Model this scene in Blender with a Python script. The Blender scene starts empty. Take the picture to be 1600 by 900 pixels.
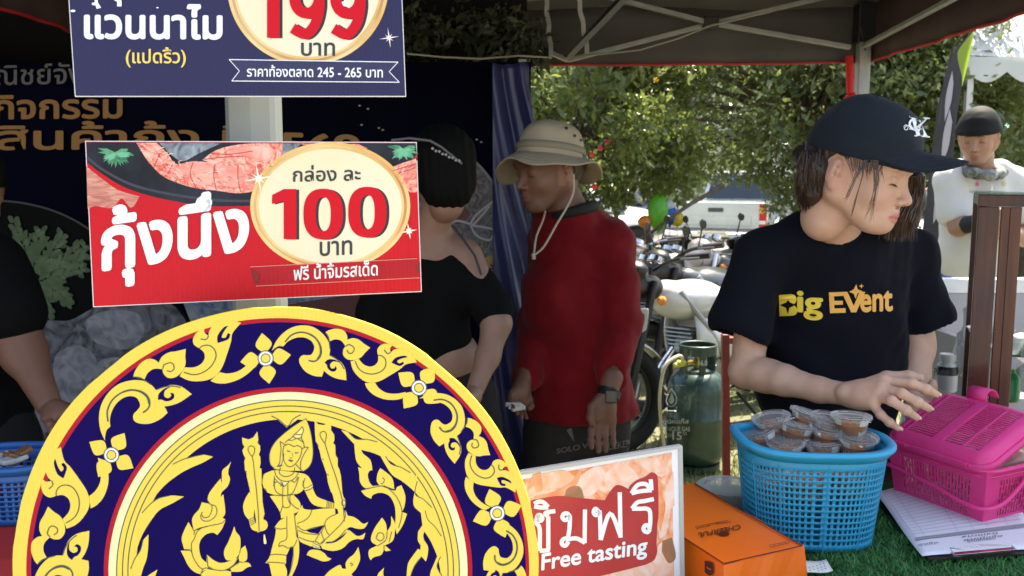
import bpy, bmesh, math, random
import numpy as np
from mathutils import Vector, Matrix, geometry
R = math.radians
S = bpy.context.scene
# ---------------------------------------------------------------- camera
CAMZ, PITCH, F = 1.45, R(6.8), 1386.0
cd = bpy.data.cameras.new('camera'); cam = bpy.data.objects.new('camera', cd); S.collection.objects.link(cam)
cam.location = (0, 0, CAMZ); cam.rotation_euler = (math.pi/2 - PITCH, 0, 0)
cd.sensor_width = 36; cd.lens = 36*F/1600; cd.clip_start = .02; cd.clip_end = 2000
cd.dof.use_dof = True; cd.dof.focus_distance = 1.35; cd.dof.aperture_fstop = 11
S.camera = cam
# ---------------------------------------------------------------- daylight
SUN_EL, SUN_AZ = R(64), R(33)          # high sun behind the stall, a little to the right
w = bpy.data.worlds.new('World'); S.world = w; w.use_nodes = True
nt = w.node_tree; bg = nt.nodes['Background']; sky = nt.nodes.new('ShaderNodeTexSky')
sky.sky_type = 'NISHITA'; sky.sun_disc = False; sky.sun_elevation = SUN_EL; sky.sun_rotation = SUN_AZ
sky.dust_density = 2.5; sky.air_density = 1.0
nt.links.new(sky.outputs[0], bg.inputs[0]); bg.inputs[1].default_value = 0.15
sd = bpy.data.lights.new('sun', 'SUN'); sun = bpy.data.objects.new('sun', sd); S.collection.objects.link(sun)
sd.energy = 5.0; sd.angle = R(.53); sd.color = (1, .95, .87)
sdir = Vector((math.sin(SUN_AZ)*math.cos(SUN_EL), math.cos(SUN_AZ)*math.cos(SUN_EL), math.sin(SUN_EL)))
sun.rotation_euler = sdir.to_track_quat('Z', 'Y').to_euler(); sun.location = (0, 0, 12)
S.view_settings.view_transform = 'Standard'; S.view_settings.look = 'None'
S.view_settings.exposure = 1.76; S.view_settings.gamma = 1.0
S.view_settings.use_white_balance = True; S.view_settings.white_balance_temperature = 7300; S.view_settings.white_balance_tint = 10
S.cycles.use_denoising = True; S.cycles.max_bounces = 8; S.cycles.transparent_max_bounces = 24
S.cycles.sample_clamp_indirect = 6; S.cycles.caustics_reflective = False; S.cycles.caustics_refractive = False

# ---------------------------------------------------------------- pixel rays
FW = Vector((0, math.cos(PITCH), -math.sin(PITCH))); UP = Vector((0, math.sin(PITCH), math.cos(PITCH)))
CAM = Vector((0, 0, CAMZ))
def ray(px, py): return Vector(((px-800)/F, 0, 0)) + FW + UP*((450-py)/F)
def P(px, py, Y):
    d = ray(px, py); return CAM + d*(Y/d.y)
def PZ(px, py, z):
    d = ray(px, py); return CAM + d*((z-CAMZ)/d.z)
class Plane:
    def __init__(s, o, n):
        s.sc = 1
        s.o = Vector(o); s.n = Vector(n).normalized()
        if s.n.dot(CAM-s.o) < 0: s.n = -s.n
    def hit(s, px, py, off=0):
        d = ray(px, py); q = s.o + s.n*off*s.sc
        t = (q-CAM).dot(s.n)/d.dot(s.n); return CAM + d*t
def vplane(a, b):                     # vertical plane through two points
    d = (b-a); return Plane(a, Vector((-d.y, d.x, 0)))

# ---------------------------------------------------------------- materials
MATS = {}
def mat(name, col, rough=.55, metal=0, var=0, vs=8, col2=None, bump=0, bs=60, spec=.5, trans=0, sss=0, coat=0,
        emit=0, attr=False, sheen=0, wave=None, alpha=1, stretch=None, vdist=0):
    if name in MATS: return MATS[name]
    m = bpy.data.materials.new(name); m.use_nodes = True; MATS[name] = m
    t = m.node_tree; b = t.nodes['Principled BSDF']; L = t.links
    c = tuple(col)+(1,)
    b.inputs['Base Color'].default_value = c; b.inputs['Roughness'].default_value = rough
    b.inputs['Metallic'].default_value = metal; b.inputs['Specular IOR Level'].default_value = spec
    b.inputs['Coat Weight'].default_value = coat; b.inputs['Sheen Weight'].default_value = sheen
    if sss: b.inputs['Subsurface Weight'].default_value = sss; b.inputs['Subsurface Radius'].default_value = (.012, .005, .003)
    tc = t.nodes.new('ShaderNodeTexCoord'); vec = tc.outputs['Object']
    if stretch:
        mp = t.nodes.new('ShaderNodeMapping'); mp.inputs['Scale'].default_value = stretch
        L.new(vec, mp.inputs[0]); vec = mp.outputs[0]
    src = None
    if attr:
        a = t.nodes.new('ShaderNodeAttribute'); a.attribute_name = 'Col'; src = a.outputs['Color']
    if var:
        n = t.nodes.new('ShaderNodeTexNoise'); n.inputs['Scale'].default_value = vs; n.inputs['Detail'].default_value = 6
        n.inputs['Distortion'].default_value = vdist
        L.new(vec, n.inputs['Vector'])
        r = t.nodes.new('ShaderNodeMapRange'); r.inputs[1].default_value = .35; r.inputs[2].default_value = .65
        r.inputs[4].default_value = var; L.new(n.outputs[0], r.inputs[0])
        mx = t.nodes.new('ShaderNodeMix'); mx.data_type = 'RGBA'
        L.new(r.outputs[0], mx.inputs[0])
        if src: L.new(src, mx.inputs[6])
        else: mx.inputs[6].default_value = c
        if col2 is None: col2 = tuple(x*.6 for x in col)
        mx.inputs[7].default_value = tuple(col2)+(1,); src = mx.outputs[2]
        r2 = t.nodes.new('ShaderNodeMapRange'); r2.inputs[3].default_value = max(rough-.1, .02); r2.inputs[4].default_value = min(rough+.12, 1)
        L.new(n.outputs[0], r2.inputs[0]); L.new(r2.outputs[0], b.inputs['Roughness'])
    if src: L.new(src, b.inputs['Base Color'])
    hsrc = None
    if bump:
        n = t.nodes.new('ShaderNodeTexNoise'); n.inputs['Scale'].default_value = bs; n.inputs['Detail'].default_value = 5
        L.new(vec, n.inputs['Vector']); hsrc = n.outputs[0]
    if wave:                          # (axis vector scale, strength): corrugation or weave ribs
        wv = t.nodes.new('ShaderNodeTexWave'); wv.inputs['Scale'].default_value = wave[0]; wv.bands_direction = wave[2] if len(wave) > 2 else 'X'
        L.new(tc.outputs['Object'], wv.inputs['Vector'])
        if hsrc:
            ad = t.nodes.new('ShaderNodeMath'); ad.operation = 'ADD'; L.new(hsrc, ad.inputs[0]); L.new(wv.outputs['Fac'], ad.inputs[1]); hsrc = ad.outputs[0]
        else: hsrc = wv.outputs['Fac']
        bump = wave[1]
    if hsrc:
        bp = t.nodes.new('ShaderNodeBump'); bp.inputs['Strength'].default_value = bump; bp.inputs['Distance'].default_value = .004
        L.new(hsrc, bp.inputs['Height']); L.new(bp.outputs[0], b.inputs['Normal'])
    out = t.nodes['Material Output']
    if emit:
        b.inputs['Emission Color'].default_value = c; b.inputs['Emission Strength'].default_value = emit
    if trans:                         # thin translucent sheet (leaf, thin plastic)
        tr = t.nodes.new('ShaderNodeBsdfTranslucent'); ms = t.nodes.new('ShaderNodeMixShader'); ms.inputs[0].default_value = trans
        if src: L.new(src, tr.inputs[0])
        else: tr.inputs[0].default_value = c
        L.new(b.outputs[0], ms.inputs[1]); L.new(tr.outputs[0], ms.inputs[2]); L.new(ms.outputs[0], out.inputs[0])
    if alpha < 1:                     # clear film: mostly see-through, with its gloss kept
        tp = t.nodes.new('ShaderNodeBsdfTransparent'); ms = t.nodes.new('ShaderNodeMixShader')
        fr = t.nodes.new('ShaderNodeFresnel'); fr.inputs[0].default_value = 1.5
        ad = t.nodes.new('ShaderNodeMath'); ad.operation = 'ADD'; ad.inputs[1].default_value = alpha; ad.use_clamp = True
        L.new(fr.outputs[0], ad.inputs[0]); L.new(ad.outputs[0], ms.inputs[0])
        L.new(tp.outputs[0], ms.inputs[1]); L.new(b.outputs[0], ms.inputs[2]); L.new(ms.outputs[0], out.inputs[0])
    return m

# ---------------------------------------------------------------- objects
def tag(o, label=None, cat=None, group=None, kind=None):
    if label: o['label'] = label
    if cat: o['category'] = cat
    if group: o['group'] = group
    if kind: o['kind'] = kind
    return o
def thing(name, label, cat, loc=(0, 0, 0), group=None):
    o = bpy.data.objects.new(name, None); o.empty_display_size = .1; S.collection.objects.link(o)
    o.location = loc; tag(o, label, cat, group); return o
def wloc(o):
    v = Vector((0, 0, 0))
    while o is not None: v = v + Vector(o.location); o = o.parent
    return v
def link(name, me, parent=None, loc=None):
    """mesh in world coordinates -> object; its origin goes to the parent's or to the base of the mesh"""
    o = bpy.data.objects.new(name, me); S.collection.objects.link(o)
    n = len(me.vertices)
    co = np.empty(n*3); me.vertices.foreach_get('co', co); co = co.reshape(-1, 3)
    if parent is not None:
        base = np.array(wloc(parent)); o.parent = parent
    else:
        mn, mx_ = co.min(0), co.max(0); base = np.array([(mn[0]+mx_[0])/2, (mn[1]+mx_[1])/2, mn[2]]); o.location = base
    co = co - base; me.vertices.foreach_set('co', co.ravel()); me.update()
    return o
def copy_tree(o, parent=None):
    c = o.copy(); S.collection.objects.link(c)
    if parent is not None: c.parent = parent
    for ch in list(o.children): copy_tree(ch, c)
    return c
class MB:
    def __init__(s): s.v = []; s.f = []; s.m = []; s.mi = 0; s.uv = None
    def add(s, vs, fs):
        n = len(s.v); s.v += [tuple(v) for v in vs]; s.f += [tuple(i+n for i in f) for f in fs]; s.m += [s.mi]*len(fs); return s
    def box(s, c, d, rot=None, taper=1):
        c = Vector(c); vs = []
        for z in (-.5, .5):
            k = taper if z > 0 else 1
            for x, y in ((-.5, -.5), (.5, -.5), (.5, .5), (-.5, .5)):
                p = Vector((x*d[0]*k, y*d[1]*k, z*d[2]))
                if rot is not None: p = rot @ p
                vs.append(c+p)
        return s.add(vs, [(3, 2, 1, 0), (4, 5, 6, 7), (0, 1, 5, 4), (1, 2, 6, 5), (2, 3, 7, 6), (3, 0, 4, 7)])
    def bar(s, a, b, w_, h_=None, upv=(0, 0, 1)):     # square bar between two points
        a = Vector(a); b = Vector(b); h_ = h_ or w_; d = b-a
        x = d.normalized(); u = Vector(upv)
        if abs(x.dot(u)) > .98: u = Vector((0, 1, 0))
        y = u.cross(x).normalized(); z = x.cross(y)
        return s.box((a+b)/2, (d.length, w_, h_), Matrix((x, y, z)).transposed())
    def tube(s, pts, r, n=10, caps=True, closed=False, flat=1.0):
        pts = [Vector(p) for p in pts]; N = len(pts)
        rs = r if isinstance(r, (list, tuple, np.ndarray)) else [r]*N
        vs = []; fs = []; prev = None
        for i, p in enumerate(pts):
            if closed: t = pts[(i+1) % N]-pts[i-1]
            else: t = pts[min(i+1, N-1)]-pts[max(i-1, 0)]
            t = t.normalized() if t.length > 1e-9 else Vector((0, 0, 1))
            if prev is None:
                u = Vector((0, 0, 1)) if abs(t.z) < .9 else Vector((1, 0, 0)); u = (u-t*u.dot(t)).normalized()
            else:
                u = prev-t*prev.dot(t); u = u.normalized() if u.length > 1e-6 else prev
            prev = u; b = t.cross(u)
            for k in range(n):
                a = 2*math.pi*k/n; vs.append(p+u*(math.cos(a)*rs[i]*flat)+b*(math.sin(a)*rs[i]))
        for i in range(N if closed else N-1):
            j = (i+1) % N
            for k in range(n): fs.append((i*n+k, i*n+(k+1) % n, j*n+(k+1) % n, j*n+k))
        if caps and not closed: fs += [tuple(range(n))[::-1], tuple((N-1)*n+k for k in range(n))]
        return s.add(vs, fs)
    def lathe(s, prof, c=(0, 0, 0), n=24, axis=None, caps=True):   # prof: (r, z) pairs
        c = Vector(c); M = Matrix.Identity(3)
        if axis is not None: M = Vector(axis).normalized().to_track_quat('Z', 'Y').to_matrix()
        vs = []; fs = []
        for (r, z) in prof:
            for k in range(n):
                a = 2*math.pi*k/n; vs.append(c+M @ Vector((math.cos(a)*r, math.sin(a)*r, z)))
        for i in range(len(prof)-1):
            for k in range(n): fs.append((i*n+k, i*n+(k+1) % n, (i+1)*n+(k+1) % n, (i+1)*n+k))
        if caps:
            if prof[0][0] > 1e-4: fs.append(tuple(range(n))[::-1])
            if prof[-1][0] > 1e-4: fs.append(tuple((len(prof)-1)*n+k for k in range(n)))
        return s.add(vs, fs)
    def grid(s, fn, nu, nv, closeu=False):
        vs = [fn(i/nu, j/nv) for j in range(nv+1) for i in range(nu+(0 if closeu else 1))]
        W = nu+(0 if closeu else 1)
        fs = [(j*W+i, j*W+(i+1) % W, (j+1)*W+(i+1) % W, (j+1)*W+i) for j in range(nv) for i in range(nu)]
        return s.add(vs, fs)
    def build(s, name, mats, parent=None, smooth=False, bevel=0, solid=0, sub=0):
        me = bpy.data.meshes.new(name); me.from_pydata(s.v, [], s.f)
        mats = mats if isinstance(mats, (list, tuple)) else [mats]
        for m in mats: me.materials.append(m)
        if len(mats) > 1: me.polygons.foreach_set('material_index', s.m)
        me.validate(); me.update()
        if smooth:
            try: me.shade_smooth()
            except Exception: pass
            if smooth != 'all':
                try: me.set_sharp_from_angle(angle=R(38))
                except Exception: pass
        o = link(name, me, parent)
        if solid:
            md = o.modifiers.new('thick', 'SOLIDIFY'); md.thickness = solid; md.offset = 0
        if bevel:
            md = o.modifiers.new('bevel', 'BEVEL'); md.width = bevel; md.segments = 2; md.limit_method = 'ANGLE'; md.angle_limit = R(40)
        if sub:
            md = o.modifiers.new('sub', 'SUBSURF'); md.levels = sub; md.render_levels = sub
        return o
def fix_normals(o):
    bm = bmesh.new(); bm.from_mesh(o.data); bmesh.ops.recalc_face_normals(bm, faces=bm.faces); bm.to_mesh(o.data); bm.free(); return o

# ---------------------------------------------------------------- flat print on planes
def crom(pts, corners, closed=True, n=5):
    """Catmull-Rom through the points, kept sharp at corner points"""
    N = len(pts); out = []
    rng = range(N) if closed else range(N-1)
    for i in rng:
        p1 = np.array(pts[i]); p2 = np.array(pts[(i+1) % N])
        p0 = np.array(pts[(i-1) % N]) if (closed or i > 0) and not corners[i] else p1+(p1-p2)*.3
        j = (i+1) % N
        p3 = np.array(pts[(i+2) % N]) if (closed or i+2 < N) and not corners[j] else p2+(p2-p1)*.3
        for k in range(n):
            t = k/n
            out.append(tuple(.5*((2*p1)+(-p0+p2)*t+(2*p0-5*p1+4*p2-p3)*t*t+(-p0+3*p1-3*p2+p3)*t**3)))
    if not closed: out.append(tuple(pts[-1]))
    return out
def parse(sx):
    pts = []; cor = []
    for tok in sx.split():
        c = tok.endswith('*'); tok = tok.rstrip('*'); a, b = tok.split(','); pts.append((float(a), float(b))); cor.append(c)
    return pts, cor
class Art:
    """collects flat shapes in photo pixels and lays them on a plane as one thin print layer"""
    def __init__(s, plane, off): s.pl = plane; s.off = off; s.k = 0; s.mb = MB(); s.tf = lambda x, y: (x, y)
    def zoom(s, ox, oy, sc): s.tf = lambda x, y: (ox+x/sc, oy+y/sc); return s
    def poly(s, pts, dz=0):
        pts = [s.tf(*p) for p in pts]
        tri = geometry.tessellate_polygon([[Vector((x, -y, 0)) for x, y in pts]]); s.k += 1; dz += (s.k % 12)*.000025
        s.mb.add([s.pl.hit(x, y, s.off+dz) for x, y in pts], [t if _cw(pts, t) else t[::-1] for t in tri]); return s
    def fill(s, sx, dz=0, n=5):
        p, c = parse(sx); return s.poly(crom(p, c, True, n), dz)
    def raw(s, sx, dz=0):
        p, c = parse(sx); return s.poly(p, dz)
    def line(s, sx, w_=1.2, dz=0, n=6, closed=False, taper=False):
        p, c = parse(sx) if isinstance(sx, str) else (sx, [False]*len(sx))
        q = [s.tf(*a) for a in crom(p, c, closed, n)]; vs = []; fs = []
        N = len(q); s.k += 1; dz += (s.k % 12)*.000025
        for i in range(N):
            a = q[i-1] if (closed or i > 0) else q[i]; b = q[(i+1) % N] if (closed or i < N-1) else q[i]
            dx, dy = b[0]-a[0], b[1]-a[1]; l = math.hypot(dx, dy) or 1
            ww = w_/2
            if taper: ww *= (math.sin(math.pi*i/(N-1))**.6+.15)
            nx, ny = -dy/l*ww, dx/l*ww
            vs += [s.pl.hit(q[i][0]+nx, q[i][1]+ny, s.off+dz), s.pl.hit(q[i][0]-nx, q[i][1]-ny, s.off+dz)]
        for i in range(N if closed else N-1):
            j = (i+1) % N; fs.append((2*i, 2*i+1, 2*j+1, 2*j))
        s.mb.add(vs, fs); return s
    def disc(s, cx, cy, r, r2=None, ry=1, n=96, dz=0, a0=0, a1=360):
        vs = []; fs = []; full = a1-a0 >= 360
        for k in range(n+(0 if full else 1)):
            a = R(a0+(a1-a0)*k/n); c_, s_ = math.cos(a), -math.sin(a)
            vs.append(s.pl.hit(*s.tf(cx+c_*r, cy+s_*r*ry), s.off+dz))
            if r2: vs.append(s.pl.hit(*s.tf(cx+c_*r2, cy+s_*r2*ry), s.off+dz))
        if r2:
            N = n if full else n; M_ = len(vs)//2
            for k in range(N): j = (k+1) % M_; fs.append((2*k, 2*j, 2*j+1, 2*k+1))
        else: fs.append(tuple(range(len(vs))))
        s.mb.add(vs, fs); return s
    def text(s, body, p0, p1, h, bold=0, slant=0, fit=None):
        """p0,p1: pixel ends of the base line, h: pixel height of the whole glyph box above it; bold in em"""
        V, Fc, (x0, y0, x1, y1) = text_mesh(body)
        W = (x1-x0) or 1; H = (y1-y0) or 1
        y_off = 0 if fit is None else fit
        dx, dy = (p1[0]-p0[0]), (p1[1]-p0[1])
        layers = [(0, 0)]
        if bold:
            layers = [(bold*math.cos(a), bold*math.sin(a)) for a in [k*math.pi/4 for k in range(8)]]
            if bold > .04: layers += [(bold*.5*math.cos(a), bold*.5*math.sin(a)) for a in [k*math.pi/2+.4 for k in range(4)]]
        for li, (bx, by) in enumerate(layers):
            vs = []
            for (x, y) in V:
                u = (x+bx-x0)/W; v = (y+by-y0)/H
                px = p0[0]+dx*u+slant*v*h; py = p0[1]+dy*u-v*h
                vs.append(s.pl.hit(*s.tf(px, py), s.off+li*.00006))
            s.mb.add(vs, Fc)
        return s
    def build(s, name, m, parent, kind=None):
        o = s.mb.build(name, m, parent)
        if s.k > 1 or len(s.mb.f) > 40 or 'rings' in name: kind = kind or 'stuff'
        if kind: o['kind'] = kind
        return o
def _cw(p, t):
    a, b, c = (p[i] for i in t); return (b[0]-a[0])*(c[1]-a[1])-(b[1]-a[1])*(c[0]-a[0]) < 0
_tc = {}
def text_mesh(body):
    if body in _tc: return _tc[body]
    cu = bpy.data.curves.new('lettering', 'FONT'); cu.body = body; cu.size = 1; cu.resolution_u = 5
    ob = bpy.data.objects.new('lettering', cu); S.collection.objects.link(ob)
    dg = bpy.context.evaluated_depsgraph_get(); me = bpy.data.meshes.new_from_object(ob.evaluated_get(dg))
    V = [(v.co.x, v.co.y) for v in me.vertices]; Fc = [tuple(p.vertices) for p in me.polygons]
    bpy.data.objects.remove(ob); bpy.data.curves.remove(cu); bpy.data.meshes.remove(me)
    xs = [v[0] for v in V]; ys = [v[1] for v in V]
    _tc[body] = (V, Fc, (min(xs), min(ys), max(xs), max(ys))); return _tc[body]

# ---------------------------------------------------------------- smooth solid surfaces (bodies, cloth)
import openvdb
class SDF:
    def __init__(s, lo, hi, h):
        s.lo = np.array(lo, float); s.h = h; s.n = np.ceil((np.array(hi)-s.lo)/h).astype(int)+1
        s.D = np.full(s.n, 1.0, np.float32)
    def _reg(s, lo, hi):
        a = np.clip(np.floor((lo-s.lo)/s.h).astype(int), 0, s.n); b = np.clip(np.ceil((hi-s.lo)/s.h).astype(int)+1, 0, s.n)
        if (b <= a).any(): return None
        ax = [s.lo[i]+np.arange(a[i], b[i])*s.h for i in range(3)]
        X = ax[0][:, None, None]; Y = ax[1][None, :, None]; Z = ax[2][None, None, :]
        return tuple(slice(a[i], b[i]) for i in range(3)), X, Y, Z
    def _apply(s, sl, d, k, op):
        A = s.D[sl]
        if op == 'u':
            if k: hh = np.maximum(k-np.abs(A-d), 0)/k; A = np.minimum(A, d)-hh*hh*k*.25
            else: A = np.minimum(A, d)
        elif op == 's':
            d = -d
            if k: hh = np.maximum(k-np.abs(A-d), 0)/k; A = np.maximum(A, d)+hh*hh*k*.25
            else: A = np.maximum(A, d)
        elif op == 'i': A = np.maximum(A, d)
        s.D[sl] = A
    def ell(s, c, r, k=.02, op='u', M=None):
        c = np.array(c, float); r = np.array(r, float) if np.ndim(r) else np.full(3, float(r)); m = r.max()+k+4*s.h
        g = s._reg(c-m, c+m)
        if g is None: return s
        sl, X, Y, Z = g; x, y, z = X-c[0], Y-c[1], Z-c[2]
        if M is not None:
            Mi = np.array(M.transposed()); x, y, z = (Mi[i][0]*x+Mi[i][1]*y+Mi[i][2]*z for i in range(3))
        k0 = np.sqrt((x/r[0])**2+(y/r[1])**2+(z/r[2])**2); k1 = np.sqrt((x/r[0]**2)**2+(y/r[1]**2)**2+(z/r[2]**2)**2)+1e-9
        s._apply(sl, (k0*(k0-1)/k1).astype(np.float32), k, op); return s
    def cap(s, a, b, ra, rb=None, k=.015, op='u', flat=None):
        a = np.array(a, float); b = np.array(b, float); rb = ra if rb is None else rb; m = max(ra, rb)+k+4*s.h
        g = s._reg(np.minimum(a, b)-m, np.maximum(a, b)+m)
        if g is None: return s
        sl, X, Y, Z = g; d = b-a; L2 = max((d*d).sum(), 1e-12)
        t = np.clip(((X-a[0])*d[0]+(Y-a[1])*d[1]+(Z-a[2])*d[2])/L2, 0, 1)
        dd = np.sqrt((X-a[0]-t*d[0])**2+(Y-a[1]-t*d[1])**2+(Z-a[2]-t*d[2])**2)-(ra+(rb-ra)*t)
        s._apply(sl, dd.astype(np.float32), k, op); return s
    def chain(s, pts, rs, k=.01, op='u'):
        for i in range(len(pts)-1): s.cap(pts[i], pts[i+1], rs[i], rs[i+1], k, op)
        return s
    def half(s, o, n, op='i'):        # keep the side against n
        o = np.array(o, float); n = np.array(n, float); n /= np.linalg.norm(n)
        sl, X, Y, Z = s._reg(s.lo, s.lo+s.n*s.h)
        s._apply(sl, ((X-o[0])*n[0]+(Y-o[1])*n[1]+(Z-o[2])*n[2]).astype(np.float32), 0, op); return s
    def field(s, fn):
        sl, X, Y, Z = s._reg(s.lo, s.lo+s.n*s.h); s.D = (s.D+fn(X, Y, Z)).astype(np.float32); return s
    def shell(s, t):
        s.D = np.maximum(s.D, -(s.D+t)); return s
    def mesh(s):
        D = s.D.copy()
        for ax in range(3):
            sl = [slice(None)]*3
            for e in (0, -1): sl[ax] = e; D[tuple(sl)] = np.maximum(D[tuple(sl)], s.h)
        D = np.clip(D, -3*s.h, 3*s.h)
        g = openvdb.FloatGrid(3*s.h); g.copyFromArray(D)
        p, t, q = g.convertToPolygons(isovalue=0.0, adaptivity=0.0)
        return np.array(p, float)*s.h+s.lo, np.array(q)[:, ::-1] if len(q) else np.zeros((0, 4), int)
def join_parts(parts):
    V = []; Q = []; n = 0
    for p, q in parts: V.append(p); Q.append(q+n); n += len(p)
    return np.concatenate(V), np.concatenate(Q)
def sdf_obj(name, parts, m, parent=None, colf=None, xf=None, relax=2):
    V, Q = join_parts(parts)
    if relax and len(Q):              # light smoothing takes the voxel steps out
        for _ in range(relax):
            A = np.zeros_like(V); c = np.zeros(len(V))
            for i in range(4):
                for j in (1, 3): np.add.at(A, Q[:, i], V[Q[:, (i+j) % 4]]); np.add.at(c, Q[:, i], 1)
            V = V*.4+A/np.maximum(c, 1)[:, None]*.6
    C_ = colf(V) if colf else None
    if xf is not None:
        Mx = np.array(xf); V = V @ Mx[:3, :3].T+Mx[:3, 3]
    me = bpy.data.meshes.new(name); nv, nf = len(V), len(Q)
    me.vertices.add(nv); me.vertices.foreach_set('co', V.astype(np.float32).ravel())
    me.loops.add(nf*4); me.loops.foreach_set('vertex_index', Q.astype(np.int32).ravel())
    me.polygons.add(nf); me.polygons.foreach_set('loop_start', np.arange(nf, dtype=np.int32)*4)
    me.polygons.foreach_set('use_smooth', np.ones(nf, bool))
    me.update(calc_edges=True); me.materials.append(m)
    if C_ is not None:
        at = me.color_attributes.new('Col', 'FLOAT_COLOR', 'POINT')
        at.data.foreach_set('color', np.concatenate([C_, np.ones((nv, 1))], 1).astype(np.float32).ravel())
    return link(name, me, parent)
def xf_part(part, Mx):
    Mx = np.array(Mx); return part[0] @ Mx[:3, :3].T+Mx[:3, 3], part[1]
rnd = random.Random(7)
def lerp(a, b, t): return a+(b-a)*t
# ================================================================ SETTING
M_ground = mat('dirt_grass', (.20, .17, .115), .95, var=1, vs=1.6, col2=(.07, .10, .03), bump=.6, bs=30)
M_asph = mat('pale_asphalt', (.30, .29, .27), .9, var=.8, vs=3, col2=(.22, .21, .20), bump=.3, bs=90)
g = MB(); g.grid(lambda u, v: ((u-.5)*900, -300+v*900, 0), 24, 24); o = g.build('ground', M_ground); tag(o, kind='structure')
g = MB(); g.add([(-60, 11.5, .004), (70, 11.5, .004), (70, 30, .004), (-60, 30, .004)], [(0, 1, 2, 3)])
tag(g.build('road', M_asph), kind='structure')
g = MB(); g.add([(-14, -16, .004), (14, -16, .004), (14, .2, .004), (-14, .2, .004)], [(0, 1, 2, 3)])
tag(g.build('pavement', mat('pale_paving', (.30, .285, .26), .85, var=.6, vs=2, bump=.2, bs=60)), kind='structure')
for k, (x, y0_, y1_) in enumerate([(3.2, 14, 19), (6.1, 14, 19), (.4, 14, 19), (9, 14, 19)]):
    g = MB(); g.add([(x, y0_, .008), (x+.12, y0_, .008), (x+.12, y1_, .008), (x, y1_, .008)], [(0, 1, 2, 3)])
    tag(g.build('road_marking', mat('road_paint', (.7, .7, .66), .8)), kind='structure')
g = MB(); g.box((5, 11.4, .06), (130, .2, .13)); tag(g.build('kerb', mat('kerb_concrete', (.34, .33, .31), .9, var=.7), bevel=.01), kind='structure')

def blades(name, m, boxes, h, wd, seed, z=0, lean=.5, label=None, cat=None):
    rg = np.random.default_rng(seed); V = []; Fq = []
    for (x0, x1, y0, y1, n) in boxes:
        bx = rg.uniform(x0, x1, n); by = rg.uniform(y0, y1, n); a = rg.uniform(0, 2*math.pi, n)
        hh = h*rg.uniform(.5, 1.2, n); lx = rg.normal(0, lean, n)*hh; ly = rg.normal(0, lean, n)*hh
        cx, cy = np.cos(a)*wd/2, np.sin(a)*wd/2
        b0 = np.stack([bx-cx, by-cy, np.full(n, z)], 1); b1 = np.stack([bx+cx, by+cy, np.full(n, z)], 1)
        m0 = np.stack([bx-cx*.8+lx*.35, by-cy*.8+ly*.35, z+hh*.55], 1); m1 = np.stack([bx+cx*.8+lx*.35, by+cy*.8+ly*.35, z+hh*.55], 1)
        t = np.stack([bx+lx, by+ly, z+hh], 1)
        V.append(np.stack([b0, b1, m1, m0, t], 1).reshape(-1, 3))
    V = np.concatenate(V); n = len(V)//5; i = np.arange(n)*5
    me = bpy.data.meshes.new(name)
    q = np.stack([i, i+1, i+2, i+3], 1); t = np.stack([i+3, i+2, i+4], 1)
    me.vertices.add(len(V)); me.vertices.foreach_set('co', V.astype(np.float32).ravel())
    lp = np.concatenate([q, t], 1).astype(np.int32).ravel(); me.loops.add(len(lp)); me.loops.foreach_set('vertex_index', lp)
    st = np.stack([np.arange(n)*7, np.arange(n)*7+4], 1).ravel().astype(np.int32)
    me.polygons.add(2*n); me.polygons.foreach_set('loop_start', st); me.update(calc_edges=True); me.materials.append(m)
    return tag(link(name, me), label, cat, kind='stuff')
blades('grass', mat('grass_blade', (.10, .15, .035), .6, var=1, vs=2.5, col2=(.26, .24, .09), trans=.35),
       [(-.2, 2.6, 2.5, 5, 15000), (-.2, 4.5, 5, 11.3, 15000)], .045, .006, 3, 0, .6, 'sparse sunlit grass on the dirt round the gas cylinder', 'grass')

def leaf_cloud(name, m, C, N, size, parent, seed, asp=.42, spread=1.0):
    """folded leaves at points C with rough outward normals N"""
    rg = np.random.default_rng(seed); n = len(C)
    d = N*.6+rg.normal(0, 1, (n, 3)); d[:, 2] -= .5; d /= np.linalg.norm(d, axis=1)[:, None]
    u = rg.normal(0, 1, (n, 3)); s_ = np.cross(d, u); s_ /= np.linalg.norm(s_, axis=1)[:, None]; nn = np.cross(s_, d)
    L_ = size*(.45+1.1*rg.random(n)**1.6)[:, None]; W_ = L_*asp*.5
    V = np.stack([C, C+d*L_*.45+s_*W_+nn*W_*.35, C+d*L_-nn*L_*.12, C+d*L_*.45-s_*W_+nn*W_*.35, C+d*L_*.5-nn*L_*.01], 1).reshape(-1, 3)
    i = np.arange(n)*5; Fc = np.stack([i, i+1, i+4, i+4, i+1, i+2, i+4, i+2, i+3, i, i+4, i+3], 1).reshape(-1, 3)
    me = bpy.data.meshes.new(name); me.vertices.add(len(V)); me.vertices.foreach_set('co', V.astype(np.float32).ravel())
    me.loops.add(Fc.size); me.loops.foreach_set('vertex_index', Fc.astype(np.int32).ravel())
    me.polygons.add(len(Fc)); me.polygons.foreach_set('loop_start', np.arange(len(Fc), dtype=np.int32)*3); me.update(calc_edges=True)
    me.materials.append(m); return link(name, me, parent)
M_bark = mat('bark', (.12, .09, .06), .9, var=1, vs=12, bump=.8, bs=30)
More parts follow.
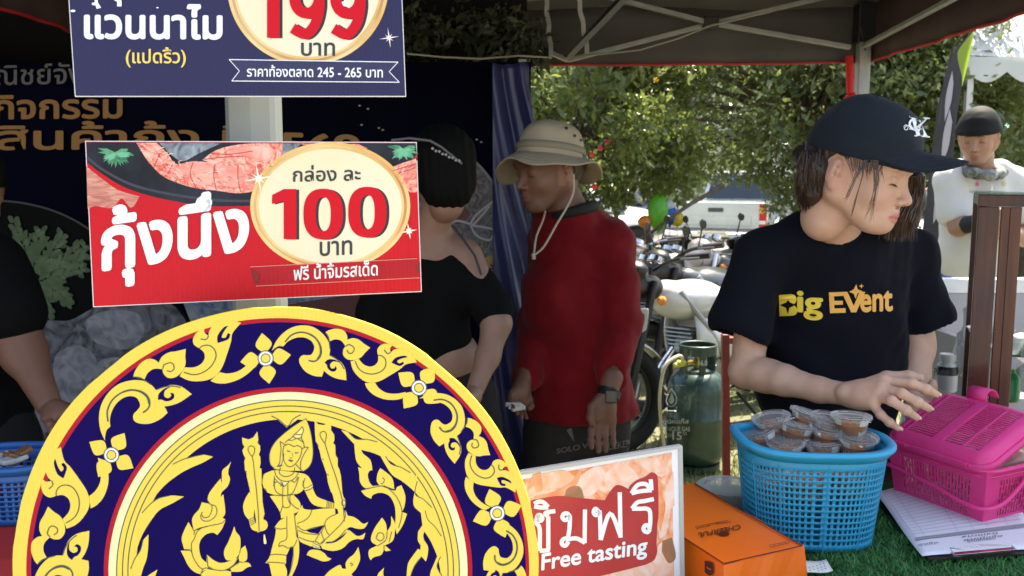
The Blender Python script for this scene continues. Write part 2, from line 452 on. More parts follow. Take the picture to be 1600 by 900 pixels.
def tree(label, x, y, zc, rx, ry, rz, nl, leafm, seed, size=.09, trunk_r=.09, group=None, nclump=70, asp=.42):
    rg = np.random.default_rng(seed); r2 = random.Random(seed)
    t = thing('tree', label, 'tree', (x, y, 0), group)
    tr = MB(); top = Vector((x+r2.uniform(-.2, .2), y, zc-rz*.2)); tr.tube([(x, y, 0), (x+.05, y, zc*.3), top], [trunk_r, trunk_r*.8, trunk_r*.5], 9)
    cl = []
    for k in range(nclump):
        v = rg.normal(0, 1, 3); v /= np.linalg.norm(v); q = rg.uniform(.35, 1)**.5
        cl.append((x+v[0]*rx*q, y+v[1]*ry*q, zc+v[2]*rz*q))
    for k, c in enumerate(cl[:nclump//2]):
        mid = top.lerp(Vector(c), .5)+Vector((0, 0, -.12)); tr.tube([top.lerp(Vector((x, y, 1)), r2.uniform(0, .3)), mid, c], [trunk_r*.32, trunk_r*.2, .008], 5)
    tr.build('trunk', M_bark, t, smooth=True)
    cl = np.array(cl); idx = rg.integers(0, nclump, nl); rad = rg.uniform(.16, .42, nclump)*(rx+rz)*.42
    v = rg.normal(0, 1, (nl, 3)); v /= np.linalg.norm(v, axis=1)[:, None]
    C = cl[idx]+v*(rad[idx]*rg.uniform(.2, 1, nl)**.6)[:, None]*np.array([1, 1, .8])
    keep = (C[:, 2] > .25) & ~((C[:, 0] > 1.62) & (C[:, 0] < 2.5) & (C[:, 2] < 1.44) & (y < 9)); C = C[keep]; v = v[keep]
    leaf_cloud('crown', leafm, C, v, size, t, seed+1, asp)
    return t
LF1 = mat('leaf_dark', (.10, .145, .045), .30, var=1, vs=5, col2=(.19, .235, .075), trans=.5, spec=.9)
LF2 = mat('leaf_yellow_green', (.24, .29, .075), .30, var=1, vs=5, col2=(.12, .17, .04), trans=.55, spec=.9)
GT = 'trees beyond the stall'
tree('wide dark green tree behind the motorcycles with drooping twigs', 2.72, 8.4, 2.55, 2.2, 1.2, 1.45, 62000, LF1, 11, .074, .10, GT, 120)
tree('yellow-green leafy shrub right behind the man in the bucket hat', .55, 7.3, 2.2, 1.0, .8, 1.25, 26000, LF2, 12, .076, .05, GT, 70)
tree('bright leafy tree between the stall post and the feather flag', 3.75, 8.9, 2.7, 1.2, 1.0, 1.4, 24000, LF2, 13, .08, .09, GT, 80)
tree('tall dark tree behind the man in the white T-shirt', 6.0, 10.4, 2.7, 1.8, 1.3, 1.7, 20000, LF1, 14, .09, .12, GT, 90)
tree('shaded low tree behind the pickup truck', 4.6, 24, 4.0, 3.6, 2, 3.0, 9000, LF1, 15, .22, .14, GT, 80)
tree('broad distant tree left of the pickup truck', -1.0, 24, 4.2, 4.2, 2, 3.2, 9000, LF1, 16, .22, .15, GT, 80)
tree('distant tree far right beyond the white tent', 12.5, 24, 4.2, 4.2, 2, 3, 9000, LF2, 17, .22, .15, GT, 80)
# small red flowers and tan leaves in the shrub
for (px, py, yy) in [(938, 232, 6.5), (925, 242, 6.4), (949, 222, 6.6), (929, 292, 6.3), (1025, 125, 7.0)]:
    t = MB(); c = P(px, py, yy)
    for a in range(5):
        d = Vector((math.cos(a*1.257), -.5, math.sin(a*1.257))).normalized()*.022; s_ = Vector((-d.z, 0, d.x))*.55
        t.add([c, c+d*.6+s_, c+d*1.2, c+d*.6-s_], [(0, 1, 2, 3)])
    lab = {929: 'red flower nearest the back brim of the bucket hat', 938: 'red flower in the middle of the three beside the hat crown', 925: 'lowest left red flower of the three beside the hat crown', 949: 'rightmost red flower of the three beside the hat crown', 1025: 'orange-yellow leaf rosette high in the dark foliage'}.get(px, 'small red flower in the shrub behind the bucket hat')
    tag(t.build('flower', mat('flower_orange', (.8, .4, .03), .5, trans=.3) if px == 1025 else mat('flower_red', (.75, .05, .06), .5, trans=.3)), lab, 'flower', 'flowers in the shrub')

# far pale building and wall behind the car park
b = thing('building', 'long pale low building far behind the parked vehicles', 'building', (6, 34, 0))
MB().box((6, 34, 2.6), (44, 6, 5.2)).build('wall', mat('far_wall', (.62, .62, .58), .9, var=.4, vs=1), b)
MB().box((6, 34, 5.35), (45.5, 7.4, .3)).build('roof', mat('far_roof', (.30, .33, .33), .8), b)
for k in range(14):
    MB().box((-13+k*3, 30.97, 2.5), (1.5, .1, 1.2)).build('window', mat('far_window', (.06, .08, .09), .15), b)

# ---------------------------------------------------------------- the stall canopy
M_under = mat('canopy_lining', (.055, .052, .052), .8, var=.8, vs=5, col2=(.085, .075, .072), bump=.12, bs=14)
M_red = mat('canopy_red', (.42, .02, .03), .6, trans=.15)
M_alu = mat('truss_grey', (.30, .30, .29), .45, metal=.3, var=.5, vs=20)
M_blk = mat('black_plastic', (.015, .015, .016), .45)
def canopy(nm, label, x0, x1, y0, y1, ze, zt, outer, inner):
    t = thing(nm, label, 'canopy', ((x0+x1)/2, (y0+y1)/2, 0)); cx, cy = (x0+x1)/2, (y0+y1)/2
    for (dz, m, n_) in ((0, inner, 'roof_lining'), (.012, outer, 'roof_cover')):
        q = MB(); zz = ze+dz
        def rf(u, v):
            x = lerp(x0, x1, u); y = lerp(y0, y1, v); e = max(abs(u-.5), abs(v-.5))*2
            sag = .05*math.sin(u*9.42)**2*(e)
            return (x, y, zt+dz+(zz-zt-dz)*e - sag*e*.4)
        q.grid(rf, 24, 24).build(n_, m, t, smooth='all')
    return t, cx, cy
X0, X1, Y0, Y1, ZE, ZT = -1.48, 1.53, 1.60, 3.92, 2.20, 2.95
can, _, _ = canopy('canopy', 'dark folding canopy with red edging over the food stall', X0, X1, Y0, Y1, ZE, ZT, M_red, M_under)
def valance(a, b, z0, z1, name, m, edge=M_red):
    q = MB(); d = Vector(b)-Vector(a); nx = Vector((-d.y, d.x, 0)).normalized()
    q.grid(lambda u, v: tuple(Vector(a)+d*u+nx*(.008*math.sin(u*31)+.006*math.sin(u*71+1))*(1-v)+Vector((0, 0, lerp(z0, z1, v)-.012*math.sin(u*math.pi)*(1-v)))), 60, 4)
    v_ = q.build(name, m, can, smooth='all', solid=.002)
    e = MB(); e.tube([Vector(a)+d*(i/60)+nx*(.008*math.sin(i/60*31)+.006*math.sin(i/60*71+1))+Vector((0, 0, z0-.012*math.sin(i/60*math.pi))) for i in range(61)], .006, 6)
    e.build('edge_binding', edge, v_)
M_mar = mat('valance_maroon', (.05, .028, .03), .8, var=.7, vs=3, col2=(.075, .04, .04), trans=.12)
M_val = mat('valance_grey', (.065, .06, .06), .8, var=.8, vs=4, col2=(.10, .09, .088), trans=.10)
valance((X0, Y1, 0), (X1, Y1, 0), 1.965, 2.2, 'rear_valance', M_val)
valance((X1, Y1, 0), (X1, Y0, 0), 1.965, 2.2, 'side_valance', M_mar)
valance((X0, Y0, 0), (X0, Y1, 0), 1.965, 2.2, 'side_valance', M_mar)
M_post = mat('post_grey', (.34, .34, .33), .45, var=.6, vs=12)
for (x, y) in ((X1-.03, Y1-.04), (X0+.03, Y1-.04), (X1-.03, Y0+.04), (X0+.03, Y0+.04)):
    l = MB().bar((x, y, 0), (x, y, 2.2), .05, .05, (0, 1, 0)).build('post', M_post, can, bevel=.004)
    MB().box((x, y, 2.12), (.075, .075, .16)).build('bracket', M_blk, l, bevel=.004)
    MB().box((x, y, .01), (.12, .12, .012)).build('foot', M_post, l)
# truss bars measured from the photo and stood at the rear and right side
def pbar(a, b, th=.028, m=M_alu, name='truss_bar'):
    return MB().bar(a, b, th, th*.65).build(name, m, can, bevel=.002)
yr = 3.82
n0 = P(1108, 38, yr)
pbar(P(888, 94, yr), n0); pbar(n0, P(1330, -14, yr)); pbar(P(1328, 74, yr-.03), n0+Vector((0, -.03, 0))); pbar(n0+Vector((0, -.03, 0)), P(905, -16, yr-.03))
MB().box(n0+Vector((0, -.02, 0)), (.06, .07, .045)).build('truss_joint', M_blk, can, bevel=.004)
pbar(P(560, 34, yr), P(900, -12, yr)); pbar(P(888, 94, yr-.03), P(640, -10, yr-.03))
pbar(P(1350, 72, yr), P(1500, -8, 2.9), .024); pbar(P(1000, -30, 2.7), P(885, 92, yr), .026, M_blk)
pbar(P(-200, 60, yr), P(200, -14, yr)); pbar(P(200, 60, yr), P(-120, -14, yr))
def rope(name, pts, r, m, parent=None):
    q = MB(); q.tube([P(*p) for p in pts], r, 6); return q.build(name, m, parent, smooth=True)
M_cord = mat('cord', (.30, .28, .25), .8)
rope('cord', [(1205, 18, 3.3), (1110, 40, 3.5), (1060, 60, 3.6), (1000, 78, 3.7), (880, 91, 3.76)], .0035, M_cord, can)
rope('cord', [(636, 84, 3.3), (690, 89, 3.3), (750, 92, 3.3), (810, 87, 3.4), (862, 90, 3.5)], .0035, M_cord, can)
rope('cord', [(1344, 40, 3.75), (1350, 62, 3.8), (1352, 78, 3.84)], .004, M_blk, can)
M_strap = mat('strap_white', (.42, .41, .40), .8, var=.5, vs=30)
for (x0, xa, x1, ya, yb, ww) in ((852, 856, 861, -14, 88, 7), (902, 909, 918, -14, 84, 7)):
    q = MB(); pts = [P(lerp(x0, x1, i/6)+(1.5 if i % 2 else -1), lerp(ya, yb, i/6), 3.72) for i in range(7)]
    for i in range(6): q.bar(pts[i], pts[i+1], .018, .002, (0, 1, 0))
    q.build('strap', M_strap, can)
# red wrap on the rear right post with a plastic knot
q = MB(); q.tube([P(1327, 88, 3.86), P(1328, 120, 3.86), P(1328, 146, 3.86)], [.016, .017, .013], 12); q.tube([P(1322, 152, 3.86), P(1334, 148, 3.86), P(1337, 154, 3.86)], [.008, .014, .006], 8)
q.tube([P(1318, 154, 3.85), P(1330, 156, 3.84)], .006, 8)
tag(q.build('tied_red_cloth', mat('cloth_red', (.65, .015, .02), .6, trans=.3, bump=.3, bs=40), smooth=True), 'bright red cloth tied round the rear canopy post above the cap', 'cloth')
# added second canopy to the left: shades that end, closes the view above the backdrop
can2, _, _ = canopy('canopy', 'dark neighbouring canopy added on the far left to shade that end', -4.6, -1.56, .6, 3.92, 2.2, 2.95, M_under, M_under)
for (x, y) in ((-1.62, 3.86), (-4.54, 3.86), (-4.54, .66), (-1.62, .66)):
    MB().bar((x, y, 0), (x, y, 2.2), .05, .05, (0, 1, 0)).build('post', M_post, can2, bevel=.004)
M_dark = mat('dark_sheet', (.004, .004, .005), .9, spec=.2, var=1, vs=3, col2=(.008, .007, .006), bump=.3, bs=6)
def sheet(name, a, b, z0, z1, m, amp=.03, label=None, cat=None, fr=12, nu=50, nv=14, solid=.003):
    a = Vector(a); b = Vector(b); d = b-a; nx = Vector((-d.y, d.x, 0)).normalized()
    q = MB(); q.grid(lambda u, v: tuple(a+d*u+nx*amp*(math.sin(u*fr*2+v)+.5*math.sin(u*fr*5.3-v*2))*.5+Vector((0, 0, lerp(z0, z1, v)))), nu, nv)
    return tag(q.build(name, m, smooth='all', solid=solid), label, cat)
sheet('tarpaulin', (-4.6, 3.62, 0), (.06, 3.62, 0), .02, 2.9, M_dark, .02, 'near-black sheet added behind the printed backdrop to stand for the dark there', 'tarpaulin')  # added dark sheet standing in for the darkness above and behind the backdrop
sheet('tarpaulin', (-4.55, 3.6, 0), (-4.55, .5, 0), .02, 2.25, M_dark, .03, 'black side sheet added out of view to darken the far left end', 'tarpaulin')  # added out of frame, keeps light off the left end
# hanging foliage above the backdrop, shade put into its darkened leaf colour
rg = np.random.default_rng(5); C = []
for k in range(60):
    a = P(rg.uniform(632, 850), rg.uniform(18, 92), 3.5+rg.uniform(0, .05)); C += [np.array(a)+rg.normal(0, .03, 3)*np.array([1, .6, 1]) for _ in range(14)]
C = np.array(C); o = leaf_cloud('hanging_foliage', mat('leaf_shade_dark', (.022, .030, .014), .5, var=1, vs=9, col2=(.05, .055, .03)), C, np.tile([0, -1., 0], (len(C), 1)), .05, None, 6)
tag(o, 'leafy twigs above the backdrop, coloured dark to stand for shade under the canopy roof', 'foliage', kind='stuff')

# ---------------------------------------------------------------- white scalloped tent, feather flag
t = thing('tent', 'white marquee with scalloped edge at the top right', 'tent', (6.9, 7.9, 0))
M_tent = mat('tent_white', (.78, .80, .78), .7, var=.3, vs=2, trans=.3)
q = MB(); tx0, tx1, ty = P(1512, 86, 7.4).x, 9.2, 7.4; tz = P(1512, 86, 7.4).z
q.grid(lambda u, v: (lerp(tx0, tx1, u)+v*.9*(1 if u < .5 else -1)*abs(1-2*u), ty+v*1.7, tz+v*1.25-.05*math.sin(u*12)**2*(1-v)), 24, 8)
q.grid(lambda u, v: (lerp(tx0, tx1, u)+(1-v)*.9*(1 if u < .5 else -1)*abs(1-2*u), ty+1.7+v*1.7, tz+1.25*(1-v)), 24, 8)
q.build('roof', M_tent, t, smooth='all')
q = MB()
def sc(u, v):
    n = 17; dr = .12+.085*abs(math.sin(u*n*math.pi)); return (lerp(tx0, tx1, u), ty-.01, tz-.015-dr*(1-v))
q.grid(sc, 17*8, 2); q.build('valance', M_tent, t, solid=.003)
q = MB(); q.grid(lambda u, v: (tx0-.01, ty+u*3.4, tz-.015-(.12+.085*abs(math.sin(u*17*math.pi)))*(1-v)), 17*8, 2); q.build('valance', M_tent, t, solid=.003)
for (x, y) in ((tx0+.05, ty+.05), (tx1, ty+.05), (tx0+.05, ty+3.3), (tx1, ty+3.3)):
    MB().bar((x, y, 0), (x, y, tz), .05, .05, (0, 1, 0)).build('post', mat('tent_post', (.6, .6, .6), .4), t)
fl = thing('feather_flag', 'dark feather flag with a lime tip and pale wavy print', 'flag', tuple(P(1450, 560, 4.6)))
yf = 4.7; pf = vplane(P(1460, 200, yf), P(1520, 200, yf-.25))
M_flag = mat('flag_dark', (.045, .04, .05), .6, var=.6, vs=5, trans=.15, bump=.2, bs=8)
A = Art(pf, 0); A.fill('1520,48* 1506,62 1492,78 1479,110 1470,150 1464,200 1456,260 1446,320 1440,372* 1470,378* 1480,330 1488,270 1492,205 1500,150 1508,100 1518,60*'); fo = A.build('banner', M_flag, fl)
fo.modifiers.new('t', 'SOLIDIFY').thickness = .002
A = Art(pf, .003); A.fill('1522,48* 1508,64 1497,80 1497,95 1503,120 1503,136* 1510,110 1517,80*'); A.build('lime_panel', mat('flag_lime', (.38, .55, .05), .6, trans=.3), fl)
A = Art(pf, .003); A.fill('1488,110* 1478,150 1476,190* 1486,160 1490,130*'); A.fill('1484,170* 1474,210 1470,260* 1482,230 1488,190*'); A.fill('1468,280* 1460,320 1458,350* 1468,330 1474,300*')
A.text('/// // /', (1467, 195), (1471, 160), 5); A.build('print', mat('flag_print', (.45, .42, .46), .6), fl)
q = MB(); q.tube([pf.hit(1441, 620, -.01), pf.hit(1450, 300, -.01), pf.hit(1466, 170, -.01), pf.hit(1490, 72, -.01), pf.hit(1510, 50, -.01), pf.hit(1524, 47, -.01)], .006, 6); q.build('pole', M_blk, fl, smooth=True)
# ================================================================ SIGNS
NAVY = (.018, .012, .10); GOLD = (.84, .62, .07)
M_gold = mat('print_gold', GOLD, .38, var=.25, vs=9, col2=(.80, .60, .07), wave=(60, .10), spec=.5)
M_navy = mat('print_navy', (.0055, .0007, .085), .5, var=.5, vs=5, col2=(.004, .0005, .06), wave=(60, .10), spec=.06)
M_line = mat('print_dark_line', (.035, .06, .055), .4)
M_edge = mat('plastic_board_edge', (.80, .80, .82), .5)
M_cream = mat('print_cream', (.86, .84, .42), .38, wave=(60, .06))
M_rred = mat('print_crimson', (.44, .012, .03), .45, wave=(60, .06), spec=.1)
pe = vplane(P(20, 800, 1.0), P(841, 800, 1.0)); pe.sc = .28
eb = thing('emblem_board', 'large round navy and gold emblem board with a seated crowned figure', 'emblem sign', tuple(P(430, 1300, 1.01)))
A = Art(pe, -.006); q = MB(); N = 144; fr = []; bk = []
for k in range(N):
    a = 2*math.pi*k/N; rr = 411+.7*math.sin(a*5+1)+.5*math.sin(a*13)-(1.2 if math.sin(a*9) > .8 else 0)
    fr.append(pe.hit(430+math.cos(a)*rr, 891-math.sin(a)*rr, 0)); bk.append(pe.hit(430+math.cos(a)*rr, 891-math.sin(a)*rr, 0)-pe.n*.006)
q.add(fr+bk, [tuple(range(N)), tuple(range(N, 2*N))[::-1]]+[(k, N+k, N+(k+1) % N, (k+1) % N) for k in range(N)])
fix_normals(q.build('board', M_gold, eb))
def ring(cx, cy, r, r2, m, off, name='ring'):
    A = Art(pe, off); A.disc(cx, cy, r, r2, n=160); A.build(name, m, eb)
ring(434, 890, 393, 385, M_rred, .0005, 'outer_red_ring')
A = Art(pe, .0008); A.disc(435, 890, 386.5, n=160); A.build('navy_field', M_navy, eb)
ring(450, 893, 288, 280, M_rred, .0012, 'inner_red_ring')
ring(450, 893, 280.5, 268, M_cream, .0014, 'cream_ring')
ring(450, 893, 268.5, 238, M_gold, .0016, 'gold_ring')
A = Art(pe, .0019)
for r_ in (268.7, 259.5, 251): A.disc(450, 893, r_, r_-1.7, n=160)
A.build('ring_lines', M_line, eb)
# inner leaves of the ring, traced then mirrored by hand measurements
A = Art(pe, .0021); AL = Art(pe, .0024)
def pol(r, th): return (450+r*math.cos(R(th)), 893-r*math.sin(R(th)))
def ringleaf(tip, d, L=30, wide=17):
    th = math.degrees(math.atan2(893-tip[1], tip[0]-450)); rt = math.hypot(tip[0]-450, tip[1]-893)
    pts = [tip, pol((rt+228)/2+5, th-d*3), pol(232, th-d*6.5), pol(240, th-d*11), pol(244, th-d*18), pol(241, th-d*30),
           pol(235, th-d*22), pol(228, th-d*15), pol(222, th-d*10), pol((rt+218)/2, th-d*5)]
    A.poly(crom(pts, [True, False, False, False, False, True, False, False, False, False], True, 4))
    AL.line([pol((rt+228)/2+5, th-d*3), pol(233, th-d*6.5), pol(240, th-d*10), pol(246, th-d*14)], 1.3)
for tip in ((533, 672), (591.5, 706.7), (650.7, 736.5), (656.5, 788), (688.5, 857), (700, 905)): ringleaf(tip, 1)
for tip in ((333, 713.7), (287.5, 775.8), (232, 835), (246, 890)): ringleaf(tip, -1)
A.raw('423,646* 450,644* 478,646* 448,668*'); A.build('ring_leaves', M_gold, eb)
AL.line('424,650 436,656 449,666 458,655 470,648', 1.5)
# floral band: one scroll traced from the photo, laid into every sector between flowers
def rc(th, cx, cy, r, ox=445, oy=891):
    c, s_ = math.cos(th), -math.sin(th); fx, fy = ox-cx, oy-cy
    b_ = fx*c+fy*s_; return -b_+math.sqrt(b_*b_-(fx*fx+fy*fy-r*r))
def band(x, y):
    dx, dy = x-445, 891-y; th = math.atan2(dy, dx); r = math.hypot(dx, dy); ri, ro = rc(th, 450, 893, 288), rc(th, 435, 890, 386)
    return th, (r-ri)/(ro-ri)
def unband(th, u): ri, ro = rc(th, 450, 893, 288), rc(th, 435, 890, 386); r = ri+(ro-ri)*u; return 445+math.cos(th)*r, 891-math.sin(th)*r
flw = [(174, 711), (415, 560), (654.6, 606), (777, 802)]
fa = [band(*p)[0] for p in flw]; fa = [fa[0]+(fa[0]-fa[1])*.98]+fa+[fa[3]-(fa[2]-fa[3])]
za = lambda x, y: (400+x/5.293, 490+y/5.293)
motif = ['130,310* 160,240 215,170 290,118 380,97 470,110 545,160 595,225 612,290 606,345* 650,365 702,400 738,460 748,552* 660,535 600,505 562,472* 545,522* 480,515 410,480 365,420 358,375 385,345 422,345* 455,340 475,312 482,270 455,225 400,198 330,200 265,230 225,272* 190,268 150,290',
 '572,155* 610,135 670,125 725,140 752,180 755,217* 800,203 850,215 895,250 945,282* 905,320 870,360 820,382 760,380 722,345 722,300 740,270* 705,225 655,213 612,228*',
 '782,395* 800,460 840,515 900,560 960,572 1030,555 1110,510 1190,460 1240,420 1330,402* 1300,350 1250,305 1190,288 1140,300 1113,322* 1110,285 1130,262* 1080,248 1030,262 1003,300 1010,347* 1010,390 985,425 940,438 890,420 850,375*',
 '900,575* 920,620 970,670 1050,705 1130,714 1200,704 1225,685* 1240,648* 1160,662 1080,655 1020,620 985,572*']
mlines = ['240,235 290,180 360,155 430,165 490,200 530,260 540,320 520,370 480,395 435,388', '775,258 805,275 812,300 792,328 765,325 752,300', '742,272 760,258 780,256',
 '820,395 850,455 900,490 970,500 1040,475 1072,430 1070,380 1040,350 1010,345', '430,165 490,205 525,262 530,330 505,375', '612,345 660,372 700,410 730,460', '1060,300 1085,330 1113,322', '572,155 600,200 612,290']
mhook = ['566,405* 600,378 655,382 690,405* 650,395 628,402 612,425 622,452 648,452 655,432* 668,455 650,478 618,475 592,450 585,425', '1120,405* 1155,365 1225,348 1255,360* 1205,372 1168,392 1185,412 1215,398* 1222,415 1190,434 1150,420']
AF = Art(pe, .0012); AN = Art(pe, .0018)
A_, C_ = fa[2], fa[3]
for i in range(5):
    a0, a1 = fa[i], fa[i+1]
    def tf(x, y):
        x, y = za(x, y); th, u = band(x, y); return unband(a0+(th-A_)/(C_-A_)*(a1-a0), u)
    AF.tf = tf; AN.tf = tf; AL.tf = tf
    for s_ in motif: AF.fill(s_, n=4)
    for s_ in mlines: AL.line(s_, 1.6 if s_ != mlines[0] else 2.4, n=4)
    for s_ in mhook: AN.fill(s_, n=4)
AF.tf = AN.tf = AL.tf = lambda x, y: (x, y)
AR = Art(pe, .0024)
for i in range(6):
    if i < 5 and i > 0: cx, cy = flw[i-1]
    else: cx, cy = unband(fa[i], .52)
    for k in range(4):
        aa = fa[i]+math.pi/2*k+(.05 if i != 3 else .0); ax = (math.cos(aa), -math.sin(aa)); pr = (-ax[1], ax[0])
        loc = [(10, -3), (19, -12), (27, -11), (40, 0), (27, 11), (19, 12), (10, 3)]
        pts = [(cx+ax[0]*u+pr[0]*v, cy+ax[1]*u+pr[1]*v) for u, v in loc]
        AF.poly(crom(pts, [True, False, False, True, False, False, True], True, 4), .0004)
    AL.disc(cx, cy, 12.6, n=28, dz=.0002); AR.disc(cx, cy, 11, n=28, dz=.0005); AL.disc(cx, cy, 7.8, n=24, dz=.0009); AF.disc(cx, cy, 6.4, n=24, dz=.0026)
AF.build('scroll_band', M_gold, eb)
AN.build('scroll_hooks', M_navy, eb); AR.build('flower_rings', mat('print_white', (.85, .85, .85), .4), eb)
# figure and flames
M_pale = mat('print_pale_yellow', (.86, .74, .24), .38, wave=(60, .06))
G = Art(pe, .0014); D = Art(pe, .0030); W_ = Art(pe, .0022)
G.zoom(370, 650, 8.183); D.zoom(370, 650, 8.183); W_.zoom(370, 650, 8.183)
# halo, left sword of feathers, right one
G.fill('885,32* 930,150 960,290 975,450 960,580 915,660 850,708* 800,700 640,700 480,680* 430,620 415,520 430,440 470,360 530,290 620,210 740,120*')
D.line('885,32 930,150 960,290 975,450 960,580 915,660 850,708', 1.1); D.line('480,670 430,620 415,520 430,440 470,360 530,290 620,210 740,120 885,32', 1.1)
G.raw('68,275* 150,300* 210,275* 262,198* 275,300* 265,345* 298,380* 300,440* 282,495* 300,520* 305,600* 290,668* 315,670* 318,800* 322,900* 330,1100* 355,1250* 330,1330* 345,1420* 310,1450* 298,1480* 262,1490* 245,1330* 215,1120* 195,1100* 160,910* 128,780* 125,730* 105,700* 96,580* 108,540* 88,500* 70,440* 98,395* 72,350*')
G.raw('995,55* 1040,105* 1110,115* 1165,95* 1183,52* 1205,130* 1212,190* 1245,240* 1248,310* 1232,345* 1258,370* 1262,480* 1290,540* 1290,640* 1310,680* 1330,760* 1342,880* 1350,990* 1380,1080* 1362,1130* 1375,1250* 1372,1400* 1330,1400* 1290,1200* 1245,1090* 1225,1000* 1200,960* 1165,850* 1150,740* 1115,640* 1080,545* 1060,450* 1040,390* 1010,330* 1000,220*')
for s_ in ('185,380 150,400 145,440 165,480 195,515 220,480 228,440 222,400 185,380', '198,515 215,620 228,760 245,900 262,1080 275,1250 285,1480', '1105,195 1070,215 1065,250 1090,300 1125,345 1140,290 1145,245 1135,210 1105,195',
           '1125,345 1165,480 1210,620 1260,760 1300,900 1345,1060 1365,1200 1375,1350'): D.line(s_, 1.2)
for s_ in ('98,395 80,380 72,350', '108,540 90,515', '128,715 106,700', '275,345 290,340', '1212,190 1205,160', '1010,330 1045,385', '1085,545 1110,560', '1258,370 1240,350', '1290,540 1262,490', '1152,740 1175,760'): D.line(s_, .9)
# headdress, face, ears, collar
for s_ in ('835,135 790,190 745,230 715,260 690,290 650,310 615,345', '835,135 852,180 835,235 828,290 850,330 862,400', '745,232 790,240 835,235', '718,262 765,288 828,275', '655,310 710,310 765,288 810,310 850,340',
           '615,372 660,360 700,378 735,392 770,378 810,395 835,425', '600,385 590,440 590,510 605,580 640,635 685,650 735,625 790,560 820,490 832,430', '552,325 620,375 600,385', '552,325 565,420 555,520 548,600 520,640', '600,480 590,560 565,630 520,645',
           '915,402 880,400 845,415 832,430', '915,402 870,470 835,540 815,600 815,690', '545,680 545,730 580,765 630,775 690,760 730,720 740,660', '480,690 500,760 550,815 620,838 700,825 760,775 795,710', '755,620 800,670 850,712', '560,660 545,690 480,680',
           '480,800 520,840 480,850', '480,770 470,900', '590,850 560,900', '520,840 600,900 660,850', '700,830 745,845 780,780', '340,740 325,820 320,900', '850,830 845,900'): D.line(s_, 1.15)
D.line('640,445 660,452 685,455', 1.5); D.line('740,470 762,475 788,465', 1.5); D.line('705,470 712,500 722,525', .6); D.fill('672,528 690,536 710,530 690,545'); D.fill('655,560 690,562 722,570 690,588'); D.fill('500,650* 560,625 585,630 555,650*')
W_.fill('790,195* 830,150* 842,190 828,230 760,230*'); W_.fill('755,240* 828,242* 822,268 775,280 735,262*'); W_.fill('560,620* 595,560 600,600 560,640*'); W_.fill('660,300* 710,280* 740,295 700,308*')
G.zoom(370, 740, 5.626); D.zoom(370, 740, 5.626); W_.zoom(370, 740, 5.626)
# torso and arms
G.fill('245,0* 330,-30 440,-20 560,-5 610,10 640,40 665,95 668,130* 690,180 715,208 790,238* 855,260* 862,250* 880,225 905,208 945,215 958,260 945,300* 900,312 860,305 855,302* 790,300 720,290 670,270 640,235 612,180 590,135* 560,165 500,190* 540,230 560,270 555,320* 520,345 500,350 480,360 440,380* 390,395* 380,340 340,270 290,198* 350,190* 300,178 262,160 240,130* 225,80 228,30')
G.fill('112,160* 75,220 55,290 70,360 105,405* 120,465 145,498 200,508 250,495 272,460 262,420 235,402* 200,412 165,432* 150,380 155,300 150,250*')
G.fill('200,330* 215,400* 235,402* 222,320*')
for s_ in ('330,60 330,120 350,165 400,190 450,190 490,170 520,110 545,30', '385,70 405,100 420,110 440,95 460,70', '405,110 405,280 450,298 470,270 450,220 448,100', '380,350 395,310 405,280', '468,190 470,250 510,295 550,315', '330,190 420,195 520,180', '590,130 630,120 662,95', '600,150 640,142 668,120', '262,160 245,130', '600,40 585,90 590,130'): D.line(s_, 1.1)
for s_ in ('795,240 790,300', '808,244 804,300', '822,246 818,300', '836,250 832,300', '852,258 850,302', '102,408 150,385', '106,425 156,400', '112,440 160,415', '120,455 165,430'): D.line(s_, .9)
D.line('925,240 945,232 955,250 950,275 930,280 922,262 925,240', 1.0); W_.fill('926,242 944,236 952,252 947,272 930,276'); W_.fill('385,65* 420,105* 460,68*'); W_.fill('330,40* 350,75* 375,60*')
W_.fill('600,125* 655,98* 660,118* 604,142*')
# sash, thigh, leg, tail
G.fill('575,275* 590,310 660,320* 760,308 865,305* 870,360* 905,345* 945,320* 975,370* 1020,378 1060,400 1110,440 1155,425* 1120,480 1060,485 1000,470 960,490* 1000,505 1050,545 1090,545 1130,520* 1110,575 1050,575 990,600 940,650 880,675 820,678 750,660* 730,630 650,640* 560,600 540,560* 530,460* 500,400 520,370*')
N2 = Art(pe, .0018); N2.zoom(370, 740, 5.626); N2.fill('600,500* 660,485 770,455* 735,505 715,530* 650,520*'); N2.fill('790,600* 860,590 930,540 975,505* 930,560 860,605 780,615*'); N2.build('figure_gaps', M_navy, eb)
G.fill('440,375* 470,345 510,350* 525,450 530,560* 545,600 548,700 530,800 490,890 480,910* 455,905* 480,800 495,700 495,640* 470,645 462,665* 435,720* 432,790* 420,800* 440,850 440,910* 310,910* 285,790* 250,785* 275,755 295,715* 310,650 335,560 345,490* 330,475* 370,420 400,400*')
G.fill('615,715* 630,685 665,668 730,675* 770,700 800,735 833,748* 800,768 750,770 700,750 660,735*')
for s_ in ('660,320 640,370 600,410 530,440', '870,360 820,380 780,420 775,460 790,510 812,540', '945,320 955,370 920,440 860,500 800,560 740,610', '770,460 745,520 770,590', '775,590 735,620 700,600', '700,600 690,590 740,510', '530,460 590,500 660,480 770,455', '540,500 600,525 690,535 720,530', '545,560 620,590 680,600',
           '440,375 440,480 440,560 420,590 380,605 370,640 400,630', '365,640 410,635 450,655 500,640 530,580', '505,350 515,450 528,560', '330,475 380,488 435,480', '295,715 360,710 440,720', '262,780 340,782 425,790', '495,640 495,740 475,840 455,900', '960,490 900,560 830,605 780,612', '865,305 870,360'): D.line(s_, 1.1)
for s_ in ('668,605 700,625 725,632', '668,625 700,645 735,648', '665,645 700,662 738,665'): D.line(s_, .9)
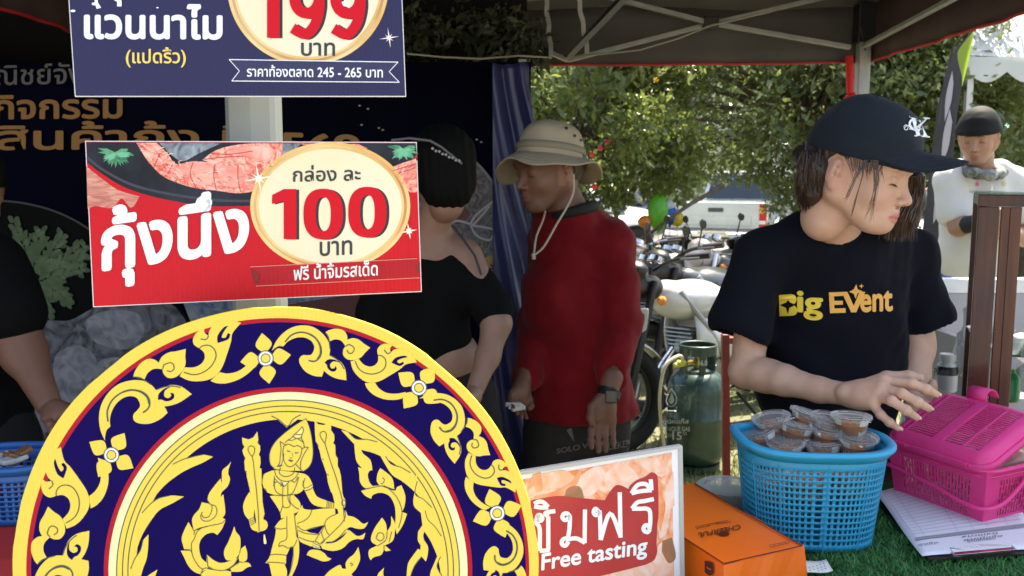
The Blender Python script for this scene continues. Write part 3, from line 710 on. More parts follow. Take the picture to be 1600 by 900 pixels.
W_.fill('672,612* 726,636* 735,660* 668,648*')
W_.fill('236,535* 246,535* 260,600 255,618 240,615 235,590*'); W_.fill('955,320* 975,370* 960,372*')
# left flames
G.zoom(270, 700, 4.5); D.zoom(270, 700, 4.5)
for s_ in ('410,95* 385,125 350,155 345,200 345,250* 335,215* 290,270 255,320 245,365 260,388* 205,378* 185,430 150,470 135,510 148,580* 190,560 270,545 340,530 372,505* 350,490* 368,460 365,400 355,325* 335,345* 345,310 385,270 402,220 390,180 395,140',
           '372,505* 345,570 312,612* 280,595 230,610 195,650 185,700 200,770 242,810* 250,845* 205,870* 160,820 138,760 130,690 135,640 150,590 175,575 260,550 340,530',
           '110,520* 80,580 62,640 80,712* 130,722* 138,650 150,590*', '55,722* 80,770 110,830 150,870 195,888* 215,860* 170,810 142,760 130,722*',
           '240,750* 238,800 262,845 310,862 370,858 425,828 462,770* 400,795 340,808 290,790', '432,550* 415,600 390,660 365,710 360,750 375,785 402,792* 440,780 466,745* 476,690 472,625 445,590',
           '508,685* 475,715 470,740* 462,770* 470,806* 500,800 522,780 522,730', '400,852* 440,825 470,806* 530,806 552,832* 520,842 480,868 408,870*', '195,888* 240,850* 300,860 370,862 408,868* 412,915* 215,915*'): G.fill(s_, n=4)
for s_ in ('205,380 265,395 275,430 255,480 220,490 200,465 210,450', '265,398 300,410 310,450 290,490 245,515 205,505 195,470', '370,505 340,530 270,545 210,560 170,590 150,640 130,680 140,760 180,830 215,855', '150,580 150,610', '80,715 120,718 135,740', '245,820 250,835 300,858 370,858 430,820 460,770', '240,760 245,820', '400,850 460,805 490,805', '400,850 410,868', '195,888 215,850 250,845 300,858', '470,740 475,715', '245,370 262,395'): D.line(s_, 1.15)
# right flames and lower pieces
G.zoom(520, 660, 3.75); D.zoom(520, 660, 3.75)
for s_ in ('125,118* 160,140 175,180 220,220 232,280* 215,285 205,310 215,350 235,375* 190,385 160,350 155,300 148,262* 172,270* 140,230 130,180*',
           '165,400* 190,395 240,372 300,370* 360,392* 350,330 310,290 278,268* 262,300 258,345 275,370* 360,400 375,380 402,368* 425,430 420,490 405,525* 435,535* 420,580 400,620 375,655* 365,620* 360,670 345,700 305,720* 340,750* 310,755 300,740* 285,775 240,790 222,808* 210,780 215,745 260,722* 228,700 225,670 245,620 288,558* 310,590 318,640* 340,600 342,548* 360,580 365,600* 368,540 360,480 330,430 280,412 235,425 225,448* 190,430',
           '538,582* 545,620 530,660 535,690* 558,730 555,780 545,815* 520,785* 490,820 470,860 455,910* 432,910* 440,830 470,780 500,740* 512,745 515,720* 498,690 500,640*',
           '150,730* 160,800 135,860 110,890 130,910* -60,915* -20,870 40,835 55,855 78,858* 75,825 95,795 125,770', '300,852* 295,880 300,910* 255,910* 270,880*'): G.fill(s_, n=4)
for s_ in ('165,400 220,385 300,375 360,420 395,480 405,540 385,620', '280,360 295,355 302,335 290,325', '260,660 255,680 280,695 300,675 290,650 265,650 258,670', '318,640 310,690 260,725', '360,392 372,385', '520,790 480,840 455,900', '105,842 115,835 110,825 100,828', '300,720 300,742', '345,640 330,700'): D.line(s_, 1.15)
G.build('gold_figures', M_gold, eb); W_.build('white_details', M_pale, eb); D.build('figure_outline', M_line, eb); AL.build('scroll_outline', M_line, eb)
# stand of the emblem
MB().bar(P(430, 1300, 1.03), P(430, 560, 1.03), .03, .02, (0, 1, 0)).build('back_brace', M_edge, eb)

# ---------------------------------------------------------------- price boards on the grey post
ps = vplane(P(133, 300, 1.02), P(655, 300, 1.11)); ps.sc = .4
def board(nm, lab, quad, base):
    t = thing(nm, lab, 'price sign', tuple(ps.hit(*base, -.01)))
    q = MB(); f = [ps.hit(*c, 0) for c in quad]; b = [ps.hit(*c, 0)-ps.n*.005 for c in quad]
    q.add(f+b, [(0, 1, 2, 3), (7, 6, 5, 4)]+[(k, 4+k, 4+(k+1) % 4, (k+1) % 4) for k in range(4)]); fix_normals(q.build('board', M_edge, t)); return t
def inset(quad, d=1.2):
    cx = sum(c[0] for c in quad)/4; cy = sum(c[1] for c in quad)/4
    return [(x+(d if x < cx else -d), y+(d if y < cy else -d)) for x, y in quad]
def medal(t, cx, cy, rx, ry, clip, lay=.001, m_in=None):
    mg = mat('medal_gold', (.72, .40, .10), .3, metal=.4, var=1, vs=9, col2=(.86, .68, .36)); md = mat('medal_rim_dark', (.50, .20, .09), .35, metal=.3, var=1, vs=7, col2=(.80, .62, .30))
    mc = m_in or mat('medal_cream', (.80, .75, .58), .45, var=1, vs=3, col2=(.78, .66, .38), wave=(60, .03))
    for (k, m, n_) in ((1, mg, 'medal_rim'), (.958, md, 'medal_groove'), (.925, mg, 'medal_rim'), (.895, mc, 'medal_face')):
        pts = [(cx+rx*k*math.cos(a), cy+ry*k*math.sin(a)) for a in [2*math.pi*i/120 for i in range(120)]]
        pts = [p for p in pts if clip[0] < p[1] < clip[1]]
        pts.sort(key=lambda p: 0); A = Art(ps, lay); lay += .0003
        # keep the arc ordered from the clip line round
        i0 = max(range(len(pts)), key=lambda i: math.hypot(pts[i][0]-pts[i-1][0], pts[i][1]-pts[i-1][1])); pts = pts[i0:]+pts[:i0]
        A.poly(pts); A.build(n_, m, t)
    return lay
M_wht = mat('print_bright_white', (.85, .88, .92), .4); M_ink = mat('print_ink', (.02, .03, .035), .4); M_num = mat('print_number_red', (.60, .004, .016), .45, spec=.2); M_shd = mat('print_number_shade', (.02, .01, .02), .5)
M_nb = mat('board_navy', (.022, .020, .078), .4, var=.4, vs=5, col2=(.030, .028, .090), wave=(60, .25), spec=.25)
q1 = [(96, -170), (622, -170), (634.5, 151), (117, 151)]
t = board('price_board', 'navy price sign with 199 in a gold medal at the top of the post', q1, (376, 151))
A = Art(ps, .0006); A.poly(inset(q1)); A.build('print_ground', M_nb, t)
lay = medal(t, 481, -22, 126, 124, (-200, 96), .001)
A = Art(ps, lay); A.raw('358,93* 622,97* 608,112* 624,128.5* 362,126.5* 374,111*'); A.build('ribbon', mat('ribbon_navy', (.030, .028, .095), .36, spec=.35, wave=(60, .25)), t)
A = Art(ps, lay+.0004); A.line([(358, 93), (622, 97)], 1.3); A.line([(622, 97), (608, 112)], 1.0); A.line([(608, 112), (624, 128.5)], 1.0); A.line([(624, 128.5), (362, 126.5)], 1.3); A.line([(362, 126.5), (374, 111)], 1.0); A.line([(374, 111), (358, 93)], 1.0)
A.text('ราคาท้องตลาด 245 - 265 บาท', (386, 119.5), (598, 121), 18, .015)
A.text('แวนนาไม', (133, 59.5), (346, 60.5), 52, .03)
A.raw('528,-4* 530,4* 540,1* 548,14* 540,10* 532,9*'); A.raw('174,-12* 184,-12* 190,2* 190,10* 183,10* 183,3* 178,0*')
for (x, y, a, b) in ((148, 6, 5, 2), (114, 17, 4, 2), (246, 12, 2, 2)): A.disc(x, y, a, n=8, ry=.5)
A.raw('147,-8* 152,-8* 153,4* 158,12* 151,14* 148,4*')
A.build('white_lettering', M_wht, t)
A = Art(ps, lay+.0004); A.text('(แปดริ้ว)', (197, 105), (290, 105), 31, .016); A.build('yellow_lettering', mat('print_yellow', (.85, .62, .14), .4), t)
def digits(A, which, dx, dy):
    for (d, x0, x1, yb, h) in which:
        x0 += dx; x1 += dx; yb += dy
        if d == '1':
            w_ = x1-x0; A.raw(f'{x1-w_*.52},{yb-h}* {x1},{yb-h}* {x1},{yb}* {x1-w_*.52},{yb}* {x1-w_*.52},{yb-h*.76}* {x0},{yb-h*.70}* {x0},{yb-h*.88}*')
        elif d == '0':
            cx, cy = (x0+x1)/2, yb-h/2; vs = []; n = 60; T = .31
            for k in range(n):
                a = 2*math.pi*k/n
                for (rx, ry) in (((x1-x0)/2, h/2), ((x1-x0)/2*(1-2*T), h/2*(1-T*1.05))):
                    c, s_ = math.cos(a), math.sin(a); vs.append(A.pl.hit(cx+rx*math.copysign(abs(c)**.82, c), cy-ry*math.copysign(abs(s_)**.82, s_), A.off))
            A.mb.add(vs, [(2*k, 2*((k+1) % n), 2*((k+1) % n)+1, 2*k+1) for k in range(n)])
        else:
            w_ = x1-x0; T = 17; cx = (x0+x1)/2; ry = h*.33; rx = w_/2-T/2; cy = yb-h+ry
            A.line([(cx+rx*math.cos(a), cy-(ry-T*.45)*math.sin(a)) for a in [2*math.pi*k/24 for k in range(24)]], T, closed=True, n=2)
            A.line([(x1-T/2, cy-4), (x1-T/2+.3, cy+14), (x1-T/2-5, yb-h*.26), (cx+3, yb-T*.5), (cx-7, yb-T*.42), (x0+5, yb-h*.17)], T*.96, n=4)
d199 = [('1', 399, 437, 59, 92), ('9', 452, 507, 59.5, 92), ('9', 516, 571, 60, 92)]
d100 = [('1', 425, 463, 373.5, 78), ('0', 474, 536, 374, 79), ('0', 544, 604, 371, 79)]
A = Art(ps, lay); digits(A, d199, 4.5, .8); A.build('number_shade', M_shd, t)
A = Art(ps, lay+.0012); digits(A, d199, 0, 0); A.build('number', M_num, t)
A = Art(ps, lay+.0004); A.text('บาท', (471, 87), (523, 87), 20, .018); A.build('dark_lettering', M_ink, t)
A = Art(ps, lay+.0006)
for a in range(8):
    L_ = 16 if a % 2 == 0 else 8; an = R(a*45+8); A.raw(f'{608+math.cos(an)*L_},{59-math.sin(an)*L_}* {608+math.cos(an+1.57)*1.3},{59-math.sin(an+1.57)*1.3}* {608-math.cos(an+1.57)*1.3},{59+math.sin(an+1.57)*1.3}*')
A.build('sparkle', mat('print_sparkle', (.9, .8, .78), .4), t)

q2 = [(133, 220), (651, 222), (659, 456), (145.5, 480)]
t2 = board('price_board', 'red price sign with 100 in a gold medal and a steamed shrimp photo', q2, (400, 470))
M_rb = mat('board_red', (.60, .004, .016), .45, var=.5, vs=4, col2=(.48, .003, .012), wave=(60, .22), spec=.25)
A = Art(ps, .0006); A.poly(inset(q2)); A.build('print_ground', M_rb, t2)
def pr(name, m, shapes, off, t=t2, lines=None, w_=1.2):
    A = Art(ps, off)
    for s_ in shapes: A.fill(s_, n=5)
    for s_ in lines or []: A.line(s_, w_)
    A.build(name, m, t)
M_plate = mat('print_plate_dark', (.006, .008, .012), .45, var=1, vs=25, col2=(.024, .028, .042), wave=(60, .3), spec=.2)
M_shr = mat('print_shrimp', (.74, .10, .07), .4, var=1, vs=75, col2=(.88, .50, .40), vdist=2.5, wave=(60, .15), spec=.3)
M_shr2 = mat('print_shrimp_pale', (.86, .50, .40), .4, var=1, vs=35, col2=(.80, .16, .12), vdist=1)
M_grn = mat('print_parsley', (.02, .17, .08), .4, var=1, vs=60, col2=(.10, .38, .20))
M_ice = mat('print_ice', (.30, .36, .42), .4, var=1, vs=40, col2=(.06, .08, .10), vdist=2)
pr('wood_print', mat('print_pink_wood', (.70, .35, .24), .45, var=1, vs=40, col2=(.45, .12, .10), stretch=(1, 1, 6), vdist=1), ['135,260* 160,280 185,297 218,307* 205,325 190,310 175,325 150,322 137,326*'], .0008)
pr('plate_print', M_plate, ['135,222* 400,223* 650,224* 652,250* 560,330 410,322 330,322 260,312 200,295 160,272 136,254*'], .001)
pr('red_field_print', M_rb, ['652,240* 640,330 655,400* 640,400 640,300 630,270*'], .0011)
pr('plate_rim_print', mat('print_plate_rim', (.03, .035, .07), .3, var=.6, vs=20), [], .0012, lines=['136,246 165,268 210,290 270,304 340,313 400,314'], w_=4)
pr('ice_print', M_ice, ['248,223* 330,223* 345,224* 310,240 285,252 265,240*', '440,224* 470,224* 455,240 440,250 430,240*'], .0012)
pr('shrimp_print', M_shr, ['213,223* 245,223* 262,240 275,256 300,252 335,254 372,256 402,240* 420,270 400,296 372,302 340,298 306,294 275,285 250,272 228,248*', '316,250* 335,236 360,228 395,224 442,224* 438,250 420,280 400,296 380,270*', '462,224* 560,225* 575,232* 540,232 500,230*', '600,270 620,258 650,248* 652,300* 640,300 630,290 612,285*'], .0014)
pr('shrimp_highlight_print', M_shr2, ['268,262 290,256 325,258 335,275 325,290 300,286 280,278*', '340,262 368,260 380,275 372,292 348,290*', '360,232 400,228 430,235 415,250 385,246*', '610,280* 640,262 651,262* 651,275*'], .0017)
pr('shrimp_line_print', mat('print_shrimp_line', (.45, .03, .04), .4), [], .0019, lines=['336,256 334,275 338,297', '302,253 297,272 306,293', '270,256 262,272', '372,257 372,280 376,300', '320,249 345,246 380,244', '330,240 360,241 395,236', '250,240 240,262', '605,275 625,270 650,262', '610,268 630,262 650,256'], w_=1.3)
rr = random.Random(12)
for (nm_, m_, n_, ww_) in (('shrimp_glint_print', mat('print_glint', (.88, .66, .58), .3), 36, 1.1), ('shrimp_vein_print', mat('print_vein', (.52, .035, .04), .4), 60, .9)):
    A = Art(ps, .0020)
    for k in range(n_):
        t_ = rr.random(); bx_, by_ = [(lerp(225, 300, t_*2), lerp(228, 285, t_*2)) if t_ < .5 else (lerp(300, 425, (t_-.5)*2), lerp(280, 262, (t_-.5)*2))][0]
        x, y = bx_+rr.uniform(-14, 14), max(by_+rr.uniform(-16, 14), 227); a = rr.uniform(-.5, 1.1); L_ = rr.uniform(3, 11)
        if x > 425 or y > 292: continue
        A.line([(x, y), (x+L_*.5*math.cos(a), y+L_*.5*math.sin(a)-1), (x+L_*math.cos(a), y+L_*math.sin(a))], rr.uniform(.5, 1)*ww_, n=2)
    for k in range(n_//3):
        x, y = rr.uniform(612, 648), rr.uniform(258, 292); a = rr.uniform(-1.2, -.2); A.line([(x, y), (x+6*math.cos(a), y+6*math.sin(a))], ww_*.7, n=1)
    A.build(nm_, m_, t2)
A = Art(ps, .0018); rr = random.Random(3)
def sprig(cx, cy, n, L0, up, clipy):
    for k in range(n):
        a = up+rr.uniform(-1.9, 1.9); L_ = L0*rr.uniform(.5, 1.1); ex, ey = cx+math.cos(a)*L_, max(cy-math.sin(a)*L_*.8, clipy); nx, ny = -math.sin(a)*3, -math.cos(a)*3
        A.raw(f'{cx},{cy}* {(cx+ex)/2+nx},{(cy+ey)/2+ny}* {ex},{ey}* {(cx+ex)/2-nx},{(cy+ey)/2-ny}*')
sprig(180, 238, 46, 28, -1.57, 223.5); sprig(630, 232, 40, 26, -1.57, 225); A.build('parsley_print', M_grn, t2)
A = Art(ps, .0019); rr = random.Random(4); sprig(182, 240, 20, 22, -1.57, 224); sprig(632, 234, 14, 20, -1.57, 226); A.build('parsley_light_print', mat('print_parsley_light', (.12, .45, .26), .4), t2)
lay = medal(t2, 516, 322, 125, 100, (-1, 414.5), .0021)
mr = mat('ribbon_red', (.48, .008, .022), .45, spec=.25, var=.5, vs=6, wave=(60, .25))
A = Art(ps, lay); A.raw('391,417* 652,404* 655,434* 400,447* 408,431*'); A.build('ribbon', mr, t2)
A = Art(ps, lay+.0003); A.line([(391, 417), (652, 404)], 1); A.line([(400, 447), (656, 434)], 1); A.build('ribbon_trim', mat('ribbon_trim', (.75, .25, .2), .3, metal=.3), t2)
A = Art(ps, lay+.0003); A.raw('655,410* 648,420* 656,428*'); A.raw('391,418* 406,431* 400,446* 396,432*'); A.build('ribbon_shade', mat('ribbon_fold', (.2, .005, .01), .5), t2)
A = Art(ps, lay+.0005); A.text('กุ้งนึ่ง', (161, 450), (386, 418), 124, .032); A.text('ฟรี น้ำจิ้มรสเด็ด', (459, 438), (590, 430), 24, .015); A.build('white_lettering', M_wht, t2)
A = Art(ps, lay+.0005); A.text('กล่อง ละ', (458, 284), (563, 282), 25, .018); A.text('บาท', (500, 400), (550, 397.5), 22, .018); A.build('dark_lettering', M_ink, t2)
A = Art(ps, lay); digits(A, d100, 4.5, .8); A.build('number_shade', M_shd, t2)
A = Art(ps, lay+.0012); digits(A, d100, 0, 0); A.build('number', M_num, t2)
A = Art(ps, lay+.0012)
for (cx, cy, Lb) in ((404, 279, 24), (639, 361, 13)):
    for a in range(8):
        L_ = Lb if a % 2 == 0 else Lb*.5; an = R(a*45+10); A.raw(f'{cx+math.cos(an)*L_},{cy-math.sin(an)*L_}* {cx+math.cos(an+1.57)*2},{cy-math.sin(an+1.57)*2}* {cx-math.cos(an+1.57)*2},{cy+math.sin(an+1.57)*2}*')
    A.disc(cx, cy, Lb*.22, n=16)
A.build('sparkle', mat('print_sparkle_gold', (.95, .9, .7), .4), t2)

# grey square post behind the boards
yp = P(390, 200, 1.14)
gp = thing('sign_post', 'pale grey square post carrying the two price signs', 'post', (yp.x, 1.14, 0))
px0, px1 = P(349, 200, 1.12).x, P(427, 200, 1.12).x
q = MB(); wv = px1-px0; q.add([(px0, 1.118+.012, 0), (px0+.008, 1.118, 0), (px0+wv*.58, 1.114, 0), (px1-.004, 1.12, 0), (px1, 1.13, 0), (px1, 1.165, 0), (px0, 1.165, 0)]+[(px0, 1.13, 2.3), (px0+.008, 1.118, 2.3), (px0+wv*.58, 1.114, 2.3), (px1-.004, 1.12, 2.3), (px1, 1.13, 2.3), (px1, 1.165, 2.3), (px0, 1.165, 2.3)],
      [(i, (i+1) % 7, 7+(i+1) % 7, 7+i) for i in range(7)]+[tuple(range(7))[::-1], tuple(range(7, 14))])
q.build('column', mat('post_pale_grey', (.20, .225, .22), .5, var=.5, vs=10, col2=(.16, .18, .18)), gp)
MB().box((yp.x, 1.145, .01), (.2, .2, .02)).build('base_plate', M_post, gp, bevel=.003)

# ---------------------------------------------------------------- free tasting stand
pt = vplane(P(830, 737, 1.18), P(1064, 697, 1.30))
ft = thing('sign_stand', 'white-framed acrylic stand advertising free tasting beside the orange box', 'sign stand', tuple(PZ(950, 985, .815)))
qf = [(700, 757), (1063, 697), (1068, 1005), (710, 1080)]
q = MB(); f = [pt.hit(*c, 0) for c in qf]; b = [x-pt.n*.004 for x in f]; q.add(f+b, [(0, 1, 2, 3), (7, 6, 5, 4)]+[(k, 4+k, 4+(k+1) % 4, (k+1) % 4) for k in range(4)])
fix_normals(q.build('back_sheet', mat('poster_paper', (.80, .84, .90), .35), ft))
qi = [(712, 768), (1049.5, 707), (1055, 995), (720, 1060)]
M_pf = mat('poster_shrimp', (.80, .25, .08), .4, var=1, vs=22, col2=(.88, .62, .48), vdist=2.5, spec=.3)
A = Art(pt, .0006); A.poly(qi); A.build('poster', M_pf, ft)
A = Art(pt, .0009)
for s_ in ('840,742* 880,735 895,745 880,760 850,765*', '905,745 935,728 945,745 930,770 912,775 900,762', '950,735 975,725 1000,750 985,770 955,768 943,752', '1000,722 1025,715 1040,725 1035,745 1010,735', '1040,765* 1052,735* 1054,790* 1040,800 1030,790', '1030,800 1048,795* 1042,830 1030,840', '955,895* 1000,880 1050,868* 1054,905* 950,905*', '1030,850 1050,845* 1053,880* 1025,880'): A.fill(s_)
A.build('prawn_pale_print', mat('poster_prawn_pale', (.86, .66, .60), .35, var=1, vs=40, col2=(.85, .45, .28), vdist=1), ft)
A = Art(pt, .0011)
for s_ in ('836,775 860,770 890,755 905,735* 908,742 895,765 870,778 840,782', '985,760 1005,765 1020,745* 1024,760 1005,780 990,775', '832,742* 845,738* 848,765 838,768*', '1030,770 1040,790 1032,830* 1024,800'): A.fill(s_)
A.build('prawn_red_print', mat('poster_prawn_red', (.80, .22, .08), .35, var=1, vs=30, col2=(.86, .42, .22)), ft)
A = Art(pt, .0011); A.fill('1035,845* 1050,840* 1056,870 1045,880 1034,862*'); A.fill('885,765 905,760 912,780 900,800 885,790'); A.build('herb_print', mat('poster_herb', (.30, .15, .07), .4, var=1, vs=40, col2=(.45, .18, .10)), ft)
A = Art(pt, .0014); A.fill('830,782* 870,775 905,778 945,782* 958,762 968,758 982,764* 985,758 995,750 1008,745 1018,738 1026,742 1028,752 1029,800 1027,820* 1026,850 1027,862 1022,875 1010,882* 955,896 900,908 820,922*', n=4)
A.build('red_plaque_print', mat('poster_plaque', (.42, .030, .035), .42, var=.5, vs=8, col2=(.52, .08, .07), spec=.3), ft)
A = Art(pt, .0017).zoom(820, 680, 4.092); lw = 6.6
for s_ in ('60,440 90,425 120,430 150,460', '60,455 100,462 150,462', '95,505 85,520 88,545 105,545 112,528 100,512 82,515 75,560 95,600 95,740', '95,740 160,735', '150,520 150,735', '150,520 130,500 160,490 195,485',
           '290,520 270,500 248,505 240,525 255,542 275,535 288,520 285,600 275,660', '278,680 262,705 240,700 238,675 258,660 280,665 330,660 385,688', '385,475 382,690', '470,485 452,470 440,490 450,510 470,505 478,485 482,560 485,670', '485,670 545,500 610,640', '607,365 612,655', '682,372 720,320 770,312 800,340 812,352', '682,372 740,358 812,352', '805,282 810,352',
           '685,470 720,430 770,420 825,408', '685,470 740,470 780,470 800,490 802,560 795,600', '800,600 785,620 762,610 760,590 775,575 795,585 800,600'):
    A.line(s_, lw, n=5); lw += .0
A.tf = lambda x, y: (x, y)
A.build('thai_lettering', M_wht, ft)
A = Art(pt, .0019); A.text('Free tasting', (846, 899), (1010, 872.5), 33, .025, slant=.04)
A.build('english_lettering', M_wht, ft)
M_clear = mat('clear_plastic', (.75, .8, .85), .06, alpha=.10, spec=.6)
q = MB()
a_, b_ = pt.hit(700, 757, .001), pt.hit(1063, 697, .001); q.bar(a_, b_, .007, .005); q.bar(b_, pt.hit(1068, 1005, .001), .006, .005); q.build('frame_edge', mat('frame_grey', (.42, .44, .46), .3), ft)
bb = (pt.hit(1068, 1005)+pt.hit(710, 1080))/2; q = MB(); dd = (pt.hit(1068, 1000)-pt.hit(715, 1075)); dd.z = 0; dd.normalize(); z_ = .818
q.box((bb.x, bb.y+.02, z_), (.30, .08, .008), Matrix((dd, Vector((-dd.y, dd.x, 0)), Vector((0, 0, 1)))).transposed()); q.build('base', mat('base_white', (.7,.7,.72), .4), ft)

# ---------------------------------------------------------------- printed backdrop
pb = Plane((0, 3.3, 0), (0, -1, 0))
bd = thing('backdrop', 'navy printed backdrop with gold Thai lettering and seafood pictures', 'backdrop', (-1, 3.3, 0))
M_bd = mat('backdrop_navy', (.0018, .0020, .014), .85, var=.8, vs=1.5, col2=(.0008, .0008, .005), spec=.06, bump=.12, bs=5)
q = MB(); bx0, bx1 = -2.6, P(829, 300, 3.3).x
def bfn(u, v):
    x = lerp(bx0, bx1, u); z = lerp(.05, 1.885, v); return (x, 3.304+.006*math.sin(u*40), z)
q.grid(bfn, 40, 10).build('sheet', M_bd, bd, solid=.002, smooth='all')
def bp(name, m, shapes, off, lines=None, w_=2):
    A = Art(pb, off)
    for s_ in shapes: A.fill(s_, n=6)
    for s_ in lines or []: A.line(s_, w_)
    A.build(name, m, bd)
bp('plate_print', mat('bd_plate', (.0035, .0037, .0045), .7, var=.6, vs=4, spec=.1), ['-80,318 0,312* 50,320 100,335 150,365 220,420 280,480 330,560 340,700 300,900 -100,900*'], .012)
bp('plate_rim_print', mat('bd_rim', (.035, .04, .05), .6), [], .014, ['-60,318 0,314 50,320 100,336 150,366 220,425 270,480 305,540'], 3)
bp('squid_print', mat('bd_squid', (.17, .175, .21), .6, var=1, vs=9, col2=(.03, .033, .045), vdist=3), ['-60,520 30,500 80,500* 110,500 150,480 200,470 260,470 300,520 330,620 320,800 250,900 -60,900*'], .015)
bp('squid_highlight_print', mat('bd_squid_hi', (.30, .31, .37), .6, var=1, vs=14, col2=(.16, .16, .20), vdist=2), ['135,500 170,485 215,490 225,520 200,545 160,540 140,525', '85,560 120,540 150,560 140,600 110,640 90,620', '150,570 190,560 210,600 180,640 150,620', '30,520 60,510 70,540 50,560', '20,640 60,620 80,660 50,690'], .017)
bp('sea_print', mat('bd_sea', (.045, .09, .19), .6, var=1, vs=14, col2=(.26, .30, .34), vdist=2), ['285,470* 380,465 480,460 560,462 620,500* 600,560 500,600 400,600 320,560*'], .018)
bp('maroon_band_print', mat('bd_maroon', (.10, .02, .028), .6), ['440,478* 560,460 640,470* 640,520* 560,520 480,500*'], .020)
rr = random.Random(9)
for (nm_, m_, off, sc_) in (('herb_print', mat('bd_herb', (.035, .075, .028), .6, var=1, vs=20, col2=(.075, .13, .06)), .021, 1.0), ('herb_light_print', mat('bd_herb_light', (.11, .17, .085), .6, var=1, vs=20, col2=(.06, .11, .045)), .0225, .75)):
    A = Art(pb, off)
    for (x0, y0, x1, y1) in ((50, 420, 22, 348), (50, 420, 5, 400), (60, 430, 95, 372), (60, 430, 128, 385), (60, 440, 125, 420), (50, 430, 62, 365), (70, 440, 105, 470), (60, 440, 75, 490), (40, 420, -20, 380), (70, 430, 130, 400)):
        for k in range(11):
            tt = k/10; cx, cy = lerp(x0, x1, tt), lerp(y0, y1, tt)
            for sg in (-1, 1):
                a = math.atan2(y1-y0, x1-x0)+sg*rr.uniform(.3, 1.1); L_ = rr.uniform(16, 26)*(1.1-.4*tt)*sc_; ex, ey = cx+math.cos(a)*L_, cy+math.sin(a)*L_; nx, ny = -math.sin(a)*4.2*sc_, math.cos(a)*4.2*sc_
                A.fill(f'{cx},{cy}* {lerp(cx,ex,.6)+nx},{lerp(cy,ey,.6)+ny} {ex},{ey} {lerp(cx,ex,.6)-nx},{lerp(cy,ey,.6)-ny}', n=2)
    A.build(nm_, m_, bd)
A = Art(pb, .012); A.text('พาณิชย์จังหวัด', (-60, 134), (205, 129), 33, .01); A.build('grey_lettering', mat('bd_grey_text', (.10, .10, .11), .5), bd)
A = Art(pb, .012); A.text('กิจกรรม', (-8, 186), (190, 184), 36, .025); A.text('ค้าสินค้ากุ้ง ปี', (-100, 247), (392, 245), 56, .02); A.text('2569', (398, 240), (560, 246), 34, .03)
A.build('gold_lettering', mat('bd_gold_text', (.30, .135, .022), .5), bd)
# picture roundel cut by the woman's shoulder
bp('roundel_rim_print', mat('bd_roundel_rim', (.22, .20, .22), .5), ['700,232* 735,245 765,275 790,320 802,370 802,420 790,455 760,470 700,470 620,470 600,350 620,260 660,235'], .024)
bp('roundel_print', mat('bd_roundel', (.20, .17, .17), .5, var=1, vs=26, col2=(.055, .045, .05), vdist=2.5), ['700,236* 733,248 762,278 787,322 798,370 798,420 785,455 760,468 700,468 622,468 604,350 622,262 660,238'], .026)
bp('red_fin_print', mat('bd_red_fin', (.20, .035, .03), .5, var=1, vs=30, col2=(.06, .02, .02)), ['705,245* 735,255 745,275 740,300 715,320 695,300*', '690,330 720,322 735,335 715,350'], .028)
bp('bag_tie_print', mat('bd_tie', (.42, .38, .42), .5), [], .029, ['735,352 755,355 772,360 765,375 745,368 735,352', '735,350 745,335 770,315 775,310', '735,350 715,345 700,350', '738,352 750,340 765,322'], 3.4)
bp('roundel_tag_print', mat('bd_tag', (.42, .24, .06), .5), ['775,399 788,404 795,418 793,436 785,450 775,454 762,450 750,440 745,425 750,410 762,401'], .031)
A = Art(pb, .033); A.text('กรัม', (752, 434), (784, 432), 20, .01); A.build('tag_lettering', mat('bd_tag_ink', (.03, .03, .03), .5), bd)
A = Art(pb, .020)
for (x, y) in ((745, 218), (752, 222), (588, 128), (562, 165), (575, 170), (592, 200), (598, 203), (565, 195), (688, 228), (692, 235), (697, 241), (680, 232)): A.disc(x-(0 if x > 600 else 0), y, 2.2, n=8, ry=.6)
A.build('speck_print', mat('bd_speck', (.28, .26, .27), .5), bd)
for (x, y, z) in ((-2.6, 3.34, 1.95), (bx1-.03, 3.36, 1.9)): MB().bar((x, y, 0), (x, y, z), .03).build('frame_post', M_post, bd)
MB().bar((-2.6, 3.345, 1.87), (bx1-.03, 3.345, 1.87), .025).build('frame_bar', M_blk, bd)
# blue plastic tarpaulin hanging at the backdrop's right end
q = MB(); a_, b_ = P(768, 300, 3.22), P(856, 300, 3.24)
def tfn(u, v):
    x = lerp(P(770, 300, 3.22).x, P(lerp(862, 826, min(max((v-.55)/.4, 0), 1)), 300, 3.24).x, u); z = lerp(.35, 1.87, v); return (x, 3.235+.020*math.sin(u*7+v*5)+.010*math.sin(u*17+v*23)+.012*math.sin(v*19+u*7), z)
q.grid(tfn, 60, 80); tag(q.build('tarpaulin', mat('tarp_blue', (.020, .024, .10), .36, var=1, vs=4, col2=(.045, .05, .15), bump=1.0, bs=9, spec=.6), smooth='all', solid=.002), 'crinkled violet-blue tarpaulin between the backdrop and the man in red', 'tarpaulin')
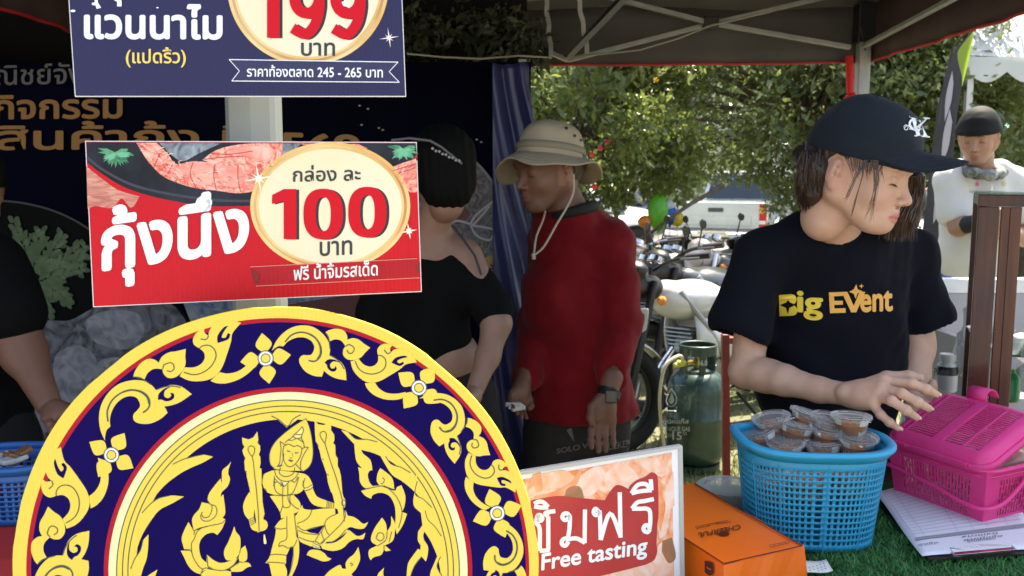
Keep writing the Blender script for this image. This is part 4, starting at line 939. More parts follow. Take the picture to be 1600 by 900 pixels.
# ================================================================ PEOPLE
def skin(name, col, red=(.60, .22, .16)):
    m = mat(name, col, .52, attr=True, var=.35, vs=38, col2=(col[0]*.86, col[1]*.72, col[2]*.68), bump=.16, bs=420, sss=.10, spec=.45); return m
def rotm(yaw, pitch, roll=0):          # yaw about z, then nod (pitch>0 looks down), face along +x
    return Matrix.Rotation(yaw, 3, 'Z') @ Matrix.Rotation(pitch, 3, 'Y') @ Matrix.Rotation(roll, 3, 'X')
def frame(rot, origin, s):
    M = rot.to_4x4()*1.0
    for i in range(3):
        for j in range(3): M[i][j] *= s
        M[i][3] = origin[i]
    M[3][3] = 1; return M
def head_part(h=.0019, chin=0, es=1.0, cr=.098, neck=(-.05, 0, -.18), neckr=(.050, .058), female=True, lids=.35):
    s = SDF((-.14, -.11, -.22), (.145, .11, .15), h)
    s.ell((-.014+(.098-cr), 0, .035), (cr, .077, .090), .02)
    s.ell((.030, 0, -.018), (.059, .056, .074), .03)
    s.ell((.045, 0, .030), (.047, .058, .050), .03)
    s.ell((.055, 0, -.060), (.038, .036, .045), .025)
    s.ell((.071+chin*.3, 0, -.098+chin), (.019, .022, .017), .022)
    for y in (-1, 1):
        s.cap((-.006, y*.055, -.042), (.052, y*.024, -.098+chin*1.3), .015-chin*.2, .013, .03)
        s.cap((-.008, y*.059, -.010), (-.006, y*.055, -.042), .018, .015, .03)
        s.ell((.052, y*.036, -.032), (.030, .026, .026), .02)
        s.ell((.088, y*.025, .020), (.010, .022, .008), .014)
    s.ell((.078, 0, .012), (.012, .014, .02), .012)
    for y in (-1, 1): s.ell((.103, y*.033, -.004), (.017, .018, .013), .014, 's')
    s.cap((.085, 0, .008), (.104, 0, -.026), .0065, .0085, .014)
    s.ell((.109, 0, -.035), (.0095, .0098, .0090), .008)
    for y in (-1, 1):
        s.ell((.099, y*.0125, -.040), (.0088, .0060, .0070), .006)
        s.ell((.101, y*.007, -.047), (.0055, .0034, .004), .002, 's')
    s.cap((.093, 0, -.046), (.0935, 0, -.058), .0055, .006, .01)
    for y in (-1, 1):                  # eyeball under a lid
        s.ell((.0755, y*.031, -.003), (.0148, .0155, .0130), .004)
        s.ell((.0775, y*.031, .0015), (.0150, .0165, .0105), .002)
    s.ell((.0905, 0, -.0645), (.0105, .0215, .0060), .005); s.ell((.0890, 0, -.0745), (.0105, .0175, .0068), .005)
    s.cap((.103, -.018, -.0695), (.103, .018, -.0695), .0016, .0016, .003, 's')
    s.ell((.078, 0, -.085), (.012, .02, .006), .008, 's') if False else None
    for y in (-1, 1):
        Mx = Matrix.Rotation(y*R(18), 3, 'Z') @ Matrix.Rotation(R(12), 3, 'Y')
        s.ell((-.012, y*.079, -.006), (.017*es, .0065, .030*es), .006, 'u', Mx)
        s.ell((-.007, y*.0865, .002), (.0088*es, .006, .0185*es), .003, 's', Mx); s.ell((-.012, y*.0835, -.001), (.0042, .0035, .013), .003, 'u', Mx); s.ell((.001, y*.084, -.010), (.004, .007, .006), .002, 's')
        s.ell((-.003, y*.0835, -.004), (.004, .0045, .008), .004)
        s.ell((-.008, y*.0785, -.031), (.008, .005, .009), .006)
    s.chain([(-.030, 0, -.045), (-.036, 0, -.10), neck], [neckr[0]+.004, neckr[0], neckr[1]], .03)
    return s.mesh()
def head_col(base, lip=(.52, .17, .15), brow=(.10, .06, .045), beard=0):
    base = np.array(base)
    def f(V):
        x, y, z = V.T; C_ = np.tile(base, (len(V), 1))
        def bl(mask, col):
            m_ = np.clip(mask, 0, 1)[:, None]; C_[:] = C_*(1-m_)+np.array(col)*m_
        fr = (x > .04)
        ch = np.exp(-(((x-.075)/.03)**2+((np.abs(y)-.04)/.02)**2+((z+.03)/.022)**2)); bl(ch*.28, (.66, .28, .20))
        ns = np.exp(-(((x-.112)/.012)**2+(y/.012)**2+((z+.036)/.012)**2)); bl(ns*.25, (.62, .26, .19))
        er = ((np.abs(y) > .068) & (np.abs(x+.01) < .03) & (z < .03) & (z > -.045)); bl(er*.3, (.60, .25, .18))
        lp = 1-np.sqrt((y/.0235)**2+((z+.0697)/.0118)**2); bl(np.clip(lp*6, 0, 1)*fr*(x > .080), lip)
        ml = 1-np.sqrt((y/.022)**2+((z+.0695)/.0016)**2); bl(np.clip(ml*3, 0, 1)*fr*(x > .08)*.8, (.12, .03, .03))
        ay = np.abs(y); ez = z-(-.0085)+(ay-.031)**2*14
        el = 1-np.sqrt(((ay-.031)/.0165)**2+(ez/.0019)**2); bl(np.clip(el*3, 0, 1)*(x > .06), (.02, .012, .01))
        bz = z-.0215+((ay-.028)**2)*18; bw = 1-np.sqrt(((ay-.030)/.021)**2+(bz/.0034)**2); bl(np.clip(bw*2, 0, 1)*(x > .05)*.85, brow)
        no = ((np.abs(ay-.007) < .0035) & (z < -.0440) & (z > -.052) & (x > .095)); bl(no*.8, (.10, .03, .02))
        if beard: bl(np.clip(1-np.sqrt(((x-.085)/.03)**2+(y/.04)**2+((z+.085)/.03)**2), 0, 1)*beard, (.09, .06, .05))
        return C_
    return f
def flatcol(base):
    base = np.array(base)
    return lambda V: np.tile(base, (len(V), 1))
def hand_prims(s, wrist, palm_c, mcps, fingers, rad, thumb, k=.006, wr=.026, trad=.0105):
    """fingers: list of joint chains from knuckle to tip; rad: knuckle radius"""
    wrist = Vector(wrist)
    for m_, f, r in zip(mcps, fingers, rad):
        m_ = Vector(m_); s.cap(wrist.lerp(m_, .12), m_, wr*.62, r*1.22, .016)
    for i in range(len(mcps)-1): s.cap(Vector(mcps[i])*.9+wrist*.1, Vector(mcps[i+1])*.9+wrist*.1, rad[i]*1.1, rad[i+1]*1.1, .012)
    s.ell(palm_c, wr*1.02, .02)
    if thumb: s.chain([tuple(p) for p in thumb], [wr*.62, trad*1.15, trad, trad*.78][:len(thumb)], .007)
    for m_, f, r in zip(mcps, fingers, rad):
        pts = [Vector(m_)]+[Vector(p) for p in f]; rs = [r*1.12, r*1.0, r*.9, r*.72][:len(pts)]
        D = SDF.__new__(SDF)
        s.chain([tuple(p) for p in pts], rs, .0025)
        for j in range(1, len(pts)-1): s.ell(tuple(pts[j]), r*1.05, .004)
def bounds(pts, pad):
    a = np.array([tuple(p) for p in pts]); return a.min(0)-pad, a.max(0)+pad
def tubes(name, m, chains, parent, n=5, smooth=True):
    q = MB()
    for pts, r in chains:
        p_ = [Vector(p) for p in pts]; c = crom([tuple(p) for p in p_], [False]*len(p_), False, 5) if len(p_) > 2 else p_
        N = len(c); q.tube(c, [r*(1-.75*(i/(N-1))**2) for i in range(N)], n)
    return q.build(name, m, parent, smooth=smooth)
from mathutils.bvhtree import BVHTree
class Skin:                            # lays print on a body or cloth surface
    def __init__(s, *obs):
        s.t = []; dg = bpy.context.evaluated_depsgraph_get()
        for o in obs:
            w_ = wloc(o); me = o.data; vs = [v.co+w_ for v in me.vertices]; s.t.append(BVHTree.FromPolygons(vs, [tuple(p.vertices) for p in me.polygons]))
    def hit(s, px, py, off=0):
        d = ray(px, py).normalized(); best = None
        for t in s.t:
            h_ = t.ray_cast(CAM, d)
            if h_[0] is not None and (best is None or h_[3] < best[3]): best = h_
        if best is None: return CAM+d*1.9
        return best[0]-d*(off+.0015)
def noisef(amp, f1, seed=0, zs=1.0):
    def fn(X, Y, Z):
        return amp*(np.sin(X*f1+Z*f1*.6*zs+seed+1.7*np.sin(Y*f1*.5+Z*f1*.35))*.5+np.sin(Z*f1*1.7*zs-X*f1*.9+seed*2+1.3*np.sin(X*f1*.8))*.3+np.sin(X*f1*2.3+Y*f1*1.9-Z*f1*.8+seed*3)*.2)
    return fn

# ---------------------------------------------------------------- the young woman at the table
wm = thing('person', 'woman in navy cap and black T-shirt with yellow print, reaching over the pink basket', 'woman', (P(1310, 500, 1.95).x, 1.98, 0))
SK = (.58, .355, .255); M_sk = skin('skin_light', SK)
rot = rotm(R(-40), R(11), R(-3)); hs = 1.0
eo = P(1304, 268, 1.69); ho = Vector(eo)-(rot @ Vector((-.010, -.080, -.005)))*hs; HM = frame(rot, ho, hs)
def hl(x, y, z): return HM @ Vector((x, y, z))
hp = head_part(neck=(-.042, 0, -.085), neckr=(.038, .036), chin=.012, es=.86, cr=.089); hcol = head_col(SK)
hp_w = xf_part(hp, HM)
# neck base joins the torso
nb = P(1305, 352, 1.845); n0_ = hl(-.050, 0, -.075)
s = SDF(*bounds([nb, n0_, P(1250, 400, 1.9), P(1370, 400, 1.9)], .07), .003)
s.cap(n0_, P(1303, 350, 1.835), .038, .044, .02); s.cap(P(1301, 345, 1.835), P(1312, 395, 1.875), .044, .060, .03); s.cap(P(1258, 378, 1.89), P(1362, 380, 1.90), .028, .028, .06)
s.cap(hl(-.01, -.035, -.06), P(1322, 378, 1.83), .008, .009, .018)
neckp = s.mesh()
# arm on the left of the picture, hand on the lid
sh, el, wr = P(1187, 425, 1.90), P(1166, 580, 1.86), P(1330, 617, 1.665)
el2 = P(1150, 590, 1.865)
s = SDF(*bounds([sh, el, P(1120, 500, 1.9), wr], .07), .0032)
s.cap(sh, el, .041, .034, .02); s.ell(el, .034, .012); s.chain([el, P(1225, 594, 1.78), P(1280, 609, 1.72), wr], [.034, .0315, .0245, .0215], .012)
s.ell(P(1200, 587, 1.82), (.042, .032, .032), .02)
arm1 = s.mesh()
Q = lambda x, y, Y: P(x, y, Y)
mcp = [Q(1381, 596, 1.628), Q(1378, 607, 1.612), Q(1372, 619, 1.606), Q(1363, 631, 1.606)]
fin = [[Q(1424, 599, 1.600), Q(1447, 608, 1.590), Q(1463, 616, 1.592)],
       [Q(1409, 615, 1.578), Q(1433, 628, 1.566), Q(1451, 638, 1.572)],
       [Q(1393, 626, 1.572), Q(1416, 641, 1.558), Q(1432, 652, 1.563)],
       [Q(1376, 648, 1.582), Q(1390, 660, 1.572), Q(1403, 669, 1.575)]]
pc = Q(1350, 617, 1.64); th = [Q(1345, 606, 1.66), Q(1385, 590, 1.67), Q(1420, 588, 1.66), Q(1437, 590, 1.655)]
s = SDF(*bounds([wr, Q(1475, 590, 1.55), Q(1370, 690, 1.55), Q(1300, 560, 1.72)], .02), .0015)
s.chain([Q(1292, 611, 1.708), wr], [.0240, .0215], .01)
hand_prims(s, Q(1325, 617, 1.67), pc, mcp, fin, [.0094, .0094, .0090, .0078], th, wr=.0245)
s.ell(Q(1318, 612, 1.655), .009, .02)
for a, b in zip(mcp, fin): s.ell(Vector(a)+Vector((0, -.003, .004)), .0085, .010)
hand1 = s.mesh()
# other arm, its hand gripping the basket behind the raised lid
s = SDF(*bounds([P(1440, 420, 1.98), P(1425, 640, 1.84), P(1470, 540, 1.96)], .06), .003)
s.chain([P(1430, 420, 1.98), P(1434, 545, 1.96)], [.043, .034], .02); s.chain([P(1434, 540, 1.96), P(1430, 585, 1.93), P(1430, 622, 1.885)], [.034, .029, .022], .02)
arm2 = s.mesh()
s = SDF(*bounds([P(1400, 600, 1.9), P(1480, 680, 1.84)], .05), .0018)
m2 = [Q(1424, 650, 1.868), Q(1434, 651, 1.864), Q(1444, 650, 1.864), Q(1453, 648, 1.868)]
f2 = [[Q(1425, 668, 1.862), Q(1426, 680, 1.866)], [Q(1436, 670, 1.858), Q(1437, 683, 1.862)], [Q(1447, 669, 1.858), Q(1448, 681, 1.862)], [Q(1457, 664, 1.862), Q(1459, 674, 1.866)]]
hand_prims(s, Q(1430, 620, 1.89), Q(1434, 634, 1.88), m2, f2, [.009, .009, .009, .008], [Q(1436, 622, 1.88), Q(1450, 616, 1.87), Q(1456, 606, 1.865), Q(1458, 598, 1.862)], wr=.022)
hand2 = s.mesh()
# hidden trunk under the shirt
s = SDF(*bounds([P(1200, 400, 1.9), P(1420, 700, 1.96)], .12), .008)
s.ell(P(1310, 450, 1.92), (.135, .085, .16), .05); s.ell(P(1300, 600, 1.95), (.125, .085, .2), .05)
trunk = s.mesh()
body = sdf_obj('body', [hp_w, neckp, arm1, hand1, arm2, hand2, trunk], M_sk, wm, None)
# colour: face from the head part's own coordinates, the rest plain
nH = len(hp[0]); V0 = hp[0]; co = hcol(V0); at = body.data.color_attributes.new('Col', 'FLOAT_COLOR', 'POINT')
allc = np.tile(np.array(SK), (len(body.data.vertices), 1)); allc[:nH] = co
vw = np.empty(len(body.data.vertices)*3); body.data.vertices.foreach_get('co', vw); vw = vw.reshape(-1, 3)+np.array(wloc(wm))
for k, ch in enumerate(fin):            # knuckles, fingertips a little rosier
    for pnt, rr_, a_ in ((ch[0], .010, .35), (ch[2], .012, .45), (mcp[k], .012, .22)):
        d = np.exp(-(((vw-np.array(pnt))**2).sum(1)/rr_**2)); allc = allc*(1-a_*d[:, None])+np.array((.66, .30, .22))*a_*d[:, None]
at.data.foreach_set('color', np.concatenate([allc, np.ones((len(allc), 1))], 1).astype(np.float32).ravel())
M_nail = mat('nail', (.66, .40, .34), .25, coat=.4)
for k, ch in enumerate(fin):           # finger nails
    a, b = Vector(ch[1]), Vector(ch[2]); d = (b-a).normalized(); upn = (CAM-b).normalized()+Vector((0, 0, 1.0)); upn = (upn-d*upn.dot(d)).normalized(); sd_ = d.cross(upn)
    c = b+upn*.0052+d*.0015; q = MB(); q.grid(lambda u, v: tuple(c+d*lerp(-.0055, .006, v)+sd_*lerp(-.0044, .0044, u)*(1-.35*max(0, v-.6))-upn*.0016*(2*u-1)**2), 6, 4); q.build('nail', M_nail, body, smooth='all', solid=.0006)

# T-shirt
M_ts = mat('shirt_black_navy', (.0034, .0040, .0085), .9, var=.5, vs=40, col2=(.0050, .0060, .0110), bump=.10, bs=500, sheen=.02, spec=.15)
s = SDF(*bounds([P(1110, 330, 1.85), P(1490, 330, 2.05), P(1300, 700, 1.95), P(1120, 520, 1.85)], .09), .0045)
s.ell(P(1308, 450, 1.92), (.158, .100, .165), .05); s.ell(P(1298, 590, 1.95), (.160, .118, .21), .07)
s.ell(P(1318, 470, 1.885), (.10, .07, .07), .06)
s.cap(P(1268, 372, 1.88), P(1196, 400, 1.89), .052, .056, .05); s.cap(P(1352, 372, 1.90), P(1420, 398, 1.97), .050, .052, .05)
s.cap(P(1290, 382, 1.865), P(1335, 382, 1.875), .062, .062, .05); s.ell(P(1312, 420, 1.87), (.08, .07, .06), .05)
s.cap(P(1188, 408, 1.89), P(1157, 505, 1.87), .060, .067, .035); s.cap(P(1420, 402, 1.97), P(1450, 500, 1.965), .055, .058, .035)
s.field(noisef(.0075, 19, 1.0)); s.field(noisef(.0030, 52, 2.0)); s.field(lambda X, Y, Z: .004*np.sin((X-.55)*38+(Z-1.0)*46+0*Y)*np.exp(-((X-.60)**2+(Z-1.12)**2)/.02)); s.shell(.011)
s.cap(P(1292, 300, 1.79), P(1303, 340, 1.82), .050, .058, .0, 's'); s.ell(P(1308, 346, 1.80), (.064, .080, .044), .0, 's')
# sleeve hems
a = P(1157, 509, 1.87); sl = SDF.__new__(SDF)
def cutball(s, c, r): s.ell(c, r, 0, 's')
def cutcap(s, a, b, r): s.cap(a, b, r, r, 0, 's')
dn = (P(1157, 509, 1.87)-P(1188, 408, 1.89)).normalized(); cutcap(s, P(1157, 509, 1.87)+dn*.105, P(1157, 509, 1.87)+dn*.125, .10)
dn = (P(1450, 500, 1.965)-P(1420, 402, 1.97)).normalized(); cutcap(s, P(1449, 497, 1.965)+dn*.105, P(1449, 497, 1.965)+dn*.125, .10)
shirt = sdf_obj('t_shirt', [s.mesh()], M_ts, wm, None, relax=3)
SS = Skin(shirt)
def ringpts(pts, r): return (pts, r)
q = MB(); cp = [(1256, 337), (1262, 352), (1276, 368), (1296, 379), (1318, 382), (1336, 376), (1348, 362), (1354, 348)]
q.tube([SS.hit(x, y, -.001) for x, y in crom(cp, [False]*8, False, 5)], .0032, 7); q.build('collar', M_ts, shirt, smooth='all')
M_yel = mat('shirt_print_yellow', (.80, .58, .05), .5); M_org = mat('shirt_print_orange', (.80, .42, .09), .5)
A = Art(SS, .001)
A.text('ig', (1247, 497.5), (1284, 500), 42, .03)
A.fill('1217,461* 1236,459.5 1243,463 1244.5,470 1240,476* 1245,482 1245,489 1239,493 1218,494*')
A.build('lettering_yellow', M_yel, shirt)
A = Art(SS, .0035); A.raw('1231,462* 1233.5,472* 1243,476.5* 1233.5,481* 1231,491* 1228,481* 1218.5,477* 1228,472*'); A.build('star_cut', M_ts, shirt)
A = Art(SS, .001); A.raw('1295,457* 1317,456* 1318,462* 1303,463* 1303.5,470* 1317,470* 1317,476* 1303.5,476.5* 1304,482* 1321,481.5* 1321.5,488.5* 1297,489.5*')
A.raw('1315,456* 1324,456* 1334,478* 1343,456* 1352,456* 1338,488* 1330,488*'); A.text('ent', (1345, 487), (1394, 485), 30, .03)
A.raw('1338,444* 1340,452* 1348,455* 1340,458* 1337,467* 1334,459* 1327,456* 1334,452*'); A.raw('1346,443* 1347,446* 1350,447* 1347,448* 1346,451* 1345,448* 1342,447* 1345,446*')
A.build('lettering_orange', M_org, shirt)
# trousers
M_pn = mat('trousers_black', (.008, .008, .010), .85, bump=.2, bs=60, spec=.3)
def legs(name, m, hx, hy, hz, w_, parent, h=.008, foot=True, spread=.09, ry=.1, zend=.03):
    s = SDF((hx-w_-.12, hy-.26, -.02), (hx+w_+.12, hy+.26, hz+.15), h)
    s.ell((hx, hy, hz), (w_, ry, .14), .05)
    for sg in (-1, 1): s.chain([(hx+sg*spread, hy, hz-.08), (hx+sg*(spread+.01), hy-.01, hz*.5), (hx+sg*(spread+.015), hy+.01, zend+.05)], [.088, .066, .052], .04)
    s.field(noisef(.004, 25, 3)); return sdf_obj(name, [s.mesh()], m, parent, None)
hc = P(1290, 705, 1.99); legs('trousers', M_pn, hc.x, 1.99, .86, .165, wm)
for sg in (-1, 1): q = MB(); q.lathe([(0, 0), (.045, 0), (.05, .03), (.04, .07), (.0, .085)], (hc.x+sg*.1, 1.95, 0), 14); q.build('shoe', M_blk, wm, smooth=True).scale = (1, 1, 1)
# cap
M_cap = mat('cap_navy', (.0065, .0105, .017), .85, var=.5, vs=30, col2=(.010, .015, .023), bump=.25, bs=900, sheen=.05, spec=.25)
s = SDF((-.16, -.12, -.02), (.16, .12, .17), .0022)
s.ell((.000, 0, .034), (.103, .094, .116), 0); s.ell((.045, 0, .062), (.062, .078, .066), .03)
s.field(lambda X, Y, Z: .0010*np.sin(X*60+Y*30)+.0007*np.sin(Z*90+Y*50)+0*Z)
s.shell(.0045); s.half((0, 0, .028), (-.10, 0, -1.0))
crown = sdf_obj('cap', [s.mesh()], M_cap, wm, None, HM)
q = MB()
def brim(u, v):
    a = lerp(-1.215, 1.30, u); ex = lerp(0, 1, v); r0x, r0y = .092, .083
    x0_, y0_ = math.cos(a)*r0x+.004, math.sin(a)*r0y
    L_ = .100*max(0, math.cos(a*1.28 if a < 0 else a*1.18))**.9; x_, y_ = x0_+L_*ex*.98, y0_*(1+.06*ex)
    z_ = .048-.004*ex-(abs(y_)/.083)**2*(.008+.034*ex*min(1, L_/.07))+.012*math.cos(a)-(.012*ex if y_ < 0 else 0)*min(1, abs(y_)/.04)*min(1, L_/.07)
    return tuple(HM @ Vector((x_, y_, z_)))
q.grid(brim, 36, 10); bo = q.build('brim', M_cap, crown, smooth='all', solid=.0032)
q = MB()
for e in (.25, .5, .75, .93): q.tube([Vector(brim(i/36, e))+Vector((0, 0, .0022)) for i in range(2, 35)], .0005, 4)
q.build('brim_stitching', mat('cap_thread', (.006, .010, .018), .8), crown)
for a in (0, 1.05, -1.05, 2.1, -2.1, 3.14):
    pts = []
    for k in range(16):
        e = lerp(.30, 1.57, k/15); pts.append(HM @ Vector((.000+math.cos(a)*math.cos(e)*.1036, math.sin(a)*math.cos(e)*.0946, .034+math.sin(e)*.1166)))
    q = MB().tube(pts, .0009, 4).build('cap_seam', mat('cap_thread', (.006, .010, .018), .8), crown)
q = MB(); q.lathe([(0, .004), (.006, .002), (.008, -.001)], hl(-.006, 0, .149), 10); q.build('cap_button', M_cap, crown, smooth=True)
q = MB(); b0, b1 = hl(-.090, -.050, .040), hl(-.086, -.054, .016); q.tube([b0, b1, b1+Vector((.003, -.002, 0)), b0+Vector((.003, -.002, 0))], .0012, 6, closed=True); q.build('cap_buckle', mat('steel', (.6, .6, .6), .25, metal=1), crown)
q = MB(); q.tube([hl(-.078, -.066, .022), hl(-.094, -.042, .016), hl(-.102, 0, .012), hl(-.094, .04, .016)], .009, 8, flat=.35); q.build('cap_strap', M_cap, crown, smooth=True)
A = Art(Skin(crown), .0025); M_lg = mat('cap_print_white', (.80, .82, .84), .5)
A.text('C', (1419, 202), (1437, 206), 19, .01, slant=.1)
A.raw('1421,181* 1433,182* 1433,184* 1430,184* 1438,211* 1442,212* 1442,214* 1429,213* 1429,211* 1432,211* 1424,184* 1421,183*'); A.raw('1443,183* 1453,184* 1453,186* 1449,186* 1435,200* 1432,198* 1445,186* 1443,185*'); A.raw('1434,196* 1438,193* 1449,212* 1453,213* 1453,215* 1441,214* 1441,212* 1443,212*')
A.line('1412,199 1415,195 1419,198 1417,203 1413,201 1418,196 1424,200', 1.0)
A.text('alvin', (1421, 202.5), (1433, 203), 7, .01); A.text('Klein', (1436, 203), (1450, 201), 7, .01)
A.build('cap_logo', M_lg, crown)
# hair
M_hr = mat('hair_dark_brown', (.020, .011, .008), .42, var=1, vs=60, col2=(.035, .018, .012), bump=.5, bs=90, spec=.5, stretch=(4, 4, 1))
M_hb = mat('hair_brown_lock', (.055, .030, .020), .42, var=1, vs=60, col2=(.11, .065, .04), bump=.4, bs=90)
s = SDF((-.15, -.11, -.14), (.10, .11, .09), .003)
s.ell((-.010, 0, .032), (.091, .083, .086), .01); s.ell((-.047, 0, -.015), (.048, .062, .05), .02)
s.ell((.058, 0, -.01), (.075, .12, .075), .012, 's'); s.ell((-.012, -.086, -.008), (.024, .03, .038), .006, 's'); s.ell((-.012, .086, -.008), (.024, .03, .038), .006, 's')
s.field(lambda X, Y, Z: .0012*np.sin(Z*60+X*420)+0*Y)
hair = sdf_obj('hair', [s.mesh()], M_hr, wm, None, HM)
s = SDF(*bounds([P(1230, 210, 1.85), P(1310, 350, 1.7)], .06), .003)
s.chain([hl(-.105, -.01, .015), P(1274, 262, 1.73), P(1266, 295, 1.745), P(1268, 322, 1.77)], [.022, .027, .025, .008], .02)
s.field(lambda X, Y, Z: .0016*np.sin(X*520+Z*25)*np.cos(Y*300)); sdf_obj('ponytail', [s.mesh()], M_hr, hair, None)
rr = random.Random(21); ch = []
for k in range(150):                     # loose ends of the ponytail
    a = rr.uniform(0, 6.28); x = 1266+math.cos(a)*rr.uniform(10, 20); ch.append(([P(x+4, 250+rr.uniform(-14, 20), 1.72+rr.uniform(-.03, .02)), P(x-2, 290, 1.73+rr.uniform(-.03, .02)), P(x-2+rr.uniform(-3, 8), 318+rr.uniform(0, 16), 1.76)], .0011))
tubes('loose_strands', M_hr, ch, hair)
ch = []
def st(pts, r=.0009, j=3):
    ch.append(([P(x+rr.uniform(-j, j)*.5, y, Y) for x, y, Y in pts], r))
for k in range(44): st([(1322+k*1.7, 246, 1.655), (1328+k*1.2, 260+rr.uniform(0, 6), 1.643), (1330+k*1.2+rr.uniform(-3, 3), 272+rr.uniform(-6, 14), 1.636)], .0007)
for k in range(7): st([(1350+k, 250, 1.64), (1336+k*.5, 275, 1.632), (1324+rr.uniform(-2, 3), 305, 1.635), (1320+rr.uniform(-2, 2), 318+rr.uniform(-8, 6), 1.64)], .0005, 5)
for k in range(16): st([(1362+k*.6, 250, 1.638), (1366+k*.5, 278, 1.615), (1363+k*.35, 310, 1.617), (1352+k*.6+rr.uniform(-5, 3), 338+rr.uniform(-14, 12), 1.628)], .0005, 5)
for k in range(5): st([(1352, 250, 1.64), (1347, 280, 1.625), (1335+k*.5, 320, 1.635), (1330, 338, 1.64)], .0007)
tubes('face_strands', M_hb, ch, hair)
ch = []
for k in range(330):                    # far-side lock falling past the chin
    x0 = rr.uniform(1418, 1446); t_ = (x0-1418)/28; xe = 1378+t_*52+rr.uniform(-6, 6)
    ch.append(([P(x0, 276, 1.80+rr.uniform(-.02, .03)), P(x0-4-6*(1-t_), 310, 1.80+rr.uniform(-.02, .03)), P(lerp(x0-8, xe, .75), 342, 1.79+rr.uniform(-.02, .03)), P(xe, rr.uniform(350, 380), 1.79+rr.uniform(-.02, .02))], .0011))
tubes('front_lock', M_hb, ch, hair, 4)
s = SDF(*bounds([P(1380, 270, 1.8), P(1450, 385, 1.84)], .04), .004)
s.chain([P(1434, 280, 1.84), P(1426, 315, 1.84), P(1412, 345, 1.83), P(1405, 360, 1.83)], [.016, .022, .026, .012], .02); sdf_obj('lock_core', [s.mesh()], M_hr, hair, None)
ch = []
for k in range(9):                      # lashes
    y_ = -.031+(-.5+k/8)*.024; ch.append(([hl(.0885-.3*abs(y_+.031), y_, -.008), hl(.0965-.3*abs(y_+.031), y_*1.02, -.0125)], .0006))
tubes('eyelashes', M_hr, ch, hair)
ch = []
for k in range(30):                     # flyaways at the back of the hair
    x, y = rr.choice([(1258, 250), (1254, 275), (1256, 262)]); x += rr.uniform(-8, 8); y += rr.uniform(-12, 12)
    ch.append(([P(x, y, 1.70), P(x+rr.uniform(-9, 5), y+rr.uniform(6, 18), 1.70), P(x+rr.uniform(-16, 9), y+rr.uniform(18, 36), 1.71)], .0004))
tubes('flyaway_strands', M_hb, ch, hair, 4)['kind'] = 'stuff'
# ---------------------------------------------------------------- the man in the red jersey and bucket hat
def simple_hand(s, wr, tip, r=.010, fwd=None, side=None, thumb_side=1, curl=.25):
    """relaxed hand from wrist towards tip; side = across the knuckles"""
    wr = Vector(wr); tip = Vector(tip); d = tip-wr; L_ = d.length; d.normalize(); side = Vector(side).normalized(); side = (side-d*side.dot(d)).normalized(); nn = d.cross(side).normalized()*curl
    m_ = []; f = []
    for k in range(4):
        o_ = (k-1.5)*.021; lk = [.92, 1.0, .95, .80][k]; a = wr+d*L_*.50+side*o_; m_.append(tuple(a))
        f.append([a+d*L_*.22*lk+side*o_*.12+nn*L_*.05, a+d*L_*.38*lk+side*o_*.16+nn*L_*.16, a+d*L_*.50*lk+side*o_*.12+nn*L_*.30])
    th = [wr+d*L_*.10+side*.018*thumb_side, wr+d*L_*.30+side*.046*thumb_side+nn*L_*.05, wr+d*L_*.47+side*.050*thumb_side+nn*L_*.16, wr+d*L_*.58+side*.042*thumb_side+nn*L_*.22]
    hand_prims(s, tuple(wr), tuple(wr+d*L_*.28), m_, f, [r*.95, r, r*.95, r*.82], th, wr=r*2.5, trad=r*1.05)
def person(cat, label, base): return thing('person', label, cat, base)
def body_obj(parts, m, base, parent, headpart=None, hcolf=None, HM_=None):
    P_ = ([xf_part(headpart, HM_)] if headpart else [])+parts
    b = sdf_obj('body', P_, m, parent, None); at = b.data.color_attributes.new('Col', 'FLOAT_COLOR', 'POINT')
    c = np.tile(np.array(base), (len(b.data.vertices), 1))
    if headpart: c[:len(headpart[0])] = hcolf(headpart[0])
    at.data.foreach_set('color', np.concatenate([c, np.ones((len(c), 1))], 1).astype(np.float32).ravel()); return b
yr_ = 2.86
mr_ = person('man', 'man in dark red long-sleeved jersey and beige bucket hat with a chin cord', (P(900, 500, 2.9).x, 2.92, 0))
SKD = (.20, .095, .062); M_skd = skin('skin_tan', SKD)
hd = head_part(.0028, neck=(-.055, 0, -.16)); rotR = rotm(R(180+32), R(6)); hsR = 1.10
earp = P(888, 268, 2.80); HR = frame(rotR, earp-(rotR @ Vector((-.010, .080, -.005)))*hsR, hsR)
def hr(x, y, z): return HR @ Vector((x, y, z))
n1 = P(895, 345, 2.88)
s = SDF(*bounds([hr(-.03, 0, -.05), n1, P(820, 600, 2.7), P(990, 620, 3.05)], .08), .007); s.cap(hr(-.03, 0, -.05), n1, .056, .064, .02); s.chain([n1, P(952, 386, 2.86), P(970, 500, 2.84), P(957, 592, 2.745)], [.06, .05, .038, .033], .02); s.chain([n1, P(862, 390, 3.0), P(840, 500, 2.94), P(827, 578, 2.815)], [.06, .05, .036, .031], .02); nk = s.mesh()
shR, elR, wrR = P(958, 380, 2.84), P(978, 520, 2.86), P(950, 612, 2.72)
s = SDF(*bounds([P(950, 590, 2.72), P(950, 700, 2.72)], .09), .0028)
s.chain([P(957, 590, 2.74), wrR], [.036, .030], .01); simple_hand(s, wrR, P(935, 704, 2.68), .0115, side=(1, .25, 0), thumb_side=-1, curl=.6); ha = s.mesh()
s = SDF(*bounds([P(825, 590, 2.78), P(800, 650, 2.70)], .10), .003)
s.chain([P(828, 570, 2.82), P(815, 600, 2.76)], [.034, .027], .01); simple_hand(s, P(817, 598, 2.76), P(800, 650, 2.68), .0105, side=(.6, .8, 0), curl=.8); hb = s.mesh()
